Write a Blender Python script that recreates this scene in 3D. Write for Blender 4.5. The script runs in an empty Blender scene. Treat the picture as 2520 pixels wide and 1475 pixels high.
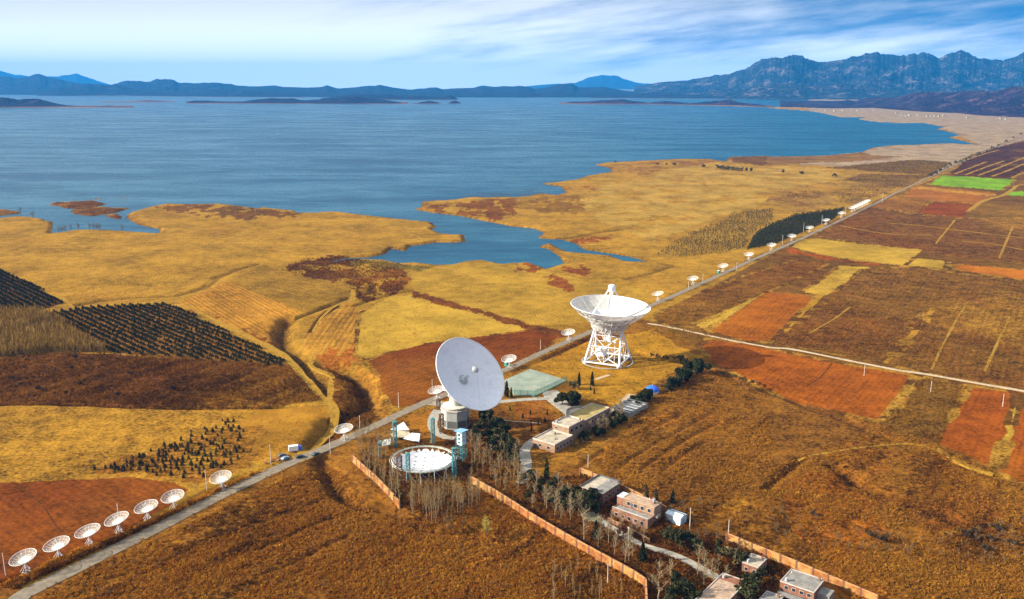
import bpy, math, random
import numpy as np
from mathutils import Vector, Matrix

R = math.radians
sc = bpy.context.scene
COL = sc.collection
random.seed(7)
rng = np.random.default_rng(7)

# ------------------------------------------------------------------ camera
H = 170.0                      # drone height above the plain, metres
F = 2200.0                     # focal length in units of a 2520 wide frame
PITCH = math.atan(532 / F)
SP, CP = math.sin(PITCH), math.cos(PITCH)
cd = bpy.data.cameras.new('camera')
cam = bpy.data.objects.new('camera', cd)
COL.objects.link(cam)
cam.location = (0, 0, H)
cam.rotation_euler = (R(90) - PITCH, 0, 0)
cd.sensor_width = 36.0
cd.lens = 36.0 * F / 2520
cd.clip_start = 1.0
cd.clip_end = 120000.0
sc.camera = cam

# ------------------------------------------------------------------ light
SUN_EL, SUN_AZ = 25.0, 187.0   # azimuth of the sun, degrees from +X counter-clockwise (it stands on the left)
tosun = Vector((math.cos(R(SUN_EL)) * math.cos(R(SUN_AZ)), math.cos(R(SUN_EL)) * math.sin(R(SUN_AZ)), math.sin(R(SUN_EL))))
sl = bpy.data.lights.new('sun', 'SUN')
sl.energy = 5.0
sl.angle = R(0.5)
sl.color = (1.0, 0.91, 0.76)
so = bpy.data.objects.new('sun', sl)
COL.objects.link(so)
so.location = (-300, 0, 400)
so.rotation_euler = tosun.to_track_quat('Z', 'Y').to_euler()

sc.view_settings.view_transform = 'Standard'
sc.view_settings.look = 'None'
sc.view_settings.exposure = 1.1
sc.view_settings.gamma = 1.0
sc.cycles.use_denoising = True
sc.cycles.max_bounces = 5
sc.cycles.diffuse_bounces = 2
sc.cycles.glossy_bounces = 2
sc.cycles.transparent_max_bounces = 12
sc.cycles.volume_bounces = 0

class NT:
    """small helper to write node trees"""
    def __init__(s, tree):
        s.t = tree; s.n = tree.nodes; s.l = tree.links
    def add(s, kind, **kw):
        n = s.n.new(kind)
        for k, v in kw.items():
            if k.startswith('i_'):
                n.inputs[k[2:].replace('_', ' ')].default_value = v
            else:
                setattr(n, k, v)
        return n
    def link(s, a, b): s.l.new(a, b)
    def math(s, op, a, b=None, clamp=False):
        n = s.n.new('ShaderNodeMath'); n.operation = op; n.use_clamp = clamp
        for i, v in enumerate((a, b)):
            if v is None: continue
            if hasattr(v, 'is_output'): s.l.new(v, n.inputs[i])
            else: n.inputs[i].default_value = v
        return n.outputs[0]
    def mix(s, f, a, b, mode='MIX'):
        n = s.n.new('ShaderNodeMix'); n.data_type = 'RGBA'; n.blend_type = mode
        for i, v in ((0, f), (6, a), (7, b)):
            if hasattr(v, 'is_output'): s.l.new(v, n.inputs[i])
            else: n.inputs[i].default_value = v if i == 0 or len(v) == 4 else (*v, 1)
        return n.outputs[2]
    def noise(s, vec, scale, detail=3.0, rough=0.55):
        n = s.n.new('ShaderNodeTexNoise')
        n.inputs['Scale'].default_value = scale; n.inputs['Detail'].default_value = detail; n.inputs['Roughness'].default_value = rough
        if vec is not None: s.l.new(vec, n.inputs['Vector'])
        return n.outputs[0]
    def ramp(s, f, lo, hi, a=0.0, b=1.0):
        n = s.n.new('ShaderNodeMapRange'); n.clamp = True; n.interpolation_type = 'SMOOTHSTEP'
        s.l.new(f, n.inputs[0])
        for i, v in ((1, lo), (2, hi), (3, a), (4, b)): n.inputs[i].default_value = v
        return n.outputs[0]

world = bpy.data.worlds.new('World')
sc.world = world
world.use_nodes = True
W = NT(world.node_tree)
W.n.clear()
out = W.add('ShaderNodeOutputWorld')
bg = W.add('ShaderNodeBackground'); bg.inputs['Strength'].default_value = 0.10
W.link(bg.outputs[0], out.inputs[0])
tc = W.add('ShaderNodeTexCoord')
sep = W.add('ShaderNodeSeparateXYZ'); W.link(tc.outputs['Generated'], sep.inputs[0])
X, Y, Zd = sep.outputs
den = W.math('ADD', W.math('ABSOLUTE', Y), 0.12)
az = W.math('DIVIDE', X, den)
el = W.math('DIVIDE', Zd, den)
# the clear air: the Nishita sky, looked up higher than the ray so that the low sky keeps a deep blue
up = W.add('ShaderNodeCombineXYZ')
W.link(X, up.inputs[0]); W.link(Y, up.inputs[1])
W.link(W.math('ADD', W.math('MULTIPLY', W.math('MAXIMUM', Zd, 0.0), 3.2), 0.30), up.inputs[2])
nrm = W.add('ShaderNodeVectorMath', operation='NORMALIZE'); W.link(up.outputs[0], nrm.inputs[0])
sky = W.add('ShaderNodeTexSky', sky_type='NISHITA', sun_disc=False)
sky.sun_elevation = R(SUN_EL)
sky.sun_rotation = R(90 - SUN_AZ)
sky.air_density = 1.0; sky.dust_density = 0.6; sky.ozone_density = 2.5; sky.altitude = 200
W.link(nrm.outputs[0], sky.inputs['Vector'])
hs = W.add('ShaderNodeHueSaturation'); hs.inputs['Saturation'].default_value = 1.3; hs.inputs['Value'].default_value = 0.78
W.link(sky.outputs[0], hs.inputs['Color'])
# cirrus: long streaks rising to the right, thicker on the left
ca, sa = math.cos(R(8)), math.sin(R(8))
a_ = W.math('ADD', W.math('MULTIPLY', az, ca), W.math('MULTIPLY', el, sa))
b_ = W.math('SUBTRACT', W.math('MULTIPLY', el, ca), W.math('MULTIPLY', az, sa * 0.85))
cv = W.add('ShaderNodeCombineXYZ'); W.link(W.math('MULTIPLY', a_, 1.5), cv.inputs[0]); W.link(W.math('MULTIPLY', b_, 6.0), cv.inputs[1])
n1 = W.noise(cv.outputs[0], 1.6, 4.0, 0.5)
cv2 = W.add('ShaderNodeCombineXYZ'); W.link(W.math('MULTIPLY', a_, 3.0), cv2.inputs[0]); W.link(W.math('MULTIPLY', b_, 26.0), cv2.inputs[1]); cv2.inputs[2].default_value = 3.3
n2 = W.noise(cv2.outputs[0], 1.8, 7.0, 0.66)
cl = W.math('ADD', W.math('MULTIPLY', n1, 0.72), W.math('MULTIPLY', n2, 0.38))
cl = W.math('SUBTRACT', cl, W.math('MULTIPLY', az, 0.32))
cl = W.math('SUBTRACT', cl, W.math('MULTIPLY', W.math('SUBTRACT', el, 0.05), 1.3))
mask = W.ramp(cl, 0.30, 0.58)
clear = W.mix(1.0, hs.outputs[0], (0.66, 1.10, 1.12, 1), 'MULTIPLY')
# pale blue low air all round, the clouds begin a little above the horizon
low = W.ramp(el, 0.020, 0.060)
mask = W.math('MULTIPLY', mask, W.math('ADD', W.math('MULTIPLY', low, 0.15), 0.85))
cloudc = W.mix(1.0, (4.1, 4.35, 4.75), W.ramp(el, 0.020, 0.085, 1.7, 1.0), 'MULTIPLY')
skyc = W.mix(mask, clear, cloudc)
# overcast added above the frame, out of view, to whiten the ambient light
side = W.math('SUBTRACT', 1.0, W.ramp(X, -0.35, 0.25))
skyc = W.mix(W.math('MULTIPLY', W.ramp(Zd, 0.10, 0.45), W.math('ADD', W.math('MULTIPLY', side, 0.35), 0.55)), skyc, (5.0, 4.95, 4.9))
W.link(skyc, bg.inputs['Color'])

# ------------------------------------------------------------------ helpers: pixels of the survey picture to metres
def P(x, y, z=0.0):
    u = (x - 1260) / F; v = (y - 737) / F
    t = (H - z) / (SP + v * CP)
    return np.array((u * t, t * (CP - v * SP), z))

def Q(x, y, z):
    """metres to survey pixels (arrays)"""
    zc = y * CP - (z - H) * SP
    yc = y * SP + (z - H) * CP
    return 1260 + F * x / zc, 737 - F * yc / zc

CR = dict(a1=(0, 100, 3.688), a2=(660, 100, 3.688), a3=(1320, 100, 3.688), a4=(1963, 100, 3.688),
          b1=(0, 450, 3.688), b2=(660, 450, 3.688), b3=(1320, 450, 3.688), b4=(1963, 450, 3.688),
          c1=(0, 800, 3.688), c2=(660, 800, 3.688), c3=(1320, 800, 3.688), c4=(1963, 800, 3.688),
          d1=(0, 1135, 3.688), d2=(660, 1135, 3.688), d3=(1320, 1135, 3.688), d4=(1963, 1135, 3.688),
          pit=(940, 1050, 7.373), m=(1280, 930, 5.268), h=(1480, 1190, 7.025), v=(680, 1060, 4.2), w=(1760, 1350, 3.59))

def Z(crop, *pts):
    x0, y0, k = CR[crop]
    return [((x0 + a / k) / 1.0409, (y0 + b / k) / 1.0409) for a, b in pts]

def inpoly(px, py, poly):
    r = np.zeros(px.shape, bool)
    n = len(poly)
    for i in range(n):
        x1, y1 = poly[i]; x2, y2 = poly[(i + 1) % n]
        if y1 == y2: continue
        c = ((y1 > py) != (y2 > py)) & (px < (x2 - x1) * (py - y1) / (y2 - y1) + x1)
        r ^= c
    return r

def linedist(px, py, pts, best, margin):
    """lower `best` to the distance from the polyline pts"""
    for (x1, y1), (x2, y2) in zip(pts[:-1], pts[1:]):
        s = np.nonzero((px > min(x1, x2) - margin) & (px < max(x1, x2) + margin) & (py > min(y1, y2) - margin) & (py < max(y1, y2) + margin))[0]
        if len(s) == 0: continue
        dx, dy = x2 - x1, y2 - y1
        qx, qy = px[s], py[s]
        t = np.clip(((qx - x1) * dx + (qy - y1) * dy) / (dx * dx + dy * dy + 1e-9), 0, 1)
        d = np.hypot(qx - x1 - t * dx, qy - y1 - t * dy)
        best[s] = np.minimum(best[s], d)
    return best

_perm = np.random.default_rng(3).random((256, 256))
def vnoise(x, y, seed=0):
    x = x + seed * 17.31; y = y + seed * 9.77
    xi = np.floor(x).astype(int); yi = np.floor(y).astype(int)
    fx = x - xi; fy = y - yi
    fx = fx * fx * (3 - 2 * fx); fy = fy * fy * (3 - 2 * fy)
    g = lambda i, j: _perm[i & 255, j & 255]
    return (g(xi, yi) * (1 - fx) + g(xi + 1, yi) * fx) * (1 - fy) + (g(xi, yi + 1) * (1 - fx) + g(xi + 1, yi + 1) * fx) * fy
def fbm(x, y, seed=0, octv=4, gain=0.5):
    r = 0; a = 1; tot = 0
    for i in range(octv):
        r = r + a * vnoise(x * 2 ** i, y * 2 ** i, seed + i); tot += a; a *= gain
    return r / tot
def ridged(x, y, seed=0, octv=5):
    r = 0; a = 1; tot = 0
    for i in range(octv):
        r = r + a * (1 - np.abs(2 * vnoise(x * 2 ** i, y * 2 ** i, seed + i) - 1)); tot += a; a *= 0.5
    return r / tot

def lin(*rgb):
    rgb = (rgb[0], rgb[1] * 0.965, rgb[2] * 0.72) if rgb[0] > rgb[1] > rgb[2] else rgb      # warm earths: purer than they look on a screen
    g = 0.62 if rgb[0] > rgb[1] > rgb[2] else 1.0
    return tuple(g * ((c / 255) / 12.92 if c <= 10 else ((c / 255 + 0.055) / 1.055) ** 2.4) for c in rgb)

# ------------------------------------------------------------------ helpers: meshes and objects
def mesh_np(name, verts, faces_idx, nper, mats, col=None, extra=None, smooth=False):
    """a mesh from numpy arrays; every face has nper corners"""
    me = bpy.data.meshes.new(name)
    nv = len(verts); nf = len(faces_idx) // nper
    me.vertices.add(nv); me.vertices.foreach_set('co', np.ascontiguousarray(verts, dtype=np.float32).ravel())
    me.loops.add(nf * nper); me.loops.foreach_set('vertex_index', np.ascontiguousarray(faces_idx, dtype=np.int32))
    me.polygons.add(nf)
    me.polygons.foreach_set('loop_start', np.arange(0, nf * nper, nper, dtype=np.int32))
    me.polygons.foreach_set('use_smooth', np.full(nf, smooth))
    me.update(calc_edges=True)
    if col is not None:
        a = me.attributes.new('tint', 'FLOAT_COLOR', 'POINT')
        c4 = np.ones((nv, 4), np.float32); c4[:, :3] = col
        a.data.foreach_set('color', c4.ravel())
    for k, v in (extra or {}).items():
        if v.ndim == 1:
            a = me.attributes.new(k, 'FLOAT', 'POINT'); a.data.foreach_set('value', v.astype(np.float32))
        else:
            a = me.attributes.new(k, 'FLOAT_VECTOR', 'POINT'); a.data.foreach_set('vector', v.astype(np.float32).ravel())
    for m in mats: me.materials.append(m)
    return me

class MB:
    """collects simple shapes into ONE mesh"""
    def __init__(s): s.v = []; s.f = []
    def quad(s, *p):
        n = len(s.v); s.v += [tuple(q) for q in p]; s.f.append(tuple(range(n, n + len(p)))); return s
    def box(s, c, d, ang=0.0):
        cx, cy, cz = c; dx, dy, dz = d[0] / 2, d[1] / 2, d[2] / 2
        ca, sa = math.cos(ang), math.sin(ang); n = len(s.v)
        for z in (-dz, dz):
            for x, y in ((-dx, -dy), (dx, -dy), (dx, dy), (-dx, dy)):
                s.v.append((cx + x * ca - y * sa, cy + x * sa + y * ca, cz + z))
        s.f += [tuple(n + i for i in q) for q in ((3, 2, 1, 0), (4, 5, 6, 7), (0, 1, 5, 4), (1, 2, 6, 5), (2, 3, 7, 6), (3, 0, 4, 7))]
        return s
    def bar(s, a, b, r0, r1=None, k=6):
        a = Vector(a); b = Vector(b); r1 = r0 if r1 is None else r1
        d = (b - a)
        if d.length < 1e-6: return s
        d.normalize()
        u = d.cross(Vector((0, 0, 1)) if abs(d.z) < 0.9 else Vector((1, 0, 0))).normalized(); w = d.cross(u)
        n = len(s.v)
        for c, r in ((a, r0), (b, r1)):
            for i in range(k):
                t = 2 * math.pi * i / k
                s.v.append(tuple(c + u * (math.cos(t) * r) + w * (math.sin(t) * r)))
        for i in range(k):
            j = (i + 1) % k; s.f.append((n + i, n + j, n + k + j, n + k + i))
        s.f.append(tuple(n + i for i in reversed(range(k)))); s.f.append(tuple(n + k + i for i in range(k)))
        return s
    def lathe(s, prof, seg=24, c=(0, 0, 0), cap0=False, cap1=False, M=None):
        n = len(s.v); m = len(prof)
        for r, z in prof:
            for i in range(seg):
                t = 2 * math.pi * i / seg
                p = Vector((r * math.cos(t), r * math.sin(t), z))
                if M is not None: p = M @ p
                s.v.append((p.x + c[0], p.y + c[1], p.z + c[2]))
        for k in range(m - 1):
            for i in range(seg):
                j = (i + 1) % seg
                s.f.append((n + k * seg + i, n + k * seg + j, n + (k + 1) * seg + j, n + (k + 1) * seg + i))
        if cap0: s.f.append(tuple(n + i for i in reversed(range(seg))))
        if cap1: s.f.append(tuple(n + (m - 1) * seg + i for i in range(seg)))
        return s
    def prism(s, poly, z0, z1):
        n = len(s.v); k = len(poly)
        area = sum(poly[i][0] * poly[(i + 1) % k][1] - poly[(i + 1) % k][0] * poly[i][1] for i in range(k))
        if area < 0: poly = poly[::-1]
        for z in (z0, z1): s.v += [(x, y, z) for x, y in poly]
        s.f.append(tuple(n + i for i in reversed(range(k)))); s.f.append(tuple(n + k + i for i in range(k)))
        for i in range(k):
            j = (i + 1) % k; s.f.append((n + i, n + j, n + k + j, n + k + i))
        return s
    def ring(s, R0, r, z, seg=40, k=5, M=None, c=(0, 0, 0)):
        n = len(s.v)
        for i in range(seg):
            t = 2 * math.pi * i / seg
            for j in range(k):
                q = 2 * math.pi * j / k
                p = Vector(((R0 + r * math.cos(q)) * math.cos(t), (R0 + r * math.cos(q)) * math.sin(t), z + r * math.sin(q)))
                if M is not None: p = M @ p
                s.v.append((p.x + c[0], p.y + c[1], p.z + c[2]))
        for i in range(seg):
            i2 = (i + 1) % seg
            for j in range(k):
                j2 = (j + 1) % k
                s.f.append((n + i * k + j, n + i2 * k + j, n + i2 * k + j2, n + i * k + j2))
        return s
    def mesh(s, name, mat, smooth=False):
        me = bpy.data.meshes.new(name); me.from_pydata(s.v, [], s.f); me.update()
        if mat: me.materials.append(mat)
        if smooth: me.polygons.foreach_set('use_smooth', [True] * len(me.polygons))
        return me
    def build(s, name, mat, parent=None, smooth=False, label=None):
        o = bpy.data.objects.new(name, s.mesh(name, mat, smooth)); COL.objects.link(o)
        if parent: o.parent = parent
        if label: o['label'] = label
        return o

def thing(name, label, cat, loc=(0, 0, 0), rot=0.0, group=None, scale=1.0):
    o = bpy.data.objects.new(name, None); COL.objects.link(o)
    o.empty_display_size = 0.5
    o.location = loc; o.rotation_euler = (0, 0, rot); o.scale = (scale,) * 3
    o['label'] = label; o['category'] = cat
    if group: o['group'] = group
    return o
def place(name, me, label, cat, loc, rot=0.0, group=None, scale=1.0):
    o = bpy.data.objects.new(name, me); COL.objects.link(o)
    o.location = loc; o.rotation_euler = (0, 0, rot); o.scale = (scale,) * 3 if not hasattr(scale, '__len__') else scale
    o['label'] = label; o['category'] = cat
    if group: o['group'] = group
    return o
def child(name, me, parent):
    o = bpy.data.objects.new(name, me); COL.objects.link(o); o.parent = parent; return o
def copy_tree(o, parent=None):
    c = o.copy(); COL.objects.link(c)
    if parent: c.parent = parent
    for ch in list(o.children): copy_tree(ch, c)
    return c
def kind(o, k, label=None, cat=None):
    o['kind'] = k
    if label: o['label'] = label
    if cat: o['category'] = cat
    return o

# ------------------------------------------------------------------ materials
def mat(name, color, rough=0.8, var=0.15, scale=0.6, spec=0.2, metal=0.0, tint=None, tint_scale=0.25, tint_amt=0.5, bump=0.0, alpha=None, objspace=True):
    m = bpy.data.materials.new(name); m.use_nodes = True
    T = NT(m.node_tree); b = T.n['Principled BSDF']
    tc = T.add('ShaderNodeTexCoord'); vec = tc.outputs['Object']
    n = T.noise(vec, scale, 5.0, 0.6)
    f = T.ramp(n, 0.3, 0.7, 1 - var, 1 + var)
    c = T.mix(1.0, (*color, 1), f, 'MULTIPLY')
    if tint:
        n2 = T.noise(vec, tint_scale, 5.0, 0.65)
        c = T.mix(T.math('MULTIPLY', T.ramp(n2, 0.5, 0.68), tint_amt), c, (*tint, 1))
    T.link(c, b.inputs['Base Color'])
    b.inputs['Roughness'].default_value = rough
    b.inputs['Specular IOR Level'].default_value = spec
    b.inputs['Metallic'].default_value = metal
    if bump:
        bp = T.add('ShaderNodeBump'); bp.inputs['Strength'].default_value = bump; bp.inputs['Distance'].default_value = 0.1
        T.link(n, bp.inputs['Height']); T.link(bp.outputs[0], b.inputs['Normal'])
    if alpha is not None: b.inputs['Alpha'].default_value = alpha
    return m

def tint_mat(name, rough=0.9, var=0.0, trans=0.0):
    """reads the per-vertex tint (its own colour differences between clumps or leaves)"""
    m = bpy.data.materials.new(name); m.use_nodes = True
    T = NT(m.node_tree); b = T.n['Principled BSDF']
    a = T.add('ShaderNodeAttribute', attribute_name='tint')
    oi = T.add('ShaderNodeObjectInfo')
    f = T.ramp(oi.outputs['Random'], 0, 1, 1 - var, 1 + var)
    T.link(T.mix(1.0, a.outputs['Color'], f, 'MULTIPLY'), b.inputs['Base Color'])
    b.inputs['Roughness'].default_value = rough; b.inputs['Specular IOR Level'].default_value = 0.1
    if trans:
        tr = T.add('ShaderNodeBsdfTranslucent'); T.link(b.inputs['Base Color'].links[0].from_socket, tr.inputs[0])
        mx = T.add('ShaderNodeMixShader'); mx.inputs[0].default_value = trans
        T.link(b.outputs[0], mx.inputs[1]); T.link(tr.outputs[0], mx.inputs[2]); T.link(mx.outputs[0], T.n['Material Output'].inputs['Surface'])
    return m

def brick_mat(name, c1, c2, mortar, scale=1.0, patch=None, patch_amt=0.6):
    m = bpy.data.materials.new(name); m.use_nodes = True
    T = NT(m.node_tree); b = T.n['Principled BSDF']
    tc = T.add('ShaderNodeTexCoord')
    sp = T.add('ShaderNodeSeparateXYZ'); T.link(tc.outputs['Object'], sp.inputs[0])
    cb = T.add('ShaderNodeCombineXYZ'); T.link(T.math('ADD', sp.outputs[0], sp.outputs[1]), cb.inputs[0]); T.link(sp.outputs[2], cb.inputs[1])
    br = T.add('ShaderNodeTexBrick'); T.link(cb.outputs[0], br.inputs['Vector'])
    br.inputs['Color1'].default_value = (*c1, 1); br.inputs['Color2'].default_value = (*c2, 1); br.inputs['Mortar'].default_value = (*mortar, 1)
    br.inputs['Scale'].default_value = scale; br.inputs['Mortar Size'].default_value = 0.012
    n = T.noise(tc.outputs['Object'], 0.5, 6.0, 0.65)
    c = T.mix(1.0, br.outputs['Color'], T.ramp(n, 0.25, 0.75, 0.6, 1.35), 'MULTIPLY')
    if patch:
        n2 = T.noise(tc.outputs['Object'], 0.16, 5.0, 0.6)
        c = T.mix(T.math('MULTIPLY', T.ramp(n2, 0.48, 0.58), patch_amt), c, (*patch, 1))
    T.link(c, b.inputs['Base Color']); b.inputs['Roughness'].default_value = 0.92; b.inputs['Specular IOR Level'].default_value = 0.15
    return m

WHITE = mat('white paint', (0.80, 0.81, 0.82), 0.55, 0.07, 0.3, 0.3, tint=(0.52, 0.50, 0.46), tint_scale=0.35, tint_amt=0.25)
STEEL = mat('white steel', (0.74, 0.75, 0.74), 0.6, 0.14, 0.9, 0.3, tint=(0.42, 0.36, 0.28), tint_scale=0.8, tint_amt=0.4)
WIRE = mat('white wire', (0.70, 0.70, 0.66), 0.6, 0.12, 0.8)
CONC = mat('concrete', (0.34, 0.315, 0.26), 0.92, 0.22, 0.35, 0.1, tint=(0.26, 0.24, 0.20), tint_scale=0.12, tint_amt=0.6)
ROOFC = mat('flat roof concrete', (0.45, 0.385, 0.29), 0.92, 0.2, 0.4, 0.1, tint=(0.30, 0.24, 0.16), tint_scale=0.3, tint_amt=0.6)
ROOFY = mat('mossy yellow roof', (0.36, 0.27, 0.10), 0.95, 0.25, 0.5, 0.1, tint=(0.24, 0.22, 0.08), tint_scale=0.2, tint_amt=0.7)
ROOFG = mat('grey slate roof', (0.25, 0.235, 0.21), 0.9, 0.22, 0.5, 0.1, tint=(0.19, 0.17, 0.14), tint_scale=0.3, tint_amt=0.6)
ROOFP = mat('pink tiled roof', (0.42, 0.30, 0.21), 0.9, 0.2, 0.6, 0.1, tint=(0.36, 0.20, 0.12), tint_scale=0.4, tint_amt=0.5)
DARKW = mat('dark window glass', (0.02, 0.025, 0.035), 0.12, 0.1, 1.0, 0.6)
TEAL = mat('teal painted steel', (0.055, 0.24, 0.27), 0.6, 0.25, 0.6, tint=(0.16, 0.22, 0.20), tint_scale=0.6, tint_amt=0.5)
RUST = mat('rusty steel', (0.12, 0.07, 0.045), 0.8, 0.3, 0.8)
BLUE = mat('blue sheet', (0.03, 0.13, 0.62), 0.45, 0.12, 0.3, 0.4)
LBLUE = mat('pale blue sheet', (0.22, 0.42, 0.62), 0.5, 0.15, 0.5, 0.3)
PBLUE = mat('pale blue white sheet', (0.62, 0.72, 0.76), 0.5, 0.12, 0.5, 0.3)
BRICK_O = brick_mat('orange brick', (0.36, 0.135, 0.035), (0.27, 0.095, 0.025), (0.26, 0.15, 0.07), 1.6, patch=(0.40, 0.25, 0.08), patch_amt=0.85)
BRICK_P = brick_mat('pink brick', (0.33, 0.20, 0.12), (0.27, 0.15, 0.09), (0.34, 0.26, 0.19), 1.6, patch=(0.30, 0.22, 0.15), patch_amt=0.45)
BRICK_R = brick_mat('dark red brick', (0.26, 0.10, 0.055), (0.19, 0.075, 0.045), (0.28, 0.2, 0.15), 1.6, patch=(0.34, 0.22, 0.14), patch_amt=0.4)
TRIM = mat('pale trim', (0.50, 0.44, 0.38), 0.85, 0.18, 0.6)
SLATEW = mat('grey green panel', (0.46, 0.50, 0.47), 0.7, 0.12, 0.4)
DARKP = mat('dark panel', (0.10, 0.11, 0.12), 0.6, 0.2, 0.4)
RUBBER = mat('tyre rubber', (0.02, 0.02, 0.02), 0.9)
BARK = mat('pale bark', (0.27, 0.20, 0.115), 0.9, 0.3, 0.7, tint=(0.14, 0.10, 0.06), tint_scale=0.5, tint_amt=0.7)
BARKD = mat('dark bark', (0.10, 0.065, 0.04), 0.95, 0.3, 0.8)
LEAF = tint_mat('leaves', 0.85, 0.28)
SCRUB = tint_mat('scrub', 0.95, 0.0, 0.45)
# ------------------------------------------------------------------ the lake shore, traced and laid on the water level
ZW = -1.8
shore_d = ([(-700, 545), (0, 538)] + Z('b1', (180, 385), (300, 392), (415, 410), (440, 432), (500, 430), (500, 500), (480, 545), (560, 540), (690, 520), (830, 510), (1100, 520), (1300, 535), (1500, 548),
            (1510, 505), (1400, 488), (1300, 460), (1230, 425), (1195, 400), (1205, 370), (1240, 345), (1380, 305), (1550, 270), (1800, 272), (2100, 270), (2300, 292))
    + Z('b2', (0, 310), (60, 295), (150, 312), (350, 330), (380, 355), (540, 352), (700, 340), (840, 352), (1000, 375), (1250, 402), (1500, 430), (1640, 440), (1690, 485), (1640, 510), (1740, 550), (1850, 560), (1950, 560), (1965, 625),
                (1850, 632), (1700, 630), (1570, 650), (1450, 665), (1390, 715), (1270, 690), (1200, 745), (1050, 775), (830, 780), (750, 795), (690, 812), (720, 822), (820, 800), (1000, 795), (1200, 800), (1330, 830), (1500, 825), (1700, 850), (1830, 845), (1950, 815), (2120, 800), (2300, 838), (2434, 830))
    + Z('b3', (130, 822), (250, 862), (290, 882), (420, 840), (460, 825), (400, 750), (300, 690), (215, 675), (270, 650), (340, 645), (420, 690), (500, 722), (600, 732), (700, 740), (900, 760), (1050, 812), (1150, 815), (1250, 815), (1100, 770), (900, 735), (650, 700), (600, 660), (560, 640), (440, 605), (210, 592), (270, 540), (180, 500), (0, 480))
    + Z('b2', (2434, 485), (2150, 430), (1900, 380), (1680, 355), (1480, 320), (1550, 290), (1550, 245), (1850, 230), (2000, 205), (2150, 210), (2434, 205))
    + Z('b3', (100, 198), (200, 175), (300, 172), (380, 185), (480, 160), (430, 105), (230, 75), (400, 60), (600, 30), (680, 0))
    + Z('a3', (920, 1250), (870, 1215), (740, 1185), (870, 1165), (1000, 1160), (1250, 1148), (1500, 1135), (1850, 1135), (1980, 1155), (2030, 1110), (2434, 1105))
    + Z('a4', (0, 1115), (250, 1108), (500, 1105), (700, 1085), (900, 1068), (1000, 1025), (1150, 1008), (1400, 1000), (1700, 985), (2000, 1000), (1720, 930), (1830, 905), (1700, 870), (1600, 850), (1680, 830), (1500, 797), (1250, 795), (1000, 780), (850, 755), (980, 738), (700, 740), (550, 705), (400, 680), (0, 652))
    + [(1960, 258), (2010, 238), (2010, 224), (-1800, 224), (-1800, 545)])
islet_d = [Z('b1', *p) for p in (
    ((450, 275), (520, 250), (600, 252), (750, 243), (900, 238), (1020, 268), (900, 295), (830, 300), (620, 312), (560, 290)),
    ((660, 335), (720, 302), (900, 293), (1100, 305), (1240, 305), (1100, 350), (980, 368), (860, 385), (700, 362)),
    ((980, 375), (1100, 358), (1155, 385), (1140, 415), (1050, 400)),
    ((830, 238), (900, 222), (1000, 212), (960, 224)),
    ((1050, 212), (1150, 202), (1265, 188), (1160, 208)),
    ((1140, 236), (1200, 226), (1245, 222), (1200, 232)),
    ((-300, 310), (0, 318), (130, 330), (235, 350), (0, 380), (-300, 385)))]
shore_w = [tuple(P(x, max(y, 223), ZW)[:2]) for x, y in shore_d]
islet_w = [[tuple(P(x, y, ZW)[:2]) for x, y in p] for p in islet_d]

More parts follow.
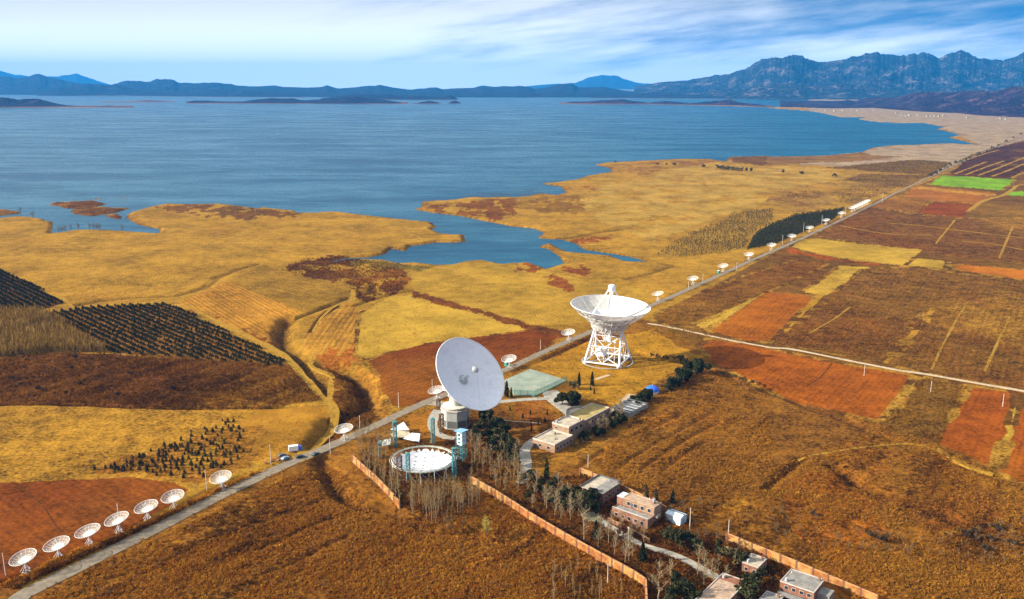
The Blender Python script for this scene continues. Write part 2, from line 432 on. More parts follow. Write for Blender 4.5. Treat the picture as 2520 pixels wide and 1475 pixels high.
# ditches and gullies: polyline, half width m, depth m
_cp = lambda crop, *p: [tuple(P(x, y)[:2]) for x, y in Z(crop, *p)]
DITCH = [
    (_cp('c2', (280, 60), (230, 180), (250, 300), (350, 370), (430, 470), (500, 570), (600, 660), (645, 760)), 6, 4.5),
    (_cp('c2', (610, 470), (760, 500), (880, 570), (990, 680), (1045, 800), (1000, 880), (860, 960), (740, 1010), (680, 1100), (620, 1200), (540, 1290)), 6.5, 6.0),
    (_cp('d2', (590, 150), (640, 260), (690, 390), (780, 470), (880, 540), (1000, 590), (1130, 600), (1300, 650), (1450, 700), (1580, 760), (1700, 790), (1950, 815), (2200, 880), (2400, 900)), 4.5, 4.5),
    (_cp('d4', (640, 215), (760, 280), (850, 370), (1000, 450), (1200, 515), (1330, 560), (1480, 600), (1650, 660), (1850, 740), (2100, 800)), 4, 3.2),
    (_cp('d4', (0, 425), (120, 310), (220, 240), (330, 150)), 2.5, 2.2),
    (_cp('c3', (1090, 365), (1330, 425), (1500, 450), (1700, 490), (1900, 560), (2100, 630), (2340, 690)), 3.5, 2.2),
    (_cp('c4', (-20, 720), (130, 770), (380, 870), (640, 960), (900, 1060), (1180, 1190)), 3.5, 2.2),
    (_cp('c1', (-300, 880), (0, 870), (160, 862), (600, 850), (1050, 880), (1600, 892), (2434, 895), (2800, 885)), 2.2, 1.8),
    (_cp('b1', (700, 1222), (950, 1175), (1300, 1140), (1650, 1130), (1950, 1050), (2050, 960), (2250, 880), (2434, 835)), 3.2, 2.4),
    (_cp('b3', (1060, 970), (1200, 940), (1350, 890), (1500, 850), (1380, 820)), 3.5, 2.4),
    (_cp('b2', (230, 1400), (330, 1350), (500, 1290), (700, 1210), (900, 1140), (1090, 1100), (1095, 1010)), 3, 2.2),
    (_cp('b2', (510, 1470), (560, 1380), (640, 1300), (760, 1230), (900, 1230), (1050, 1180), (1300, 1110), (1480, 1080)), 2.0, 1.6),
    (_cp('b3', (220, 600), (500, 585), (800, 530), (980, 510)), 4.0, 2.6),
    (_cp('b2', (820, 760), (1100, 750), (1230, 720), (1300, 690), (1500, 665)), 3.0, 1.2),
    (_cp('d4', (2430, 330), (2300, 340), (2100, 290), (1960, 250), (1700, 160)), 2.0, 1.2),
    *[(_cp('c3', *q), 1.5, 0.75) for q in (((1180, 1475), (1480, 1280), (1720, 1130), (1930, 1030)), ((960, 1475), (1160, 1330), (1420, 1180), (1640, 1060), (1820, 960)), ((600, 1460), (720, 1370), (850, 1290)), ((1400, 1475), (1600, 1330), (1800, 1210)), ((1060, 1180), (1300, 1080), (1560, 960)))],
    *[(_cp('d4', *q), 1.3, 0.7) for q in (((800, 750), (1050, 840), (1260, 870)), ((1080, 810), (1240, 860)), ((500, 860), (900, 960), (1300, 1060), (1500, 1080)))],
    *[(_cp('d2', *q), 1.4, 0.7) for q in (((0, 760), (300, 640), (560, 560)), ((0, 1010), (260, 900), (480, 790), (700, 700)), ((200, 1200), (560, 1010), (860, 880)))],
    ([tuple(P(x, y)[:2]) for x, y in ((10, 1432), (130, 1392), (250, 1335), (350, 1290), (440, 1245), (520, 1205), (600, 1172))], 2.2, 1.4),
    ([tuple(P(x, y)[:2]) for x, y in ((1265, 915), (1345, 880), (1420, 848), (1470, 820))], 2.0, 1.5),
]
ROAD_D = [(20, 1492), (60, 1462), (110, 1436), (180, 1402), (260, 1362), (400, 1293), (560, 1211), (700, 1146), (800, 1104), (900, 1060), (1010, 1008), (1080, 978), (1160, 946), (1250, 908), (1330, 870),
          (1420, 831), (1500, 797), (1580, 762), (1650, 731), (1760, 682), (1840, 646), (1950, 597), (2060, 546), (2150, 503), (2210, 472), (2290, 435), (2370, 397), (2440, 365), (2520, 335), (2640, 290)]
ROAD_W = [tuple(P(x, y)[:2]) for x, y in ROAD_D]
TRACK_D = Z('b1', (560, 1130), (700, 1240), (850, 1270)) + [(300, 752), (430, 742), (470, 757)] + [(560, 802), (640, 842), (690, 868), (740, 915), (790, 970), (822, 1005), (815, 1040), (790, 1070), (765, 1098), (745, 1118)]

def base_h(x, y):
    h = 1.1 * (fbm(x / 140, y / 140, 1, 3) - 0.5) + 0.5 * (fbm(x / 22, y / 22, 5, 3) - 0.5)
    return h
def ground_h(x, y):
    """height of the plain (arrays)"""
    x = np.asarray(x, float).ravel(); y = np.asarray(y, float).ravel()
    h = base_h(x, y)
    near = np.nonzero((y > 200) & (y < 1500) & (np.abs(x) < 900))[0]
    if len(near):
        nx, ny = x[near], y[near]
        rd = linedist(nx, ny, ROAD_W, np.full(len(near), 99.0), 20)
        rm = 1 - np.exp(-(rd / 7.0) ** 2)
        dh = np.zeros(len(near))
        for pts, hw, dep in DITCH:
            d = linedist(nx, ny, pts, np.full(len(near), 99.0), 3.2 * hw + 4)
            jit = 1 + 0.35 * (vnoise(nx / 6, ny / 6, 9) - 0.5)
            dh = np.maximum(dh, dep * np.exp(-(d / (hw * jit)) ** 2.4))
        hh = h[near]
        lowf = 1.1 * (fbm(nx / 140, ny / 140, 1, 3) - 0.5)
        hn = lowf + (hh - lowf) * rm - dh * rm
        h[near] = np.where(ny > 690, np.maximum(hn, -1.5), hn)
    return h
def gh(x, y): return float(ground_h(np.array([x]), np.array([y]))[0])
def G(xd, yd):
    """a point on the ground seen at survey pixel xd, yd"""
    p = P(xd, yd)
    for _ in range(2):
        p = P(xd, yd, gh(p[0], p[1]))
    return p

# ------------------------------------------------------------------ ground sheet
xs = np.concatenate([np.linspace(-6500, -260, 40), np.arange(-230, 2751, 2.3), np.linspace(2780, 9000, 40)])
ys = np.concatenate([np.array([219.7, 222, 224.2, 226.5]), np.arange(229, 1530, 2.0)])
nx_, ny_ = len(xs), len(ys)
v_ = (ys - 737) / F
t_ = H / (SP + v_ * CP)
yw = t_ * (CP - v_ * SP)
yd_rows = list(ys); t_rows = list(t_); y_rows = list(yw)
for k in range(1, 22):
    y_rows.append(yw[-1] - 4 * k ** 1.7); t_rows.append(t_rows[len(ys) - 1]); yd_rows.append(1530 + 9 * k)
t_rows = np.array(t_rows); y_rows = np.array(y_rows); yd_rows = np.array(yd_rows); nr = len(y_rows)
GX = ((xs[None, :] - 1260) / F) * t_rows[:, None]
GY = np.repeat(y_rows[:, None], nx_, 1)
DX = np.repeat(xs[None, :], nr, 0); DY = np.repeat(yd_rows[:, None], nx_, 1)
GZ = ground_h(GX, GY).reshape(nr, nx_)

# lake bed
fx, fy = GX.ravel(), GY.ravel()
sel = np.nonzero((DY.ravel() < 700) & (DY.ravel() > 219.8))[0]
lx, ly = fx[sel], fy[sel]
wet = inpoly(lx, ly, shore_w)
marg = np.maximum(60, ly * 0.03)
dist = np.full(len(sel), 400.0)
for poly in [shore_w] + islet_w:
    linedist(lx, ly, poly + [poly[0]], dist, 90)
for poly in islet_w: wet &= ~inpoly(lx, ly, poly)
bw = np.clip(ly * 0.006, 3.0, 14.0)
z = GZ.ravel().copy()
edge = ZW + 0.05
zl = z[sel]
u_ = np.clip(dist / bw, 0, 1)
zland = edge + (np.maximum(zl, -1.0) - edge) * (u_ * u_ * (3 - 2 * u_)) + 0.02
zwat = ZW - 0.15 - np.minimum(3.0, dist * 0.25)
z[sel] = np.where(wet, zwat, zland)
z[DY.ravel() <= 219.8] = -5
GZ = z.reshape(nr, nx_)
shoredist = np.full(nr * nx_, 400.0); shoredist[sel] = np.where(wet, -dist, dist)

# ------------------------------------------------------------------ fields: albedo, mottling and furrows per vertex
A_GOLD, A_YEL, A_OLIVE, A_DARK = lin(178, 138, 58), lin(194, 160, 74), lin(122, 88, 40), lin(88, 52, 26)
A_RED, A_ORANGE, A_PINK, A_LIME, A_SCRUB = lin(128, 66, 18), lin(168, 98, 24), (0.27, 0.19, 0.11), lin(104, 142, 22), lin(138, 94, 38)
A_STRAW, A_RUST, A_MARSH, A_PALE = lin(186, 152, 84), lin(146, 84, 36), lin(120, 84, 40), lin(126, 104, 64)
colg = np.zeros((nr, nx_, 3)); colg[:] = A_GOLD
mot = np.full((nr, nx_), 0.52); fur = np.zeros((nr, nx_, 3))
jn = lambda s, seed: (fbm(GX / s, GY / s, seed, 3) - 0.5)
kpx = F / t_rows[:, None]
JX = np.clip(jn(9, 21) * 7 * kpx, -14, 14); JY = np.clip(jn(9, 31) * 7 * kpx * 0.4, -7, 7)

MARGIN = 0.0
def field(poly, col, m=0.35, furrow=None, soft=0.28):
    px = [p[0] for p in poly]; py = [p[1] for p in poly]
    i0, i1 = np.searchsorted(yd_rows, min(py) - 8), np.searchsorted(yd_rows, max(py) + 8)
    j0, j1 = np.searchsorted(xs, min(px) - 15), np.searchsorted(xs, max(px) + 15)
    if i1 <= i0 or j1 <= j0: return
    s = (slice(i0, i1), slice(j0, j1))
    ins = inpoly(DX[s] + soft * JX[s], DY[s] + soft * JY[s], poly)
    if soft >= 2: ins &= fbm(GX[s] / 16, GY[s] / 30, 43, 4) > 0.43
    c = colg[s]; c[ins] = col
    mm = mot[s]; mm[ins] = m
    f = fur[s]
    if furrow:
        (a, b), per, st = furrow
        A = P(*a); B = P(*b); d = (B - A)[:2]; d /= np.linalg.norm(d)
        k = 2 * math.pi / per
        f[ins] = (-d[1] * k, d[0] * k, st)
    else: f[ins] = 0
    if MARGIN and soft <= 1:
        gx, gy = GX[s].ravel(), GY[s].ravel()
        pw = [tuple(P(*q)[:2]) for q in poly]
        d = linedist(gx, gy, pw + [pw[0]], np.full(gx.shape, 99.0), 8).reshape(c.shape[:2])
        e = d < MARGIN * (0.3 + 1.6 * vnoise(GX[s] / 14, GY[s] / 14, 77)) + GY[s] * 0.0009
        e &= vnoise(GX[s] / 30, GY[s] / 30, 78) > 0.34
        pick = (vnoise(GX[s] / 8, GY[s] / 8, 79) > 0.45)[..., None]
        cc = np.where(pick, np.array(lin(170, 130, 58)), np.array(lin(108, 74, 34)))
        c[e] = cc[e]; mm[e] = 0.8; f[e] = 0

# broad zones first
field([(-3000, 1100), (0, 1440), (100, 1450), (400, 1300), (560, 1215), (700, 1150), (860, 1080), (1000, 1020), (1100, 985), (1250, 915), (1420, 838), (1560, 780), (1640, 800), (3000, 1000), (8000, 1900), (-3000, 1900)], A_SCRUB, 0.8)
field([(1600, 800), (1640, 780), (1760, 700), (1950, 600), (2130, 512), (2210, 475), (2300, 440), (2440, 372), (2600, 310), (8000, 400), (8000, 1300), (2520, 1200), (1740, 860)], A_OLIVE, 0.7)
field([(1780, 396), (1905, 384), (2150, 362), (2330, 352), (2410, 356), (2330, 318), (2150, 300), (1990, 274), (1990, 225), (9000, 225), (9000, 420), (2440, 366), (2290, 436), (2250, 425), (2050, 408), (1880, 402)], A_PINK, 0.45)
field(Z('a3', (2030, 1110), (2434, 1100), (2434, 1200), (2300, 1190), (2060, 1165)) , A_MARSH, 0.6, soft=1.5)
field(Z('a4', (0, 1112), (500, 1104), (900, 1066), (1010, 1100), (1300, 1110), (900, 1150), (400, 1170), (0, 1200)), lin(140, 104, 66), 0.6, soft=1.5)
# left side
field([(-1500, 1120), (0, 1003), (350, 1000), (640, 1004), (790, 999), (805, 1015), (770, 1075), (700, 1112), (560, 1168), (460, 1197), (330, 1172), (210, 1178), (0, 1185), (-1500, 1500)], lin(172, 130, 52), 0.75)
field([(640, 1004), (790, 999), (808, 1012), (770, 1075), (740, 1100), (600, 1140), (560, 1060)], lin(180, 132, 50), 0.35)
field(Z('d1', (1500, 0), (2434, -200), (2434, 200), (2100, 290), (1790, 420), (1500, 320), (1290, 320), (900, 300), (1100, 180)), lin(150, 100, 40), 0.8, soft=3)
field([(-1500, 1500), (0, 1186), (210, 1178), (330, 1172), (430, 1188), (462, 1205), (415, 1245), (300, 1308), (150, 1372), (0, 1436), (-1500, 2000)], A_RED, 0.5, (((215, 1290), (60, 1185)), 3.2, 0.18))
field([(-1500, 1000), (0, 882), (120, 866), (270, 871), (640, 895), (720, 902), (798, 985), (640, 1002), (0, 998), (-1500, 1100)], lin(108, 68, 32), 0.9)
field([(-1500, 880), (0, 775), (90, 768), (150, 790), (268, 866), (120, 868), (0, 882)], A_PALE, 0.7)
field([(-1500, 500), (0, 663), (100, 712), (160, 745), (90, 766), (0, 772), (-1500, 850)], lin(104, 72, 34), 0.6)
field([(118, 770), (200, 758), (400, 746), (470, 772), (640, 857), (716, 902), (640, 897), (270, 868), (150, 797)], lin(150, 104, 46), 0.5)
field([(430, 745), (560, 690), (740, 765), (690, 800), (692, 850)], lin(190, 138, 60), 0.45, (((560, 700), (700, 775)), 4.0, 0.30))
field([(440, 752), (500, 770), (692, 852), (640, 840), (520, 790)], A_RUST, 0.6, soft=3)
field([(560, 692), (650, 651), (690, 666), (872, 700), (852, 742), (742, 766)], lin(158, 122, 52), 0.5, (((600, 690), (830, 745)), 4.0, 0.25))
field([(690, 666), (740, 640), (840, 630), (900, 642), (985, 650), (1010, 690), (990, 716), (885, 742), (860, 700)], lin(104, 62, 30), 1.0, soft=2)
field(Z('b2', (830, 800), (1200, 800), (1340, 835), (1700, 855), (1650, 890), (1450, 900), (1250, 870), (1000, 880)), lin(130, 112, 54), 0.8, soft=2)
field(Z('b2', (900, 1000), (1080, 900), (1300, 880), (1450, 960), (1340, 1010), (1130, 1060)), A_RUST, 0.9, soft=3)
field([(745, 850), (760, 790), (800, 762), (872, 745), (886, 772), (880, 830), (872, 892), (790, 892)], lin(188, 140, 64), 0.45, (((760, 880), (850, 760)), 4.2, 0.38))
field(Z('c2', (560, 400), (820, 280), (980, 330), (960, 460), (820, 490), (600, 470)), lin(176, 106, 44), 0.8, soft=2)
field(Z('c2', (540, 480), (700, 480), (900, 570), (1010, 690), (1050, 800), (980, 900), (820, 940), (720, 900), (720, 640)), lin(112, 70, 32), 1.0, soft=2)
field(Z('c2', (700, 900), (960, 960), (1090, 860), (1110, 1010), (1010, 1100), (900, 1120), (640, 1220), (560, 1260)), lin(84, 50, 26), 1.0, soft=2)
field(Z('c2', (880, 480), (1110, 560), (1180, 650), (1190, 850), (1290, 910), (1150, 1060), (1060, 1060), (1090, 860), (1060, 760), (1000, 670)), lin(164, 116, 50), 0.7, soft=1.5)
MARGIN = 1.0
field([(884, 770), (960, 731), (1010, 724), (1060, 738), (1180, 772), (1312, 808), (1250, 820), (1050, 846), (897, 886), (874, 872)], A_YEL, 0.30)
field([(897, 888), (950, 869), (1050, 846), (1150, 832), (1312, 810), (1385, 828), (1300, 882), (1180, 948), (1060, 1002), (965, 1002), (935, 965), (930, 925)], A_RED, 0.5, (((940, 905), (1080, 865)), 4.5, 0.16))
MARGIN = 0.0
field([(1010, 672), (1100, 652), (1190, 642), (1330, 662), (1450, 690), (1600, 712), (1560, 760), (1480, 790), (1330, 800), (1190, 764), (1020, 714)], lin(184, 148, 66), 0.4)
field([(1020, 716), (1190, 766), (1330, 802), (1400, 822), (1380, 832), (1290, 806), (1180, 774), (1010, 732)], lin(118, 70, 30), 0.9, soft=1.5)
field(Z('b3', (0, 830), (200, 815), (260, 870), (200, 910), (0, 925)), A_RUST, 0.7, soft=2)
for q in (((440, 880), (560, 810), (640, 870), (780, 920), (640, 940), (480, 915)), ((290, 970), (400, 930), (480, 1000), (600, 1010), (580, 1060), (440, 1070)), ((440, 620), (640, 570), (940, 560), (760, 620), (560, 640)), ((500, 100), (700, 90), (850, 130), (760, 150), (560, 130)), ((520, 235), (700, 215), (860, 215), (760, 232))):
    field(Z('b3', *q), A_RUST, 0.8, soft=3)
# dark marsh belts along the shore
field(Z('b1', (1480, 300), (1560, 272), (2100, 272), (2434, 302), (2434, 410), (2250, 430), (1950, 380), (1700, 350)), A_MARSH, 0.8, soft=3)
field(Z('b2', (0, 312), (340, 335), (400, 362), (340, 385), (200, 400), (0, 372)), A_MARSH, 0.8, soft=2)
field(Z('b2', (1560, 290), (1900, 245), (2434, 208), (2434, 420), (2200, 420), (1900, 372), (1700, 345)), lin(132, 84, 34), 0.8, soft=2)
field(Z('b3', (0, 210), (380, 195), (500, 160), (900, 290), (700, 350), (300, 350), (0, 300)), lin(146, 106, 44), 0.7, soft=3)
field(Z('a3', (760, 1190), (1300, 1165), (1900, 1140), (1980, 1165), (1500, 1215), (1200, 1290), (1000, 1240)), lin(156, 114, 60), 0.6, soft=2)
# meadow by the lake (paler)
field(Z('b3', (600, 230), (900, 60), (1400, 20), (2434, 0), (2434, 250), (2030, 360), (1700, 480), (1300, 620), (1000, 520), (800, 420)), A_STRAW, 0.35, soft=3)
field(Z('a3', (1500, 1225), (1900, 1170), (2434, 1210), (2434, 1475), (1000, 1475), (1200, 1330)), A_STRAW, 0.3, soft=2)
field(Z('a4', (0, 1200), (520, 1220), (800, 1290), (500, 1380), (0, 1475)), A_STRAW, 0.3, soft=2)
# orchards beside the road, far
field(Z('a4', (545, 1218), (900, 1185), (1400, 1140), (1750, 1165), (1560, 1285), (1130, 1260)), lin(128, 98, 46), 0.8)
field(Z('a4', (720, 1335), (900, 1275), (1560, 1285), (1300, 1400), (960, 1370)), lin(134, 102, 54), 0.8)
field(Z('b4', (20, 200), (230, 110), (720, 40), (1250, 110), (950, 250), (620, 400), (250, 330), (0, 270)), lin(156, 122, 72), 0.8, soft=2)
field(Z('b3', (1330, 760), (1700, 520), (2030, 360), (2434, 310), (2434, 430), (2250, 530), (2170, 700), (1600, 770)), lin(166, 130, 58), 0.5)
field([(1838, 614), (1855, 580), (1880, 560), (1960, 530), (2078, 513), (2050, 540), (1905, 600)], lin(70, 54, 26), 0.6)
# right of the road
MARGIN = 1.5
field([(1602, 776), (1760, 702), (1950, 641), (2046, 646), (1830, 746), (1722, 806), (1640, 800)], lin(132, 90, 40), 0.9)
field([(1700, 800), (1830, 745), (1890, 716), (1740, 812)], A_YEL, 0.5)
field([(1740, 815), (1890, 717), (2006, 728), (1950, 790), (1900, 840), (1840, 841)], A_ORANGE, 0.45, (((1850, 820), (1950, 725)), 3.2, 0.14))
field([(2006, 728), (2035, 720), (1925, 835), (1880, 842), (1900, 838)], lin(188, 142, 50), 0.4)
field(Z('b4', (330, 600), (480, 590), (900, 640), (1480, 690), (1380, 790), (1350, 850), (1100, 830), (700, 780), (480, 740), (220, 670)), A_YEL, 0.3)
field(Z('b4', (1400, 775), (1720, 800), (1700, 880), (1560, 870), (1310, 845)), A_YEL, 0.25)
field(Z('b4', (140, 690), (240, 690), (480, 745), (700, 785), (1060, 830), (1020, 860), (860, 830), (560, 790), (420, 760), (240, 730)), lin(160, 84, 32), 0.9, soft=1.5)
field(Z('b4', (690, 850), (960, 860), (1000, 880), (560, 1130), (330, 1100)), A_YEL, 0.5)
field(Z('b4', (1740, 830), (2434, 890), (3200, 960), (3200, 1060), (2434, 985), (1780, 890)), lin(190, 116, 38), 0.3)
field(Z('b4', (450, 560), (620, 430), (980, 300), (1400, 360), (1800, 400), (3200, 400), (3200, 900), (2434, 830), (1800, 765), (1480, 700), (900, 640)), lin(124, 84, 44), 1.0)
field(Z('b4', (1420, 350), (1560, 240), (2010, 270), (1930, 340), (1860, 392), (1600, 375)), lin(138, 70, 20), 0.4, (((1500, 350), (1700, 250)), 3.5, 0.2))
field(Z('b4', (980, 300), (1060, 230), (1280, 190), (1560, 225), (1420, 350)), lin(142, 96, 46), 0.9)
field(Z('b4', (1280, 190), (1420, 95), (2180, 165), (2020, 265), (1560, 235)), lin(172, 108, 48), 0.4)
field(Z('b4', (1430, 100), (2170, 180), (2130, 195), (1400, 125)), lin(196, 142, 66), 0.4)
field(Z('a4', (1520, 1375), (1660, 1290), (1900, 1300), (2365, 1330), (2230, 1430), (1900, 1405)), A_LIME, 0.4, soft=0.4)
field(Z('b4', (2240, 185), (2300, 150), (2600, 150), (2700, 210)), A_LIME, 0.2, soft=0.4)
field(Z('a4', (1700, 1290), (1940, 1090), (2200, 1020), (2434, 960), (3200, 900), (3200, 1400), (2434, 1240), (2330, 1320)), lin(84, 52, 40), 0.9, (((1800, 1280), (2434, 1130)), 26, 0.55))
field([(1900, 842), (2000, 770), (2120, 662), (2250, 655), (2360, 672), (2520, 690), (3300, 760), (3300, 1150), (2520, 962), (2280, 918), (2100, 880)], lin(130, 92, 44), 0.95, (((2000, 830), (2150, 690)), 4.0, 0.2))
field([(2185, 895), (2230, 850), (2275, 800), (2300, 765), (2290, 760), (2235, 825), (2175, 890)], lin(186, 140, 60), 0.4)
field(Z('b4', (1360, 1430), (1440, 1320), (1540, 1260), (1480, 1360), (1420, 1440)), A_RUST, 0.4)
field([(1717, 852), (1745, 832), (1850, 848), (2050, 890), (2252, 922), (2215, 980), (2168, 1036), (2060, 1012), (1960, 985), (1830, 930), (1760, 892)], lin(160, 89, 22), 0.5, (((2050, 990), (2130, 910)), 3.4, 0.14))
field([(2252, 924), (2275, 930), (2190, 1030), (2168, 1036)], lin(176, 140, 60), 0.6)
field([(2180, 1034), (2275, 928), (2384, 948), (2345, 1020), (2308, 1092)], lin(130, 94, 42), 0.95)
field([(2308, 1095), (2345, 1020), (2386, 949), (2515, 966), (3400, 1100), (3400, 1450), (2520, 1190), (2440, 1152), (2380, 1120)], lin(160, 86, 22), 0.5, (((2420, 1100), (2470, 980)), 3.0, 0.12))
field([(2440, 1155), (2466, 1150), (2500, 1040), (2514, 968), (2500, 966), (2480, 1040)], A_YEL, 0.5, soft=0.6)
MARGIN = 0.0
# lower right hillside
field(Z('c3', (900, 1250), (1100, 1000), (1600, 900), (1900, 960), (2000, 1010), (1900, 1475), (1100, 1475), (700, 1400)), lin(152, 100, 36), 0.8, (((1480, 1130), (1720, 990)), 9, 0.22), soft=2)
field(Z('d4', (350, 130), (800, 0), (1300, 40), (1600, 60), (1900, 230), (2434, 420), (2434, 800), (1850, 740), (1300, 560), (850, 380), (640, 200)), lin(146, 96, 36), 0.9, soft=2)
field(Z('d4', (0, 400), (330, 150), (620, 220), (900, 440), (1300, 560), (1780, 740), (1650, 900), (1700, 1475), (600, 1475), (0, 1000)), lin(152, 92, 32), 0.8, soft=2)
field(Z('d4', (1000, 1250), (1400, 1290), (1300, 1400), (900, 1380)), lin(176, 120, 42), 0.6, soft=3)
field(Z('d4', (1600, 900), (1780, 745), (1690, 880), (1640, 960)), A_YEL, 0.6, soft=2)
field(Z('d3', (1900, 620), (2434, 300), (2500, 330), (2434, 470), (2100, 640)), lin(178, 128, 48), 0.7, soft=2)
# grounds of the observatory
field([(1255, 925), (1300, 900), (1420, 850), (1600, 815), (1720, 880), (1610, 940), (1530, 990), (1440, 985), (1400, 945), (1310, 905)], lin(182, 136, 46), 0.6, soft=1.5)
field(Z('c3', (0, 850), (240, 830), (400, 1000), (340, 1060), (0, 1100)), lin(132, 70, 28), 0.8)
field([(900, 1085), (1100, 990), (1290, 1010), (1290, 1160), (1160, 1190), (985, 1245), (890, 1130)], lin(110, 70, 32), 0.9, soft=2)
field(Z('pit', (750, 130), (1300, 20), (1230, 250), (1200, 420), (1000, 420), (800, 330)), lin(166, 112, 40), 0.5)
field(Z('d3', (0, 560), (600, 950), (1230, 1210), (1800, 1475), (2434, 1475), (2300, 1100), (1600, 700), (700, 250), (200, 200)), lin(112, 66, 28), 0.9, soft=2)
field(Z('d2', (700, 300), (850, 250), (1300, 560), (1320, 610), (1150, 600), (900, 520)), lin(170, 116, 48), 0.6, soft=1.5)
field(Z('d2', (2000, 1060), (2434, 950), (2434, 1475), (1700, 1475)), lin(134, 72, 28), 0.9, soft=3)

for p in islet_d: field([(x, y) for x, y in p], lin(132, 92, 42), 0.9, soft=0.0)
for p in islet_d[:3]: field([(x + 4, y - 1.5) for x, y in p], lin(108, 70, 34), 0.9, soft=2.0)
# wet brown margin of the shore: its own soil, broken up by noise
sd = shoredist.reshape(nr, nx_)
band = np.clip(GY * 0.010, 4, 26) * (0.1 + 2.2 * np.clip(fbm(GX / 50, GY / 50, 41, 3) - 0.25, 0, 1))
w = np.clip(1 - sd / band, 0, 1) * (sd > 0) * (DY > 300)
w = w[..., None] * 0.95
colg = colg * (1 - w) + np.array(A_MARSH) * w
# broad drifts of rusty and pale growth over all grass land
n1 = fbm(GX / 45, GY / 90, 51, 4)[..., None]; n2 = fbm(GX / 120, GY / 160, 61, 4)[..., None]
wild = np.clip((mot[..., None] - 0.28) * 1.6, 0, 1)
g = np.clip((n1 - 0.52) * 4, 0, 1) * wild * 0.55
colg = colg * (1 - g) + np.array(lin(120, 66, 28)) * g
g = np.clip((n2 - 0.55) * 4, 0, 1) * wild * 0.5
colg = colg * (1 - g) + np.array(lin(186, 140, 56)) * g
# gullies browned darker: dark scrub, plus shade painted in where relief is mild
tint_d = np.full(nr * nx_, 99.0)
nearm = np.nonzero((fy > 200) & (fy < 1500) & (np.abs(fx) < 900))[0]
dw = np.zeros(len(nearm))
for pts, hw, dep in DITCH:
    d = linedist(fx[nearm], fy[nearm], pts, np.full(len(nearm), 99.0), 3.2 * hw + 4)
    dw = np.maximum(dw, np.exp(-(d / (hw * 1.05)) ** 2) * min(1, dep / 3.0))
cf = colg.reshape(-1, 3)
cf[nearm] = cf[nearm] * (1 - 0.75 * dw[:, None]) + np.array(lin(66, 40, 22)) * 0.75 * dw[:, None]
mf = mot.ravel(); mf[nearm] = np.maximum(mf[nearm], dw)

idx = np.arange(nr * nx_).reshape(nr, nx_)
quads = np.stack([idx[1:, :-1], idx[1:, 1:], idx[:-1, 1:], idx[:-1, :-1]], -1).reshape(-1)

gm = bpy.data.materials.new('ground'); gm.use_nodes = True
T = NT(gm.node_tree); b = T.n['Principled BSDF']
at = T.add('ShaderNodeAttribute', attribute_name='tint'); am = T.add('ShaderNodeAttribute', attribute_name='mottle'); af = T.add('ShaderNodeAttribute', attribute_name='furrow')
geo = T.add('ShaderNodeNewGeometry'); pos = geo.outputs['Position']
nA = T.noise(pos, 0.55, 4.0, 0.7); nB = T.noise(pos, 0.11, 4.0, 0.62); nC = T.noise(pos, 0.02, 3.0, 0.6)
fine = T.math('SUBTRACT', T.ramp(nA, 0.28, 0.72), 0.5)
mid = T.math('SUBTRACT', T.ramp(nB, 0.3, 0.7), 0.5)
big = T.math('SUBTRACT', T.ramp(nC, 0.3, 0.7), 0.5)
k = T.math('ADD', T.math('MULTIPLY', T.math('ADD', T.math('MULTIPLY', fine, 1.6), T.math('MULTIPLY', mid, 0.9)), am.outputs['Fac']), T.math('MULTIPLY', big, 0.5))
sf = T.add('ShaderNodeSeparateXYZ'); T.link(af.outputs['Vector'], sf.inputs[0])
sp = T.add('ShaderNodeSeparateXYZ'); T.link(pos, sp.inputs[0])
ph = T.math('ADD', T.math('MULTIPLY', sp.outputs[0], sf.outputs[0]), T.math('MULTIPLY', sp.outputs[1], sf.outputs[1]))
ph = T.math('ADD', ph, T.math('MULTIPLY', nC, 3.0))
cs = T.add('ShaderNodeCombineXYZ'); T.link(T.math('MULTIPLY', ph, 0.28), cs.inputs[0]); T.link(T.math('MULTIPLY', sp.outputs[0], 0.014), cs.inputs[1]); T.link(T.math('MULTIPLY', sp.outputs[1], 0.014), cs.inputs[2])
ph2 = T.math('MULTIPLY', T.math('SUBTRACT', T.noise(cs.outputs[0], 1.0, 4.0, 0.7), 0.5), 22.0)
fr = T.math('MULTIPLY', T.math('ADD', T.math('MULTIPLY', T.math('SINE', ph), 0.55), T.math('MULTIPLY', ph2, 0.25)), T.math('MULTIPLY', sf.outputs[2], T.ramp(nB, 0.3, 0.6, 0.5, 1.0)))
k = T.math('ADD', T.math('ADD', k, fr), 1.0)
k = T.math('MAXIMUM', k, 0.22)
c = T.mix(1.0, at.outputs['Color'], k, 'MULTIPLY')
hue = T.math('MULTIPLY', T.math('MULTIPLY', T.ramp(T.noise(pos, 0.07, 5.0, 0.7), 0.5, 0.75), am.outputs['Fac']), 0.35)
c = T.mix(hue, c, (*lin(126, 58, 24), 1))
T.link(c, b.inputs['Base Color']); b.inputs['Roughness'].default_value = 1.0; b.inputs['Specular IOR Level'].default_value = 0.05
bp = T.add('ShaderNodeBump'); bp.inputs['Distance'].default_value = 0.8
T.link(T.math('MULTIPLY', am.outputs['Fac'], 0.55), bp.inputs['Strength']); T.link(nA, bp.inputs['Height']); T.link(bp.outputs[0], b.inputs['Normal'])

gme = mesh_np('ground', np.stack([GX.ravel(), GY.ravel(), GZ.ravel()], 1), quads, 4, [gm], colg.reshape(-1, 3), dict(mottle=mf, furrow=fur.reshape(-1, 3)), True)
go = bpy.data.objects.new('ground', gme); COL.objects.link(go); go['kind'] = 'structure'

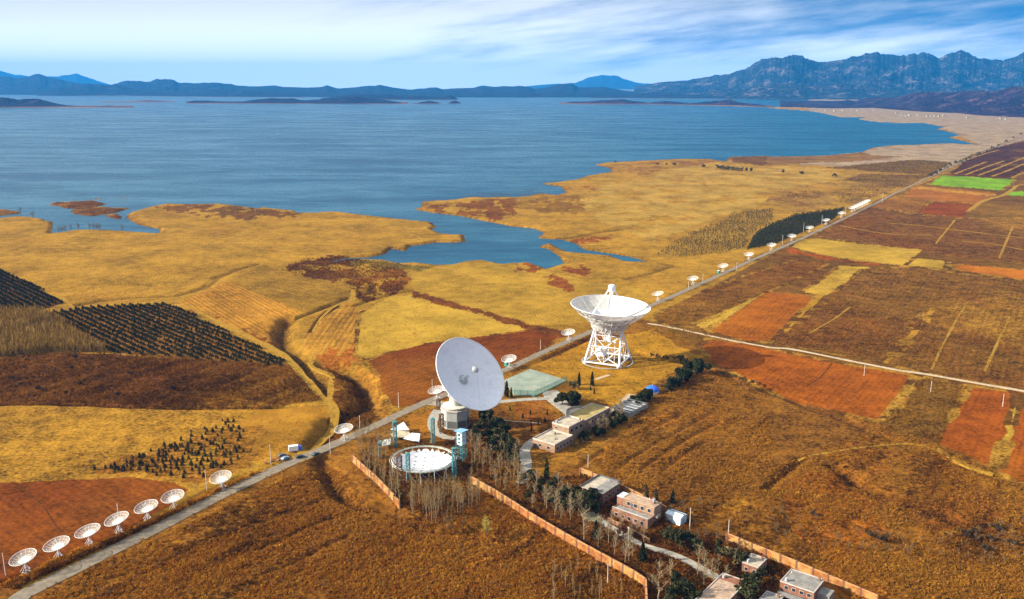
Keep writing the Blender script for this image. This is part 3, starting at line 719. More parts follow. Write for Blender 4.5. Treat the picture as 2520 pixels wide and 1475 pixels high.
# ------------------------------------------------------------------ lake water
wm = bpy.data.materials.new('lake water'); wm.use_nodes = True
T = NT(wm.node_tree); b = T.n['Principled BSDF']
geo = T.add('ShaderNodeNewGeometry'); pos = geo.outputs['Position']
mp = T.add('ShaderNodeMapping'); T.link(pos, mp.inputs[0]); mp.inputs['Scale'].default_value = (0.0030, 0.0100, 1); mp.inputs['Rotation'].default_value = (0, 0, R(-7))
s1 = T.noise(mp.outputs[0], 1.0, 6.0, 0.6)
mp2 = T.add('ShaderNodeMapping'); T.link(pos, mp2.inputs[0]); mp2.inputs['Scale'].default_value = (0.02, 0.06, 1); mp2.inputs['Rotation'].default_value = (0, 0, R(-12))
s2 = T.noise(mp2.outputs[0], 1.0, 5.0, 0.65)
wv = T.noise(pos, 0.22, 3.0, 0.6)
streak = T.math('ADD', T.math('MULTIPLY', s1, 0.6), T.math('MULTIPLY', s2, 0.4))
c = T.mix(T.ramp(streak, 0.34, 0.68), (0.001, 0.050, 0.105, 1), (0.006, 0.100, 0.150, 1))
T.link(c, b.inputs['Base Color'])
T.link(T.ramp(streak, 0.36, 0.68, 0.34, 0.20), b.inputs['Roughness'])
b.inputs['IOR'].default_value = 1.14
bp = T.add('ShaderNodeBump'); bp.inputs['Strength'].default_value = 0.3; bp.inputs['Distance'].default_value = 1.0
T.link(T.math('ADD', wv, T.math('MULTIPLY', s2, 2.0)), bp.inputs['Height']); T.link(bp.outputs[0], b.inputs['Normal'])
wb = MB()
for i in range(8):
    y0 = [735, 900, 1200, 2500, 5000, 9000, 14000, 19000][i]; y1 = [900, 1200, 2500, 5000, 9000, 14000, 19000, 26300][i]
    wb.quad((-30000, y0, ZW), (30000, y0, ZW), (30000, y1, ZW), (-30000, y1, ZW))
wo = wb.build('lake', wm); wo['kind'] = 'structure'

# ------------------------------------------------------------------ hills beyond the lake
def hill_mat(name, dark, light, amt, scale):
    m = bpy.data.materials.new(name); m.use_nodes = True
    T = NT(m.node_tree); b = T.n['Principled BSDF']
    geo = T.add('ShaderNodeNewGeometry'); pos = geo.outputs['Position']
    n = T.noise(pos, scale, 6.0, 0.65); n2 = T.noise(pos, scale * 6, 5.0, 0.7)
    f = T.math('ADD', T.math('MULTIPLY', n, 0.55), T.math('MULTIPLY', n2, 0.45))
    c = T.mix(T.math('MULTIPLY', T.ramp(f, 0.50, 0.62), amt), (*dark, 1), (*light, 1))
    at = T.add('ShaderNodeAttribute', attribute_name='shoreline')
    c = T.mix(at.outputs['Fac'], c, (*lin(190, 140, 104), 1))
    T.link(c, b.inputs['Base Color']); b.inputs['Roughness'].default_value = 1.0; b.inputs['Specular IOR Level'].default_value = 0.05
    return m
HM_ROCK = hill_mat('rocky mountain', (0.012, 0.018, 0.028), (0.22, 0.18, 0.17), 0.55, 0.0045)  # dark tone leans blue: some distance haze is painted into the hill colour
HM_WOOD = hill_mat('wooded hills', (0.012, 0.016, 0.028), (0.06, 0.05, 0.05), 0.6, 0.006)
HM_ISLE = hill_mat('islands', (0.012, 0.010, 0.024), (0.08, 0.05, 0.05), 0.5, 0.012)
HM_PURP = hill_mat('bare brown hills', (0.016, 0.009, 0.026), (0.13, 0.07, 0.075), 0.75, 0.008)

def interp(pts, x):
    xs_ = [p[0] for p in pts]; ys_ = [p[1] for p in pts]
    return np.interp(x, xs_, ys_)
def hills(name, top, base, thick, m, rough=0.25, nscale=700, nx=420, ns=46, seed=0, z0=ZW - 3, beach=0.0, rel=None):
    """a ridge of hills: crest line and foot line as surveyed, real depth behind"""
    X0 = top[0][0]; X1 = top[-1][0]
    xd = np.linspace(X0, X1, nx)
    yt = interp(top, xd); yb = interp(base, xd)
    vb = (yb - 737) / F; tb = (H - ZW) / (SP + vb * CP); d0 = tb * (CP - vb * SP)
    d1 = d0 + thick
    vt = (yt - 737) / F; tt = d1 / (CP - vt * SP); zt = H - tt * (SP + vt * CP)
    zt = np.maximum(zt, 2)
    zt = zt * (1 + 0.17 * (fbm(xd / 14, xd * 0 + seed, seed, 5) - 0.5))
    s = np.linspace(0, 2, ns)
    S, XX = np.meshgrid(s, xd, indexing='ij')
    D = d0[None, :] + (S * thick)
    U = (XX - 1260) / F
    XW = U * D * 1.0 / CP * 1.0
    XW = U * (D * CP + H * SP)
    k = np.where(S <= 1, S, 2 - S)
    wx = XW + nscale * 0.5 * (fbm(XW / nscale, D / nscale, seed + 1, 3) - 0.5)
    n = 0.5 * ridged((wx + 0.55 * D) / (nscale * 1.3), (D - 0.55 * wx) / (nscale * 2.4), seed + 3, 6) + 0.5 * ridged((wx - 0.75 * D) / (nscale * 1.5), (D + 0.75 * wx) / (nscale * 2.6), seed + 5, 6)
    n2 = ridged(wx / (nscale * 0.45), D / (nscale * 0.5), seed + 8, 5)
    shape = k ** 0.9
    carve = rough * (1 - (0.6 * n + 0.4 * n2)) * 2.4
    fade = np.clip((1 - k) * 3.0, 0, 1)
    h = zt[None, :] * shape * np.clip(1 - carve * fade, 0.05, 1.3)
    h = h * (1 + 0.0 * k)
    Zg = z0 + (h - z0) * np.clip(k * 14, 0, 1)
    idx = np.arange(ns * nx).reshape(ns, nx)
    q = np.stack([idx[:-1, :-1], idx[:-1, 1:], idx[1:, 1:], idx[1:, :-1]], -1).reshape(-1)
    bz = np.zeros(ns * nx)
    if beach: bz = (np.clip(1 - (Zg.ravel() - ZW) / beach, 0, 1) * (0.35 + 0.65 * vnoise(XW.ravel() / 160, D.ravel() / 160, seed))) 
    me = mesh_np(name, np.stack([XW.ravel(), D.ravel(), Zg.ravel()], 1), q, 4, [m], None, dict(shoreline=np.clip(bz, 0, 1)), False)
    o = bpy.data.objects.new(name, me); COL.objects.link(o); o['kind'] = 'structure'
    return o
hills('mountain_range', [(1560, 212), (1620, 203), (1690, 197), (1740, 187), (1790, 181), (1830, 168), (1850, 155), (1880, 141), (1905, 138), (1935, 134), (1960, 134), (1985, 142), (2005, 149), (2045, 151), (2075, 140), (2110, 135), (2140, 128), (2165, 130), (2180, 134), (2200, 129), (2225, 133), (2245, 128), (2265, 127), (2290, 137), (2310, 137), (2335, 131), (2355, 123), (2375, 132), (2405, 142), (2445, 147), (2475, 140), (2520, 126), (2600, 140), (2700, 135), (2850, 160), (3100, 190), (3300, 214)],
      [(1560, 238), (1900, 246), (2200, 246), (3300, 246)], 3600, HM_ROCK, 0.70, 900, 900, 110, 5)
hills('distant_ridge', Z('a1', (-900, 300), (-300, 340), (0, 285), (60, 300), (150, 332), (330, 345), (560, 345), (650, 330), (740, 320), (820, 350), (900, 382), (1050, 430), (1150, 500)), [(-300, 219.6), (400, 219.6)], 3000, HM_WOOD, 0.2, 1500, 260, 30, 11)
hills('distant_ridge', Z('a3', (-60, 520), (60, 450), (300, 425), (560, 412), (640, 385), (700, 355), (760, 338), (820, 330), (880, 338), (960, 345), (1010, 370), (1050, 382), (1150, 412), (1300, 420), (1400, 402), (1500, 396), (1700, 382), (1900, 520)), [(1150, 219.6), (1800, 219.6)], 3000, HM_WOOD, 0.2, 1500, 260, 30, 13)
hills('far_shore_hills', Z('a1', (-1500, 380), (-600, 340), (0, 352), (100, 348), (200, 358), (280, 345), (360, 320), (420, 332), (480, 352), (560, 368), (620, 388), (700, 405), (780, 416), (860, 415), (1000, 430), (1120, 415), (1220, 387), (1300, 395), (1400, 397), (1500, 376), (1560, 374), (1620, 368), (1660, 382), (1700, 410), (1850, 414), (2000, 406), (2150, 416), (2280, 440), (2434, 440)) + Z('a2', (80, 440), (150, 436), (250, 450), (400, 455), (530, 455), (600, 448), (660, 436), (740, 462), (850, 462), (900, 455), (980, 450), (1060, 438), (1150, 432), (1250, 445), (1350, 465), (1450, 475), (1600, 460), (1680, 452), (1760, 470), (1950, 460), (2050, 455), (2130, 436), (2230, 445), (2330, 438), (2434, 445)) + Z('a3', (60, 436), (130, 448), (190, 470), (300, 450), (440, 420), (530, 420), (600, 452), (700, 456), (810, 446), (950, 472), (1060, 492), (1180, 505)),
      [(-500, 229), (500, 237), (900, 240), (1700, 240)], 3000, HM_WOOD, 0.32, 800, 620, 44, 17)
hills('near_shore_ridge', Z('a1', (350, 520), (560, 455), (700, 440), (850, 420), (1000, 432), (1120, 428), (1250, 462), (1400, 478), (1600, 486), (1750, 492), (1900, 510), (2050, 488), (2150, 505), (2300, 480), (2434, 490)) + Z('a2', (60, 500), (140, 488), (250, 512), (400, 525), (450, 545)), [(100, 236.5), (300, 236), (500, 238.5), (800, 240)], 900, HM_WOOD, 0.3, 420, 330, 34, 23, beach=5)
hills('headland', Z('a2', (600, 560), (900, 520), (1100, 525), (1250, 520), (1370, 545), (1450, 535), (1530, 528), (1640, 546), (1720, 545), (1820, 528), (1860, 545), (1890, 572)), [(800, 246), (1200, 246)], 500, HM_ISLE, 0.3, 300, 200, 26, 29, beach=4)
hills('headland', Z('a2', (1890, 555), (2050, 520), (2150, 530), (2300, 525), (2434, 520)) + Z('a3', (80, 512), (150, 508), (250, 518), (380, 522), (480, 534), (505, 552)), [(1100, 239.5), (1500, 239.5)], 700, HM_ISLE, 0.3, 300, 200, 26, 31, beach=4)
hills('headland', Z('a1', (-900, 560), (-300, 530), (-60, 545), (80, 548), (140, 560), (180, 572), (220, 564), (280, 560), (330, 558), (380, 560), (440, 580), (500, 596), (560, 610), (640, 624), (760, 634), (900, 638), (1000, 628), (1100, 636), (1260, 648)), [(-300, 266), (100, 265), (340, 265)], 260, HM_ISLE, 0.3, 260, 260, 30, 37, beach=9)
hills('sand_spit', Z('a1', (960, 602), (1100, 592), (1250, 585), (1400, 575), (1530, 582), (1650, 592)), [(250, 252), (450, 251)], 160, HM_PURP, 0.2, 160, 120, 16, 41, beach=40)
hills('island', Z('a1', (1760, 592), (1840, 580), (1950, 578), (2050, 588), (2200, 590), (2300, 588), (2434, 566)) + Z('a2', (60, 562), (140, 556), (240, 560), (330, 556), (400, 574), (480, 576), (560, 570), (620, 562), (680, 556), (760, 562), (850, 545), (930, 540), (1000, 546), (1100, 566), (1200, 572), (1320, 592), (1420, 614)), [(450, 255), (1030, 256.5)], 420, HM_ISLE, 0.32, 260, 360, 30, 43, beach=6)
hills('islet', Z('a2', (1470, 612), (1540, 596), (1620, 580), (1690, 592), (1740, 612)), [(1000, 256), (1130, 256)], 120, HM_ISLE, 0.3, 120, 70, 18, 47, beach=7)
hills('islet', Z('a2', (1800, 606), (1835, 584), (1862, 578), (1890, 588), (1925, 607)), [(1000, 255), (1230, 255)], 90, HM_ISLE, 0.3, 120, 50, 16, 48, beach=4)
hills('island', Z('a3', (420, 608), (500, 594), (560, 590), (660, 588), (800, 576), (900, 574), (1020, 565), (1100, 582), (1200, 592), (1260, 602), (1400, 582), (1520, 590), (1620, 600), (1700, 602), (1800, 588), (1880, 582), (1960, 574), (2030, 568), (2090, 588), (2150, 600), (2300, 615), (2434, 642)), [(1380, 256), (1600, 257), (1800, 261), (1960, 267)], 260, HM_PURP, 0.32, 220, 360, 28, 53, beach=8)
hills('headland', Z('a3', (700, 540), (850, 528), (1050, 520), (1200, 510), (1400, 500), (1600, 520), (1900, 515), (2434, 530)), [(1400, 241), (2000, 245)], 900, HM_WOOD, 0.3, 400, 220, 26, 57, beach=4)
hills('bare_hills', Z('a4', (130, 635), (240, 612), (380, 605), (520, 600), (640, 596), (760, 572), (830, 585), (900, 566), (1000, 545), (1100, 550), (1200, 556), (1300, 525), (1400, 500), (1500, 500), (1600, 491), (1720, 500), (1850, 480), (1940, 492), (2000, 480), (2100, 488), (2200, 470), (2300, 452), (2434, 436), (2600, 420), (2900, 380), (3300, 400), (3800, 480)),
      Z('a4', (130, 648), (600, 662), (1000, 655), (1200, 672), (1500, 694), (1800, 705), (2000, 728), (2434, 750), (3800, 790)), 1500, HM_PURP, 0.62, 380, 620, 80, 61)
# ------------------------------------------------------------------ roads, tracks and paths
def smooth(pts, step):
    """Catmull-Rom through world points"""
    p = [np.array(q[:2], float) for q in pts]; p = [2 * p[0] - p[1]] + p + [2 * p[-1] - p[-2]]
    r = []
    for i in range(1, len(p) - 2):
        n = max(1, int(np.linalg.norm(p[i + 1] - p[i]) / step))
        for k in range(n):
            t = k / n
            r.append(0.5 * (2 * p[i] + (p[i + 1] - p[i - 1]) * t + (2 * p[i - 1] - 5 * p[i] + 4 * p[i + 1] - p[i + 2]) * t * t + (3 * p[i] - p[i - 1] - 3 * p[i + 1] + p[i + 2]) * t ** 3))
    r.append(p[-2]); return np.array(r)
def ribbon(name, pts, width, m, lift=0.14, step=4.0, wob=0.0, crown=0.0):
    c = smooth(pts, step)
    d = np.gradient(c, axis=0); d /= np.linalg.norm(d, axis=1)[:, None]
    nrm = np.stack([-d[:, 1], d[:, 0]], 1)
    w = np.broadcast_to(np.asarray(width, float), (len(c),)) / 2 if not hasattr(width, '__len__') else np.interp(np.linspace(0, 1, len(c)), np.linspace(0, 1, len(width)), width) / 2
    w = w * (1 + wob * (vnoise(c[:, 0] / 9, c[:, 1] / 9, 4) - 0.5))
    offs = [-1, -0.5, 0, 0.5, 1]
    P3 = []
    zs = []
    for o in offs:
        q = c + nrm * (w * o)[:, None]
        zs.append(ground_h(q[:, 0], q[:, 1])); P3.append(q)
    zc = np.max(np.array(zs), 0) + lift
    V = np.concatenate([np.stack([P3[i][:, 0], P3[i][:, 1], zc + crown * (1 - abs(offs[i]))], 1) for i in range(5)] + [np.stack([P3[i][:, 0], P3[i][:, 1], zc - 1.0], 1) for i in (0, 4)])
    n = len(c); f = []
    for a, b in ((0, 1), (1, 2), (2, 3), (3, 4), (5, 0), (4, 6)):
        for i in range(n - 1): f += [a * n + i, a * n + i + 1, b * n + i + 1, b * n + i][::-1]
    me = mesh_np(name, V, np.array(f), 4, [m])
    o = bpy.data.objects.new(name, me); COL.objects.link(o); o['kind'] = 'structure'
    return o
def sheet(name, poly_d, m, lift=0.12, z=None):
    pts = [G(*p) for p in poly_d]
    z = max(p[2] for p in pts) + lift if z is None else z
    o = MB().prism([(p[0], p[1]) for p in pts], z - 1.2, z).build(name, m); o['kind'] = 'structure'
    return o
ROADM = mat('worn asphalt road', (0.22, 0.18, 0.13), 0.95, 0.18, 0.4, 0.1, tint=(0.19, 0.15, 0.10), tint_scale=0.12, tint_amt=0.6)
DIRT = mat('dirt track', (0.36, 0.25, 0.12), 0.98, 0.2, 0.5, 0.05, tint=lin(150, 108, 54), tint_scale=0.15, tint_amt=0.7)
DIRTP = mat('pale dirt lane', (0.46, 0.36, 0.24), 0.98, 0.18, 0.5, 0.05, tint=lin(164, 124, 80), tint_scale=0.12, tint_amt=0.6)
GRASSY = mat('grassy track', lin(188, 150, 72), 0.98, 0.25, 0.6, 0.05, tint=lin(140, 100, 44), tint_scale=0.2, tint_amt=0.7)
ribbon('road', ROAD_W, [7.0, 5.2, 5.0, 4.6, 4.4, 4.6, 5.0, 5.2, 6, 7, 8, 9, 9], ROADM, 0.16, 4, 0.06, 0.05)
Pw = lambda pts: [P(*p)[:2] for p in pts]
ribbon('dirt_track', Pw(TRACK_D), [3.0, 3.0, 3.5, 5.0, 4.5, 4.5], GRASSY, 0.12, 4, 0.5)
ribbon('dirt_track', Pw(Z('c2', (690, 830), (690, 700), (700, 600), (610, 560), (540, 500), (480, 440))), [4.5, 3.5, 2.5], GRASSY, 0.12, 3, 0.5)
ribbon('dirt_track', Pw(Z('b2', (520, 1475), (580, 1360), (660, 1280), (760, 1215), (900, 1160))), [2.2, 2.2, 2.0], GRASSY, 0.1, 4, 0.5)
ribbon('dirt_track', Pw(Z('b2', (890, 1180), (905, 1120), (910, 1040))), 4.5, GRASSY, 0.1, 3, 0.5)
ribbon('dirt_lane', Pw(Z('c3', (1250, 110), (1380, 130), (1640, 180), (1900, 235), (2120, 280), (2434, 335)) + Z('c4', (200, 340), (560, 410), (900, 480), (1200, 540), (1500, 585), (1900, 655), (2434, 745), (3000, 850))), [2.4, 2.8, 3.0, 3.2], DIRTP, 0.14, 4, 0.35)
ribbon('dirt_track', Pw(Z('c4', (300, 1380), (560, 1330), (1000, 1260), (1350, 1240), (1600, 1290), (1800, 1400), (1950, 1470)) + Z('d4', (2050, 260), (2150, 290))), [1.2, 1.6, 2.4, 3.4, 2.5], GRASSY, 0.12, 4, 0.6)
ribbon('dirt_track', Pw(Z('a4', (3000, 1340), (2434, 1375), (2330, 1420), (2240, 1475)) + Z('b4', (2050, 240), (1900, 340))), [5, 6, 7, 6], GRASSY, 0.25, 8, 0.5)
ribbon('concrete_path', Pw([(1222, 990), (1260, 986), (1300, 983), (1345, 981), (1372, 979)]), 4.2, CONC, 0.15, 3)
ribbon('concrete_path', Pw([(1352, 962), (1372, 985), (1392, 1008), (1404, 1024), (1396, 1040), (1365, 1058), (1330, 1076), (1302, 1094), (1291, 1112), (1294, 1135), (1292, 1160), (1280, 1190)]), [9, 12, 9, 5, 5, 5.2, 5.2, 5.0, 5.0, 5.5, 5, 4], CONC, 0.13, 3)
ribbon('concrete_path', Pw([(1080, 1010), (1068, 1028), (1064, 1048), (1075, 1066), (1098, 1078), (1120, 1080)]), [6, 5.5, 5, 4.5, 4], CONC, 0.14, 3)
ribbon('concrete_path', Pw([(1052, 992), (1075, 993), (1100, 1000)]), 7, CONC, 0.15, 3)
ribbon('concrete_path', Pw([(1500, 922), (1482, 928), (1465, 934)]), 2.5, DIRTP, 0.12, 3)
ribbon('concrete_path', Pw(Z('d3', (700, 650), (800, 720), (1000, 850), (1200, 960), (1400, 1020), (1600, 1100), (1900, 1270), (2000, 1330))), [3.4, 3.0, 3.0, 3.4, 3.6, 3.6], CONC, 0.14, 3)
ribbon('garden_path', Pw(Z('m', (60, 770), (200, 790), (420, 800), (560, 815))), 0.9, DIRTP, 0.1, 3)
ribbon('gravel_strip', Pw(Z('m', (1800, 420), (1740, 470), (1690, 520))), 6, DIRTP, 0.12, 3)
sheet('sports_court', Z('m', (410, 85), (912, 238), (470, 452), (195, 440), (55, 235)), mat('faded green court', (0.25, 0.29, 0.23), 0.9, 0.15, 0.15, 0.1, tint=(0.40, 0.36, 0.29), tint_scale=0.06, tint_amt=0.8), 0.15)
sheet('yard', Z('h', (0, 840), (130, 830), (420, 960), (440, 1010), (330, 1040), (150, 1000)), mat('mossy yard slab', (0.32, 0.29, 0.17), 0.95, 0.2, 0.4), 0.15)
sheet('yard', [(712, 1130), (745, 1112), (778, 1118), (800, 1108), (796, 1116), (740, 1140)], GRASSY, 0.12)

# ------------------------------------------------------------------ scrub, tufts and rows: ground cover nobody could count
def tufts(name, xd, yd, size, hgt, cols, K=7, label=None, cat='scrub', cv=0.15):
    """one mesh of ragged clumps standing at the given ground pixels"""
    n = len(xd)
    u = (xd - 1260) / F; v = (yd - 737) / F; t = H / (SP + v * CP)
    x = u * t; y = t * (CP - v * SP); z = ground_h(x, y)
    ok = np.ones(n, bool)
    size = np.broadcast_to(size, (n,)) * np.where(rng.random(n) < 0.12, rng.uniform(1.2, 1.9, n), rng.uniform(0.45, 1.15, n)) * (0.8 + 0.5 * vnoise(x / 20, y / 20, 93)); hgt = np.broadcast_to(hgt, (n,)) * rng.uniform(0.6, 1.4, n)
    a = rng.uniform(0, 2 * np.pi, (n, K)); rr = rng.uniform(0.1, 1, (n, K)) ** 0.7
    c0 = np.stack([np.cos(a) * rr * 0.5, np.sin(a) * rr * 0.5, rng.uniform(0.0, 0.35, (n, K))], -1)
    tri = np.zeros((n, K, 3, 3))
    for j in range(3):
        b = rng.uniform(0, 2 * np.pi, (n, K)); q = rng.uniform(0.12, 0.34, (n, K))
        tri[:, :, j, 0] = c0[..., 0] + np.cos(b) * q; tri[:, :, j, 1] = c0[..., 1] + np.sin(b) * q
        tri[:, :, j, 2] = np.abs(c0[..., 2] + (rng.uniform(-0.1, 0.75, (n, K)) if j else rng.uniform(0.4, 1.0, (n, K))))
    tri[..., :2] *= size[:, None, None, None]; tri[..., 2] *= hgt[:, None, None]
    tri[..., 0] += x[:, None, None]; tri[..., 1] += y[:, None, None]; tri[..., 2] += z[:, None, None] - 0.08
    cols = np.array(cols) * 1.75
    # kinds of growth come in drifts, not evenly mixed
    al, ac = x * 0.57 + y * 0.82, -x * 0.82 + y * 0.57
    pick = (0.5 * fbm(x / 26, y / 26, 91, 3) + 0.5 * fbm(al / 40, ac / 5, 92, 3)) * 2.2 - 0.6 + rng.normal(0, 0.17, n)
    ci = cols[np.clip((pick * len(cols)).astype(int), 0, len(cols) - 1)]
    cc = ci[:, None, :] * rng.uniform(1 - cv, 1 + cv, (n, K))[..., None]
    cc = np.repeat(cc[:, :, None, :], 3, 2).reshape(-1, 3)
    me = mesh_np(name, tri.reshape(-1, 3), np.arange(n * K * 3), 3, [SCRUB], cc)
    o = bpy.data.objects.new(name, me); COL.objects.link(o)
    return kind(o, 'stuff', label, cat)
def scatter_px(polys, area, dens=None, excl=()):
    """random survey pixels inside polygons, one per `area` square pixels"""
    X_, Y_ = [], []
    for poly in polys:
        px = [p[0] for p in poly]; py = [p[1] for p in poly]
        x0, x1, y0, y1 = min(px), max(px), min(py), max(py)
        n = int((x1 - x0) * (y1 - y0) / area)
        a = rng.uniform(x0, x1, n); b = rng.uniform(y0, y1, n)
        k = inpoly(a, b, poly)
        X_.append(a[k]); Y_.append(b[k])
    a = np.concatenate(X_); b = np.concatenate(Y_)
    for e in excl:
        k = ~inpoly(a, b, e); a, b = a[k], b[k]
    if dens is not None:
        u = (a - 1260) / F; v = (b - 737) / F; t = H / (SP + v * CP); x = u * t; y = t * (CP - v * SP)
        k = rng.random(len(a)) < dens(x, y); a, b = a[k], b[k]
    return a, b
def road_px_clear(a, b, w=4.5):
    u = (a - 1260) / F; v = (b - 737) / F; t = H / (SP + v * CP); x = u * t; y = t * (CP - v * SP)
    d = linedist(x, y, ROAD_W, np.full(len(x), 99.0), 12)
    for q in (Pw(TRACK_D),): d = np.minimum(d, linedist(x, y, [tuple(p) for p in q], np.full(len(x), 99.0), 12) + 1.5)
    k = d > w
    return a[k], b[k]
def clump(s, lo, hi, seed):
    lines = [q for q in DITCH if q[1] < 1.6]
    def f(x, y):
        v = np.clip((0.5 * fbm(x / s, y / s, seed, 3) + 0.5 * fbm((x * 0.57 + y * 0.82) / (s * 2.5), (-x * 0.82 + y * 0.57) / (s * 0.35), seed + 1, 3) - lo) / (hi - lo), 0.05, 1)
        d = np.full(x.shape, 99.0)
        for q in lines: linedist(x, y, q[0], d, 6)
        return v * np.where(d < 1.6, 0.06, 1.0)
    return f
B1, B2, B3, B4c, B5c = lin(152, 106, 44), lin(124, 82, 34), lin(172, 126, 54), lin(84, 54, 26), lin(142, 88, 36)
COMPOUND = [(865, 1112), (960, 1050), (1050, 1000), (1250, 920), (1420, 850), (1600, 800), (1720, 880), (1610, 960), (1490, 1110), (1640, 1250), (2080, 1440), (2150, 1500), (1590, 1500), (1585, 1425), (1300, 1265), (1160, 1180), (985, 1245)]
fore = [(60, 1500), (240, 1390), (420, 1310), (600, 1225), (800, 1130), (845, 1165), (905, 1235), (990, 1260), (1170, 1190), (1300, 1270), (1400, 1330), (1590, 1430), (1590, 1500)]
a, b = scatter_px([fore], 8.5, clump(18, 0.2, 0.6, 71)); a, b = road_px_clear(a, b)
tufts('dry_scrub', a, b, 1.35, 0.9, [B4c, B2, B1, B5c, B1, B3, B1], 10, 'low brown scrub covering the slope below the road')
right = [Z('c3', (700, 1400), (1000, 1150), (1200, 900), (1700, 480), (1900, 560), (2434, 740), (2434, 1475))[i] for i in range(7)] + [(2165, 1036), (2310, 1096), (2520, 1195), (2560, 1500), (2110, 1500), (2070, 1430), (1790, 1310), (1640, 1240), (1500, 1175)]
a, b = scatter_px([right], 11, clump(20, 0.25, 0.65, 73))
tufts('dry_scrub', a, b, 1.2, 0.75, [B4c, B2, B1, lin(150, 110, 48), B3, B1], 9, 'brown and ochre scrub on the slope right of the walled compound')
fieldsO = [[(1602, 776), (1760, 702), (1950, 641), (2046, 646), (1830, 746), (1722, 806), (1640, 800)], Z('b4', (450, 560), (620, 430), (980, 300), (1400, 360), (1800, 400), (2600, 400), (2600, 860), (1800, 765), (1480, 700), (900, 640)),
           [(1900, 842), (2000, 770), (2120, 662), (2250, 655), (2360, 672), (2540, 690), (2540, 965), (2280, 918), (2100, 880)], [(2180, 1034), (2275, 928), (2384, 948), (2345, 1020), (2308, 1092)], [(1580, 800), (1740, 815), (1850, 842), (1740, 832), (1700, 860), (1600, 830)]]
a, b = scatter_px(fieldsO, 11, clump(11, 0.34, 0.64, 75))
tufts('weedy_growth', a, b, 1.05, 0.9, [lin(128, 92, 44), lin(106, 74, 34), lin(146, 108, 52), lin(118, 78, 36)], 7, 'brown weeds standing on the fallow fields right of the road')
a, b = scatter_px([[(-60, 905), (0, 882), (120, 866), (270, 871), (640, 895), (720, 902), (798, 985), (640, 1002), (0, 998), (-60, 1000)], Z('c2', (540, 480), (700, 480), (900, 570), (1010, 690), (1050, 800), (980, 900), (820, 940), (720, 900), (720, 640)),
                   Z('c2', (700, 900), (960, 960), (1090, 860), (1110, 1010), (1010, 1100), (900, 1120), (640, 1220), (560, 1260)), [(690, 666), (740, 640), (840, 630), (900, 642), (985, 650), (1010, 690), (990, 716), (885, 742), (860, 700)]], 8, clump(13, 0.1, 0.65, 77)); a, b = road_px_clear(a, b)
tufts('rusty_brush', a, b, 1.5, 1.4, [lin(76, 50, 26), lin(98, 64, 30), lin(116, 76, 34), lin(134, 92, 42)], 8, 'rusty brown brush on the strip left of the gully and in it')
a, b = scatter_px([[(-60, 1010), (0, 1003), (350, 1000), (640, 1004), (790, 999), (805, 1015), (770, 1075), (700, 1112), (560, 1168), (460, 1197), (330, 1172), (210, 1178), (0, 1185), (-60, 1190)]], 26, clump(13, 0.36, 0.7, 79))
tufts('grass_tussocks', a, b, 0.85, 0.55, [lin(150, 104, 44), lin(120, 76, 34), lin(186, 146, 66)], 5, 'dark tussocks dotting the yellow grass field on the left', 'grass')
a, b = scatter_px([[(-60, 880), (-60, 770), (0, 772), (90, 766), (150, 790), (200, 830), (270, 868), (120, 866), (0, 882)]], 3.4)
tufts('bare_thicket', a, b, 0.9, 5.5, [lin(130, 106, 70), lin(112, 88, 56), lin(146, 120, 82), lin(96, 74, 48)], 4, 'grey brown thicket of leafless saplings at the left edge', 'thicket')
gold = [(-60, 610), (0, 545), (130, 575), (400, 580), (400, 505), (640, 512), (1060, 560), (1140, 585), (850, 635), (640, 650), (300, 740), (160, 742), (0, 660), (-60, 650)]
gold2 = [(1010, 680), (1340, 668), (1600, 712), (1480, 790), (1330, 800)]
gold3 = [(1400, 450), (1800, 400), (2200, 420), (1850, 520), (1560, 640), (1330, 580), (1130, 525)]
gold4 = [(884, 770), (960, 731), (1010, 724), (1312, 808), (1050, 846), (897, 886)]
a, b = scatter_px([gold, gold2, gold3, gold4], 24, clump(18, 0.3, 0.75, 81))
tufts('tall_grass', a, b, 1.3, 0.7, [lin(168, 126, 50), lin(150, 106, 44), lin(190, 150, 66), lin(140, 92, 38)], 4, 'tussocks of golden grass on the lakeside meadows', 'grass')
# dotted stubble rows
def rows(polys, A, B, rowgap, gap, jit=0.15, keep=0.85):
    A = P(*A)[:2]; B = P(*B)[:2]; d = (B - A) / np.linalg.norm(B - A); e = np.array((-d[1], d[0]))
    oa, ob, ox, oy = [], [], [], []
    for poly in polys:
        w_ = np.array([P(*p)[:2] for p in poly]); ca = (w_ - A) @ d; cb = (w_ - A) @ e
        ia = np.arange(math.floor(ca.min() / gap), math.ceil(ca.max() / gap) + 1); ib = np.arange(math.floor(cb.min() / rowgap), math.ceil(cb.max() / rowgap) + 1)
        ga, gb = np.meshgrid(ia * gap, ib * rowgap); n = ga.size
        pts = A + (ga.ravel() + rng.normal(0, jit * gap, n))[:, None] * d + (gb.ravel() + rng.normal(0, jit * rowgap * 0.6, n))[:, None] * e
        q = Q(pts[:, 0], pts[:, 1], 0.0)
        k = inpoly(q[0], q[1], poly) & (rng.random(n) < keep)
        oa.append(q[0][k]); ob.append(q[1][k]); ox.append(pts[k, 0]); oy.append(pts[k, 1])
    return np.concatenate(oa), np.concatenate(ob), np.concatenate(ox), np.concatenate(oy)
r1 = rows([[(430, 745), (560, 690), (740, 765), (690, 800), (692, 850)]], (560, 700), (700, 775), 3.6, 2.0)
r2 = rows([[(560, 692), (650, 651), (690, 666), (872, 700), (852, 742), (742, 766)]], (600, 690), (830, 745), 4.2, 2.6)
r3 = rows([[(745, 850), (760, 790), (800, 762), (872, 745), (886, 772), (880, 830), (872, 892), (790, 892)]], (760, 880), (850, 760), 4.2, 2.2)
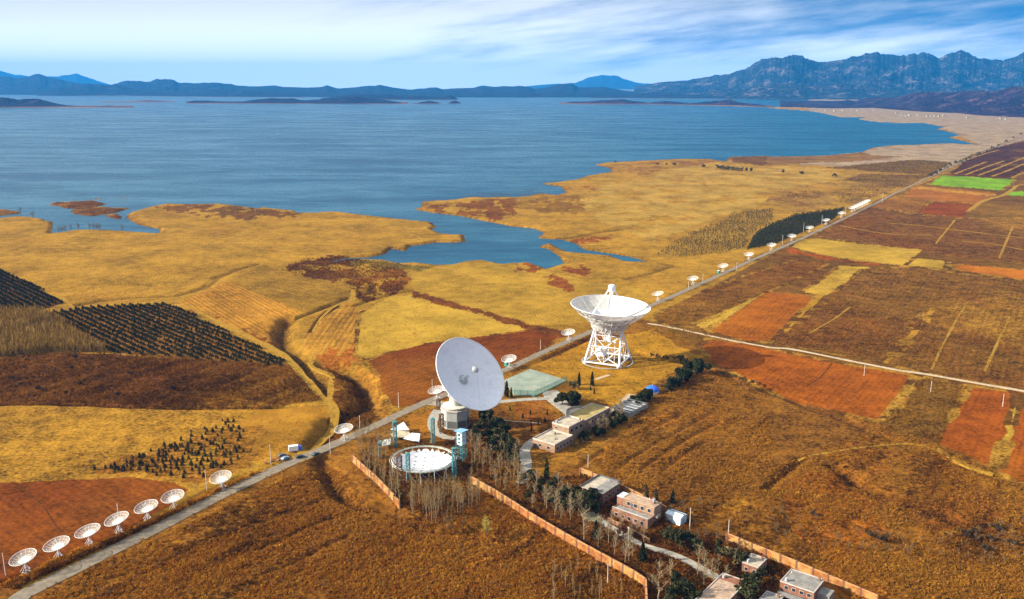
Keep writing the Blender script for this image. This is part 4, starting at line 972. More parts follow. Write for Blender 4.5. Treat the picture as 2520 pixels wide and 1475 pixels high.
r4 = rows([Z('b1', (620, 1230), (640, 1120), (1150, 960), (1400, 900), (2000, 800), (2434, 730), (2434, 820), (2000, 940), (1650, 1110), (1200, 1150), (750, 1220))], (200, 740), (500, 660), 5, 2.8, 0.25, 0.7)
tufts('stubble_rows', np.concatenate([r[0] for r in (r1, r2, r3, r4)]), np.concatenate([r[1] for r in (r1, r2, r3, r4)]), 0.8, 0.8, [lin(112, 78, 34), lin(92, 62, 30), lin(132, 84, 36)], 5, 'brown tufts left in rows on the harvested plots', 'stubble')
# reeds at the water and orchard rows too far to tell apart
a, b = scatter_px([Z('b2', (1960, 205), (2100, 165), (2434, 150), (2434, 205), (2200, 212)), Z('b3', (0, 190), (0, 130), (200, 120), (330, 170), (180, 190))], 7)
tufts('reeds', a, b, 1.4, 1.6, [lin(120, 100, 76), lin(100, 80, 60)], 4, 'sparse reeds standing in the shallows off the grassy point', 'reeds')
o1 = rows([Z('a4', (545, 1218), (900, 1185), (1400, 1140), (1750, 1165), (1560, 1285), (1130, 1260)), Z('a4', (720, 1335), (900, 1275), (1560, 1285), (1300, 1400), (960, 1370)), Z('b4', (770, 140), (950, 90), (1180, 110), (1200, 150), (900, 150)), Z('b4', (180, 170), (400, 140), (560, 160), (540, 200), (440, 250), (200, 200)), Z('b4', (640, 150), (900, 150), (1180, 160), (950, 230), (700, 260))], (2100, 520), (2290, 435), 7.5, 4.5, 0.2, 0.8)
tufts('distant_orchards', o1[0], o1[1], 2.0, 2.2, [lin(88, 66, 34), lin(72, 52, 28), lin(104, 80, 40)], 5, 'olive brown orchards in blocks left of the far end of the road', 'orchard')
a, b = scatter_px([Z('a4', (1700, 1290), (1940, 1090), (2200, 1020), (2560, 960), (2560, 1250), (2330, 1320))], 9, lambda x, y: np.where(np.sin((x * 0.55 + y * 0.83) / 11.0) > -0.1, 1.0, 0.1))
tufts('bare_orchard', a, b, 2.4, 2.4, [lin(78, 50, 40), lin(96, 62, 46)], 4, 'purplish brown leafless orchard at the far right above the green field', 'orchard')

strip = [(0, 1445), (60, 1412), (180, 1360), (330, 1298), (440, 1250), (520, 1212), (600, 1176), (640, 1160), (640, 1168), (560, 1202), (440, 1262), (330, 1314), (180, 1384), (40, 1448)]
a, b = scatter_px([strip], 6); a, b = road_px_clear(a, b, 3.5)
tufts('roadside_weeds', a, b, 1.3, 1.6, [lin(176, 124, 44), lin(140, 92, 36), lin(106, 66, 28)], 9, 'yellow weeds growing between the dish row and the road', 'weeds')
comp = [(890, 1130), (960, 1180), (985, 1240), (1060, 1285), (1160, 1195), (1300, 1265), (1480, 1370), (1585, 1420), (1600, 1500), (2000, 1500), (1960, 1410), (1780, 1320), (1640, 1255), (1430, 1165), (1300, 1180), (1270, 1120), (1150, 1100), (1120, 1190), (970, 1190), (955, 1120)]
a, b = scatter_px([comp], 11, clump(10, 0.15, 0.65, 83), [Z('h', (0, 830), (130, 820), (420, 950), (450, 1010), (330, 1050), (140, 1010)), Z('h', (700, 750), (1240, 1010), (1280, 1180), (700, 960))])
u_ = (a - 1260) / F; v_ = (b - 737) / F; t_ = H / (SP + v_ * CP)
d_ = linedist(u_ * t_, t_ * (CP - v_ * SP), [tuple(p) for p in Pw(Z('d3', (700, 650), (800, 720), (1000, 850), (1200, 960), (1400, 1020), (1600, 1100), (1900, 1270), (2000, 1330)))], np.full(len(a), 99.0), 12)
a, b = a[d_ > 2.4], b[d_ > 2.4]
tufts('undergrowth', a, b, 1.2, 1.1, [lin(110, 68, 28), lin(90, 54, 24), lin(136, 88, 34), lin(74, 60, 28), lin(64, 40, 20)], 8, 'dead leaves and low brush under the trees of the compound', 'undergrowth')

# reeds and sedge breaking up the shore line
sx, sy = [], []
for poly in [shore_w] + islet_w:
    for (x1, y1), (x2, y2) in zip(poly, poly[1:] + poly[:1]):
        if min(y1, y2) > 2600 or abs(x1) > 1600: continue
        n = int(math.hypot(x2 - x1, y2 - y1) / (1.2 + min(y1, y2) / 700))
        q = rng.random(n); o = rng.normal(0, 2.6 + min(y1, y2) / 500, (2, n)); nn = np.array([-(y2 - y1), x2 - x1]) / (math.hypot(x2 - x1, y2 - y1) + 1e-9)
        sx.append(x1 + (x2 - x1) * q + o[0] * nn[0]); sy.append(y1 + (y2 - y1) * q + o[0] * nn[1])
sx, sy = np.concatenate(sx), np.concatenate(sy)
k = (rng.random(len(sx)) < np.clip((fbm(sx / 40, sy / 40, 87, 3) - 0.30) * 4, 0, 1)); sx, sy = sx[k], sy[k]
d_ = linedist(sx, sy, shore_w, np.full(len(sx), 99.0), 20); ins_ = inpoly(sx, sy, shore_w)
k = ~ins_ | (d_ < 1.5); sx, sy = sx[k], sy[k]
q = Q(sx, sy, ZW)
tufts('shore_sedge', q[0], q[1], 1.5, 1.2, [lin(92, 58, 28), lin(118, 78, 36), lin(136, 92, 42)], 6, 'brown sedge along the water edge of the meadows', 'sedge')
# weeds on both verges of the road
rc = smooth(ROAD_W, 1.0); rd_ = np.gradient(rc, axis=0); rd_ /= np.linalg.norm(rd_, axis=1)[:, None]
m_ = 9000; i_ = rng.integers(0, int(len(rc) * 0.62), m_); o_ = rng.choice([-1, 1], m_) * (2.9 + np.abs(rng.normal(0, 1.5, m_)))
vx = rc[i_, 0] - rd_[i_, 1] * o_; vy = rc[i_, 1] + rd_[i_, 0] * o_
k = fbm(vx / 15, vy / 15, 95, 3) > 0.40; q = Q(vx[k], vy[k], 0.0)
tufts('verge_weeds', q[0], q[1], 0.9, 0.8, [lin(96, 62, 28), lin(140, 96, 40), lin(168, 124, 54)], 6, 'weeds along both verges of the straight road', 'weeds')

TERR = mat('terrace edge soil', lin(104, 62, 26), 1.0, 0.3, 0.4, 0.05, tint=lin(150, 104, 44), tint_scale=0.15, tint_amt=0.8)
for q in (((1180, 1475), (1480, 1280), (1720, 1130), (1930, 1030)), ((960, 1475), (1160, 1330), (1420, 1180), (1640, 1060), (1820, 960)), ((600, 1460), (720, 1370), (850, 1290)), ((1400, 1475), (1600, 1330), (1800, 1210)), ((1060, 1180), (1300, 1080), (1560, 960))):
    ribbon('terrace_edge', Pw(Z('c3', *q)), 1.0, TERR, 0.02, 3, 1.2)
for q in (((800, 750), (1050, 840), (1260, 870)), ((1080, 810), (1240, 860)), ((500, 860), (900, 960), (1300, 1060), (1500, 1080))):
    ribbon('terrace_edge', Pw(Z('d4', *q)), 0.8, TERR, 0.02, 3, 1.2)
for q in (((190, 400), (380, 560), (480, 700), (540, 790), (670, 890)),): ribbon('field_path', Pw(Z('d1', *q)), 0.8, TERR, 0.05, 3, 0.6)
ribbon('field_path', Pw(Z('c4', (620, 480), (520, 600), (380, 700))), 1.0, TERR, 0.06, 3, 0.6)

for q in (((1780, 1275), (1960, 1205), (2080, 1160)), ((1880, 1285), (2060, 1215), (2250, 1150)), ((2000, 1290), (2200, 1215), (2434, 1120), (2600, 1050)), ((2130, 1300), (2300, 1235), (2434, 1180), (2600, 1110)), ((2300, 1315), (2434, 1265), (2600, 1200)), ((1900, 1140), (2060, 1085), (2200, 1050))):
    ribbon('dirt_track', Pw(Z('a4', *q)), 5.5, GRASSY, 0.3, 8, 0.8)
for q in (((1130, 445), (1500, 475), (1800, 515), (2434, 590)), ((700, 470), (1000, 530), (1300, 560), (1560, 560)), ((1780, 420), (1700, 520), (1600, 640)), ((1850, 620), (2100, 640), (2434, 700)), ((2330, 480), (2260, 640), (2200, 780))):
    ribbon('field_path', Pw(Z('b4', *q)), 2.2, GRASSY, 0.12, 6, 1.0)
for q in (((400, 200), (640, 60), (800, -60)), ((1900, -100), (1700, 250), (1560, 540)), ((2300, 40), (2180, 300), (2060, 560))):
    ribbon('field_path', Pw(Z('c4', *q)), 1.5, GRASSY, 0.1, 5, 1.0)
# ------------------------------------------------------------------ dishes
MESHP = mat('perforated mesh panel', (0.72, 0.72, 0.66), 0.6, 0.2, 0.5, 0.2, alpha=0.74)
MESHD = mat('open wire mesh', (0.76, 0.73, 0.64), 0.6, 0.15, 0.8, 0.2, alpha=0.26)
def parab(r, f): return r * r / (4 * f)
def tilt_to(ax):
    ax = Vector(ax).normalized()
    return ax.to_track_quat('Z', 'Y').to_matrix()

def make_nine_metre():
    t = thing('radio_dish', 'x', 'radio dish')
    Rr, f = 4.6, 3.4
    M = tilt_to((-0.13, -0.20, 1.0)); c = (0, 0, 4.6)
    tp = lambda x, y, z: tuple(M @ Vector((x, y, z)) + Vector(c))
    b = MB().lathe([(0.5 + (Rr - 0.5) * i / 8, parab(0.5 + (Rr - 0.5) * i / 8, f)) for i in range(9)], 24, c, M=M)
    child('wire_mesh_panel', b.mesh('wire_mesh_panel', MESHD, True), t)
    child('centre_panel', MB().lathe([(0.1 + 2.1 * i / 4, parab(0.1 + 2.1 * i / 4, f) + 0.03) for i in range(5)], 24, c, M=M).mesh('centre_panel', MESHP, True), t)
    b = MB()
    b.ring(Rr, 0.09, parab(Rr, f), 32, 5, M, c)
    for r in (1.5, 2.6, 3.6): b.ring(r, 0.045, parab(r, f) - 0.03, 28, 4, M, c)
    for i in range(16):
        a = 2 * math.pi * i / 16; q = [(0.4 + (Rr - 0.4) * k / 4) for k in range(5)]
        for r0, r1 in zip(q[:-1], q[1:]):
            b.bar(tp(r0 * math.cos(a), r0 * math.sin(a), parab(r0, f) - 0.05), tp(r1 * math.cos(a), r1 * math.sin(a), parab(r1, f) - 0.05), 0.055, k=4)
    child('rim_and_ribs', b.mesh('rim_and_ribs', WIRE), t)
    for i in range(4):
        a = 2 * math.pi * i / 4 + 0.5
        child('feed_leg', MB().bar(tp(2.3 * math.cos(a), 2.3 * math.sin(a), parab(2.3, f)), tp(0.15 * math.cos(a), 0.15 * math.sin(a), 3.0), 0.04, k=4).mesh('feed_leg', WIRE), t)
    child('feed', MB().bar(tp(0, 0, 2.7), tp(0, 0, 3.3), 0.18, 0.14).mesh('feed', WIRE), t)
    child('hub', MB().bar(tp(0, 0, -0.9), tp(0, 0, 0.1), 0.35, 0.75, 10).mesh('hub', STEEL), t)
    b = MB()
    top = Vector((0, 0, 3.7))
    b.bar((0, 0, 1.6), top, 0.22, 0.30, 8)
    for i in range(4):
        a = 2 * math.pi * i / 4 + 0.4
        b.bar((1.25 * math.cos(a), 1.25 * math.sin(a), 0.15), (0.12 * math.cos(a), 0.12 * math.sin(a), 2.3), 0.11, 0.10, 5)
        b.bar((1.25 * math.cos(a), 1.25 * math.sin(a), 0.2), (1.25 * math.cos(a + math.pi / 2), 1.25 * math.sin(a + math.pi / 2), 0.2), 0.06, k=4)
    child('mount', b.mesh('mount', STEEL), t)
    b = MB().bar((0.1, 0, 3.2), (1.5, -0.5, 1.9), 0.09).bar((1.4, -0.46, 2.0), (1.75, -0.6, 1.65), 0.26)
    b.bar((-0.1, 0, 3.2), (-1.9, -0.3, 0.5), 0.07)
    child('counterweight', b.mesh('counterweight', STEEL), t)
    for i in range(4):
        a = 2 * math.pi * i / 4 + 0.4
        child('footing', MB().box((1.25 * math.cos(a), 1.25 * math.sin(a), 0.0), (0.7, 0.7, 0.4), a).mesh('footing', CONC), t)
    return t
ORD = 'first second third fourth fifth sixth seventh eighth ninth tenth eleventh twelfth thirteenth fourteenth fifteenth sixteenth seventeenth eighteenth nineteenth twentieth'.split()
dishes = [(66, 1408, 'white wire mesh dish nearest the bottom left corner of the picture'),
    (146, 1375, 'white wire mesh dish, second along the road from the bottom left corner'),
    (222, 1342, 'white wire mesh dish, third along the road from the bottom left corner'),
    (295, 1311, 'white wire mesh dish behind the thin mast, fourth along the road from the bottom left'),
    (365, 1280, 'white wire mesh dish, fifth along the road from the bottom left corner'),
    (430, 1254, 'white wire mesh dish at the right corner of the red field, by the road'),
    (548, 1205, 'lone white wire mesh dish beside the mast right of the dark saplings'),
    (848, 1083, 'pale wire mesh dish standing over the dark gully by the road'),
    (1077, 985, 'small wire mesh dish half tucked behind the left rim of the big white dish'),
    (1255, 905, 'small wire mesh dish with a green cabinet, just right of the big white dish'),
    (1400, 838, 'small mesh dish on the road verge just left of the tall mesh telescope'),
    (1620, 740, 'small mesh dish on the road verge, first beyond the tall mesh telescope'),
    (1706, 701, 'small mesh dish on the road verge, second beyond the tall mesh telescope'),
    (1780, 669, 'small mesh dish with a green box at its foot, third beyond the tall mesh telescope'),
    (1843, 640, 'small mesh dish left of the corner of the dark plantation by the road'),
    (1899, 616, 'far small mesh dish before the dark plantation, nearest of those beside it'),
    (1949, 593, 'far small mesh dish before the dark plantation, second of those beside it'),
    (1993, 572, 'far small mesh dish before the dark plantation, third of those beside it'),
    (2033, 553, 'far small mesh dish before the dark plantation, last one clear of it')]
cl = [(2070, 535), (2096, 522), (2103, 518.5), (2110, 515.5), (2116, 512.5), (2122, 509.5), (2128, 506.5), (2134, 503.5)]
D0 = make_nine_metre(); D0['group'] = 'mesh dishes lined up along the road'
for i, (x, y, lab) in enumerate(dishes):
    d = D0 if i == 0 else copy_tree(D0)
    d.location = G(x - 1, y); d.rotation_euler = (R(random.uniform(-2.5, 2.5)), R(random.uniform(-2.5, 2.5)), R(random.uniform(-14, 14))); d['label'] = lab
for i, (x, y) in enumerate(cl):
    d = copy_tree(D0); d.location = G(x, y); d.rotation_euler = (0, 0, 0)
    d['label'] = 'single far mesh dish just short of the tight cluster at the row end' if i == 0 else 'tiny mesh dish in the tight cluster at the far end of the row'

GREENB = mat('green cabinet paint', (0.05, 0.28, 0.20), 0.6)
def cabinet(name, xd, yd, s, m, lab, rot=0.9):
    p = G(xd, yd); t = thing(name, lab, 'cabinet', p, rot)
    child('body', MB().box((0, 0, s[2] / 2), s).mesh('body', m), t)
    child('lid', MB().box((0, 0, s[2] + 0.06), (s[0] + 0.2, s[1] + 0.2, 0.12)).mesh('lid', WHITE), t)
    child('door', MB().box((0, -s[1] / 2 - 0.02, s[2] * 0.5), (s[0] * 0.7, 0.05, s[2] * 0.8)).mesh('door', m), t)
cabinet('cabinet', 1247, 900, (2.6, 1.8, 2.6), GREENB, 'green cabinet at the foot of the mesh dish right of the big white dish')
cabinet('cabinet', 1768, 672, (2.6, 1.8, 2.4), GREENB, 'green cabinet beside the third mesh dish beyond the tall telescope')

# --- the tall mesh telescope
def make_big_mesh():
    p = G(1495, 889); t = thing('radio_telescope', 'tall white radio telescope with an upturned mesh dish on a lattice tower', 'radio telescope', p)
    M = tilt_to((0.05, -0.03, 1)); Rr, f = 24.6, 17.0; zv = 27.4; c = (0.5, 0, zv)
    tp = lambda x, y, z: tuple(M @ Vector((x, y, z)) + Vector(c))
    pol = lambda r, a, z: tp(r * math.cos(a), r * math.sin(a), z)
    prof = lambda a, b_, n, dz=0.0: [(a + (b_ - a) * i / n, parab(a + (b_ - a) * i / n, f) + dz) for i in range(n + 1)]
    child('solid_inner_panels', MB().lathe(prof(0.3, 13.5, 10, 0.05), 48, c, M=M).mesh('solid_inner_panels', WHITE, True), t)
    child('mesh_outer_panels', MB().lathe(prof(13.5, Rr, 8), 64, c, M=M).mesh('mesh_outer_panels', MESHP, True), t)
    child('rim', MB().ring(Rr, 0.22, parab(Rr, f), 72, 6, M, c).mesh('rim', WHITE), t)
    b = MB()
    for r in (16.5, 19.3, 22.0): b.ring(r, 0.09, parab(r, f) - 0.12, 64, 4, M, c)
    for i in range(36):
        a = 2 * math.pi * i / 36
        for k in range(5):
            r0, r1 = 13.0 + k * 2.3, 13.0 + (k + 1) * 2.3
            b.bar(pol(r0, a, parab(r0, f) - 0.14), pol(r1, a, parab(r1, f) - 0.14), 0.09, k=4)
    child('panel_ribs', b.mesh('panel_ribs', WHITE), t)
    b = MB()      # back-up truss
    for i in range(24):
        a = 2 * math.pi * i / 24; a2 = 2 * math.pi * (i + 1) / 24
        low = [(10.6, -5.6), (11.6, -2.6), (15.0, 0.4), (20.0, 4.0)]
        up = [(6.0, -3.0), (8.0, parab(8, f) - 0.3), (15, parab(15, f) - 0.3), (Rr - 0.4, parab(Rr, f) - 0.4)]
        for (r0, z0), (r1, z1) in zip(low[:-1], low[1:]): b.bar(pol(r0, a, z0), pol(r1, a, z1), 0.14, k=4)
        b.bar(pol(20.0, a, 4.2), pol(Rr, a, parab(Rr, f) - 0.2), 0.12, k=4)
        for (r0, z0), (r1, z1) in zip(low, up): b.bar(pol(r0, a, z0), pol(r1, a, z1), 0.11, k=4)
        for (r0, z0), (r1, z1) in zip(low[:-1], up[1:]): b.bar(pol(r0, a, z0), pol(r1, a, z1), 0.10, k=4)
        for (r0, z0) in low: b.bar(pol(r0, a, z0), pol(r0, a2, z0), 0.12, k=4)
        for (r0, z0) in low[:2]: b.bar(pol(r0, a, z0), pol(r0, a2, parab(r0, f)), 0.10, k=4)
    for i in range(48):
        a = 2 * math.pi * i / 48; a2 = 2 * math.pi * (i + 1) / 48
        b.bar(pol(10.6, a, -5.6), pol(11.6, a2, -2.6), 0.09, k=4); b.bar(pol(11.6, a, -2.6), pol(13.2, a2, parab(13.2, f) - 0.2), 0.09, k=4); b.bar(pol(11.6, a2, -2.6), pol(13.2, a, parab(13.2, f) - 0.2), 0.09, k=4)
        b.bar(pol(15.0, a, 0.4), pol(15.0, a2, parab(15, f)), 0.07, k=4)
    child('backup_truss', b.mesh('backup_truss', STEEL), t)
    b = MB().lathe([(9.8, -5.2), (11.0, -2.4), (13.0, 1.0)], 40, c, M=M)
    child('inner_drum', b.mesh('inner_drum', mat('grey drum', (0.50, 0.50, 0.47), 0.8, 0.25, 0.5)), t)  # one even grey behind the truss bars
    for i in range(4):
        a = 2 * math.pi * i / 4 + 0.55
        b = MB()
        for off in (-0.45, 0.45):
            n = Vector((-math.sin(a), math.cos(a), 0)) * off
            q0 = Vector((11.2 * math.cos(a), 11.2 * math.sin(a), parab(11.2, f))) + n; q1 = Vector((1.5 * math.cos(a), 1.5 * math.sin(a), 19.6)) + n * 0.6
            b.bar(tp(*q0), tp(*q1), 0.40, 0.36, 6)
        for k in range(6):
            s = (k + 0.5) / 6; rr_ = 11.2 + (1.5 - 11.2) * s; zz = parab(11.2, f) + (19.6 - parab(11.2, f)) * s
            n = Vector((-math.sin(a), math.cos(a), 0)) * 0.45
            q = Vector((rr_ * math.cos(a), rr_ * math.sin(a), zz)); b.bar(tp(*(q - n)), tp(*(q + n)), 0.08, k=4)
        child('feed_leg', b.mesh('feed_leg', WHITE), t)
    b = MB().lathe([(0.8, 17.2), (2.0, 17.8), (2.4, 18.6), (2.4, 21.2), (1.5, 22.2), (0.1, 22.4)], 14, c, True, M=M)
    child('feed_cabin', b.mesh('feed_cabin', WHITE), t)
    # elevation bearings and turning frame
    hx, hy = 10.2, 0.0
    ez = 22.5
    rot = R(-24)
    ro = lambda x, y, z: (x * math.cos(rot) - y * math.sin(rot), x * math.sin(rot) + y * math.cos(rot), z)
    for s in (-1, 1):
        b = MB().box(ro(s * 8.2, 0, ez + 0.2), (2.2, 3.0, 2.6), rot)
        for yy in (-3.4, 3.4): b.bar(ro(s * 8.2, 0, ez), ro(s * 6.8, yy, zv - 3.4), 0.35)
        child('elevation_bearing', b.mesh('elevation_bearing', WHITE), t)
    S = 11.2
    corners = [(-S, -S), (S, -S), (S, S), (-S, S)]
    for s in (-1, 1):
        for yy in (-S, S):
            b = MB().bar(ro(s * S, yy, 1.6), ro(s * 8.3, 0, ez), 0.75, 0.6, 8)
            child('tower_leg', b.mesh('tower_leg', WHITE), t)
    b = MB()
    for i in range(4):
        x0, y0 = corners[i]; x1, y1 = corners[(i + 1) % 4]
        b.bar(ro(x0, y0, 1.6), ro(x1, y1, 1.6), 0.5, k=8)
    child('base_frame', b.mesh('base_frame', WHITE), t)
    b = MB()
    h = 0.45; z1 = 1.6 + (ez - 1.6) * h
    lv = lambda s, yy, q: (s * (S + (8.3 - S) * q), yy * (1 - q), 1.6 + (ez - 1.6) * q)
    for s in (-1, 1):
        A, B_ = lv(s, -S, h), lv(s, S, h)
        b.bar(ro(*A), ro(*B_), 0.22); b.bar(ro(*A), ro(s * S, 0, 1.6), 0.25); b.bar(ro(*B_), ro(s * S, 0, 1.6), 0.25)
        b.bar(ro(s * S, 0, 1.6), ro(s * 8.3, 0, ez - 1), 0.2)
    for yy in (-S, S):
        A, B_ = lv(-1, yy, h), lv(1, yy, h); m_ = (0, yy * 0.5, 9)
        b.bar(ro(*A), ro(*B_), 0.25); b.bar(ro(*A), ro(0, yy, 1.6), 0.25); b.bar(ro(*B_), ro(0, yy, 1.6), 0.25)
        A, B_ = lv(-1, yy, 0.75), lv(1, yy, 0.75)
        b.bar(ro(*A), ro(*B_), 0.22); b.bar(ro(*A), ro(0, yy * (1 - h), z1), 0.18); b.bar(ro(*B_), ro(0, yy * (1 - h), z1), 0.18)
    for i in range(2): b.bar(ro(*corners[i], 1.6), ro(*corners[i + 2], 1.6), 0.3)
    child('cross_bracing', b.mesh('cross_bracing', WHITE), t)
    b = MB()
    for i in range(13):
        a0 = R(-80 + 160 * i / 12) ; a1 = R(-80 + 160 * (i + 1) / 12)
        for xx in (-0.8, 0.8):
            if i < 12: b.bar(ro(xx, 9.5 * math.sin(a0), ez - 9.5 * math.cos(a0)), ro(xx, 9.5 * math.sin(a1), ez - 9.5 * math.cos(a1)), 0.28)
        if i % 2 == 0: b.bar(ro(0, 9.5 * math.sin(a0), ez - 9.5 * math.cos(a0)), ro(0, 2.0 * math.sin(a0), ez - 1.0), 0.16)
        b.bar(ro(-0.8, 9.5 * math.sin(a0), ez - 9.5 * math.cos(a0)), ro(0.8, 9.5 * math.sin(a0), ez - 9.5 * math.cos(a0)), 0.12)
    child('elevation_wheel', b.mesh('elevation_wheel', WHITE), t)
    b = MB().box(ro(0, -1, ez - 8.0), (5.0, 2.4, 2.6), rot).box(ro(1.4, 0.6, ez - 5.6), (2.2, 2.0, 1.6), rot)
    child('counterweight', b.mesh('counterweight', STEEL), t)
    b = MB().box(ro(-4.2, 0.5, 5.4), (5.4, 4.6, 4.2), rot).box(ro(-4.2, 0.5, 7.7), (5.8, 5.0, 0.3), rot)
    for x_, y_ in ((-6, -1), (-6, 2), (-2.4, -1), (-2.4, 2)): b.bar(ro(x_, y_, 0.6), ro(x_, y_, 3.4), 0.25)
    child('equipment_cabin', b.mesh('equipment_cabin', WHITE), t)
    b = MB()
    for z0, z1_, x0, x1 in ((1.6, 6.0, 1, 5), (6.0, 10.4, 5, 1), (10.4, 15, 1, 5)):
        for yy in (-2.2, -1.2): b.bar(ro(x0, yy, z0), ro(x1, yy, z1_), 0.12, k=4)
        for k in range(9):
            s = k / 8; b.bar(ro(x0 + (x1 - x0) * s, -2.2, z0 + (z1_ - z0) * s), ro(x0 + (x1 - x0) * s, -1.2, z0 + (z1_ - z0) * s), 0.06, k=4)
    for x_, y_ in ((1, -2.2), (5, -2.2), (1, -1.2), (5, -1.2)): b.bar(ro(x_, y_, 0.4), ro(x_, y_, 15), 0.1, k=4)
    child('stairs', b.mesh('stairs', STEEL), t)
    for x_, y_ in corners:
        child('wheel_bogie', MB().box(ro(x_, y_, 0.95), (2.6, 1.3, 1.2), rot + math.atan2(x_, -y_)).bar(ro(x_, y_, 0.9), ro(x_, y_, 2.6), 0.7, 0.6, 8).mesh('wheel_bogie', WHITE), t)
    b = MB().lathe([(S * 1.414 - 0.5, -1.2), (S * 1.414 - 0.5, 0.34), (S * 1.414 + 0.5, 0.34), (S * 1.414 + 0.5, -1.2)], 56)
    child('track_ring', b.mesh('track_ring', CONC), t)
    child('centre_pier', MB().lathe([(2.6, -1), (2.6, 1.1), (1.4, 1.6), (1.4, 3.2)], 16, cap1=True).mesh('centre_pier', CONC), t)
make_big_mesh()

# --- the big white dish on its eight sided house
def make_white_dish():
    p = G(1121, 1046); t = thing('radio_telescope', 'big solid white dish tipped to the right on an eight sided concrete base house', 'radio telescope', p)
    ax = Vector((0.57, -0.507, 0.638)).normalized(); M = tilt_to(ax); Rr, f = 20.0, 13.6
    # the vertex is where the survey puts it
    c = Vector((4.3, -3.2, 25.3))
    tp = lambda x, y, z: tuple(M @ Vector((x, y, z)) + c)
    pol = lambda r, a, z: tp(r * math.cos(a), r * math.sin(a), z)
    child('reflector', MB().lathe([(0.05 + (Rr - 0.05) * i / 16, parab(0.05 + (Rr - 0.05) * i / 16, f)) for i in range(17)], 72, tuple(c), M=M).mesh('reflector', mat('dish panel white', (0.90, 0.90, 0.90), 0.5, 0.045, 0.25, 0.3, tint=(0.66, 0.67, 0.66), tint_scale=0.12, tint_amt=0.5), True), t)
    b = MB()
    for r in (5, 8, 11, 14, 17): b.ring(r, 0.035, parab(r, f) + 0.0, 60, 4, M, tuple(c))
    for i in range(32):
        a = 2 * math.pi * i / 32; q = [2.5 + 17.3 * k / 6 for k in range(7)]
        for r0, r1 in zip(q[:-1], q[1:]): b.bar(pol(r0, a, parab(r0, f)), pol(r1, a, parab(r1, f)), 0.03, k=4)
    child('panel_joints', b.mesh('panel_joints', mat('panel joint', (0.64, 0.66, 0.68), 0.7)), t)
    child('rim', MB().ring(Rr, 0.28, parab(Rr, f) - 0.05, 80, 6, M, tuple(c)).mesh('rim', WHITE), t)
    b = MB().lathe([(3.6, -3.4), (8.5, -2.3), (14.0, 1.6), (19.6, parab(19.6, f) - 0.55)], 48, tuple(c), True, M=M)
    child('back_cladding', b.mesh('back_cladding', WHITE), t)
    b = MB()
    for i in range(32):
        a = 2 * math.pi * i / 32
        for (r0, z0), (r1, z1) in zip([(3.6, -3.5), (8.5, -2.4), (14.0, 1.5)], [(8.5, -2.4), (14.0, 1.5), (19.7, parab(19.7, f) - 0.6)]): b.bar(pol(r0, a, z0), pol(r1, a, z1), 0.17, k=4)
    for r, z in ((8.5, -2.45), (14, 1.45)): b.ring(r, 0.2, z, 48, 4, M, tuple(c))
    child('back_ribs', b.mesh('back_ribs', STEEL), t)
    child('feed_cone', MB().lathe([(1.9, 0.15), (1.7, 1.4), (0.9, 2.0), (0.8, 4.2), (0.45, 4.4), (0.05, 4.4)], 20, tuple(c), M=M).mesh('feed_cone', mat('feed cone', (0.52, 0.53, 0.52), 0.6)), t)
    child('feed_base_ring', MB().ring(2.5, 0.24, 0.25, 32, 5, M, tuple(c)).mesh('feed_base_ring', mat('ring grey', (0.55, 0.55, 0.54), 0.6)), t)
    child('subreflector', MB().lathe([(0.05, 10.55), (0.9, 10.75), (1.75, 11.3), (1.7, 11.7), (0.7, 12.4), (0.05, 12.5)], 24, tuple(c), M=M).mesh('subreflector', mat('subreflector grey', (0.50, 0.49, 0.48), 0.6)), t)
    for i in range(4):
        a = 2 * math.pi * i / 4 + 0.1
        child('feed_leg', MB().bar(pol(12.6, a, parab(12.6, f)), pol(1.3, a, 11.6), 0.15, 0.13, 6).mesh('feed_leg', WHITE), t)
        child('leg_foot', MB().bar(pol(12.7, a, parab(12.7, f) - 0.1), pol(12.4, a, parab(12.4, f) + 0.4), 0.3, 0.22, 6).mesh('leg_foot', STEEL), t)
    # base house, turret and yoke
    oct_ = lambda r, k=8, o=R(10): [(r * math.cos(2 * math.pi * i / k + o), r * math.sin(2 * math.pi * i / k + o)) for i in range(k)]
    child('base_house', MB().prism(oct_(7.2), -1, 9.2).mesh('base_house', mat('grey house wall', (0.40, 0.41, 0.38), 0.85, 0.12, 0.4, 0.1, tint=(0.30, 0.30, 0.27), tint_scale=0.2, tint_amt=0.4)), t)
    b = MB()
    o8 = oct_(7.2)
    for i in (4, 5, 6, 7):
        (x0, y0), (x1, y1) = o8[i], o8[(i + 1) % 8]
        a = math.atan2(y1 - y0, x1 - x0); b.box(((x0 + x1) / 2 * 1.004, (y0 + y1) / 2 * 1.004, 2.6), (math.hypot(x1 - x0, y1 - y0) * 0.86, 0.12, 3.6), a)
    child('dark_cladding', b.mesh('dark_cladding', mat('dark cladding', (0.13, 0.135, 0.125), 0.7, 0.15, 0.5)), t)
    child('parapet', MB().prism(oct_(7.6), 9.205, 9.8).mesh('parapet', TRIM), t)
    child('turret', MB().lathe([(5.4, 9.8), (5.4, 10.4), (6.4, 10.6), (6.4, 11.0), (3.4, 11.4), (2.9, 13.4), (2.7, 15.6), (3.2, 16.0)], 32, cap1=True).mesh('turret', mat('cream turret', (0.62, 0.60, 0.50), 0.7, 0.1, 0.4)), t)
    b = MB()
    side = ax.cross(Vector((0, 0, 1))).normalized()
    back = Vector((ax.x, ax.y, 0)).normalized()
    elc = Vector((0.6, -0.6, 20.5))
    for s in (-1, 1):
        q = elc + side * (3.4 * s)
        for d in (-2.2, 2.2): b.bar(side * (2.4 * s) + back * d * 0.8 + Vector((0, 0, 15.8)), q + back * d * 0.2, 0.75, 0.6, 8)
        b.bar(q - side * 0.8, q + side * 0.8, 1.2, k=12)
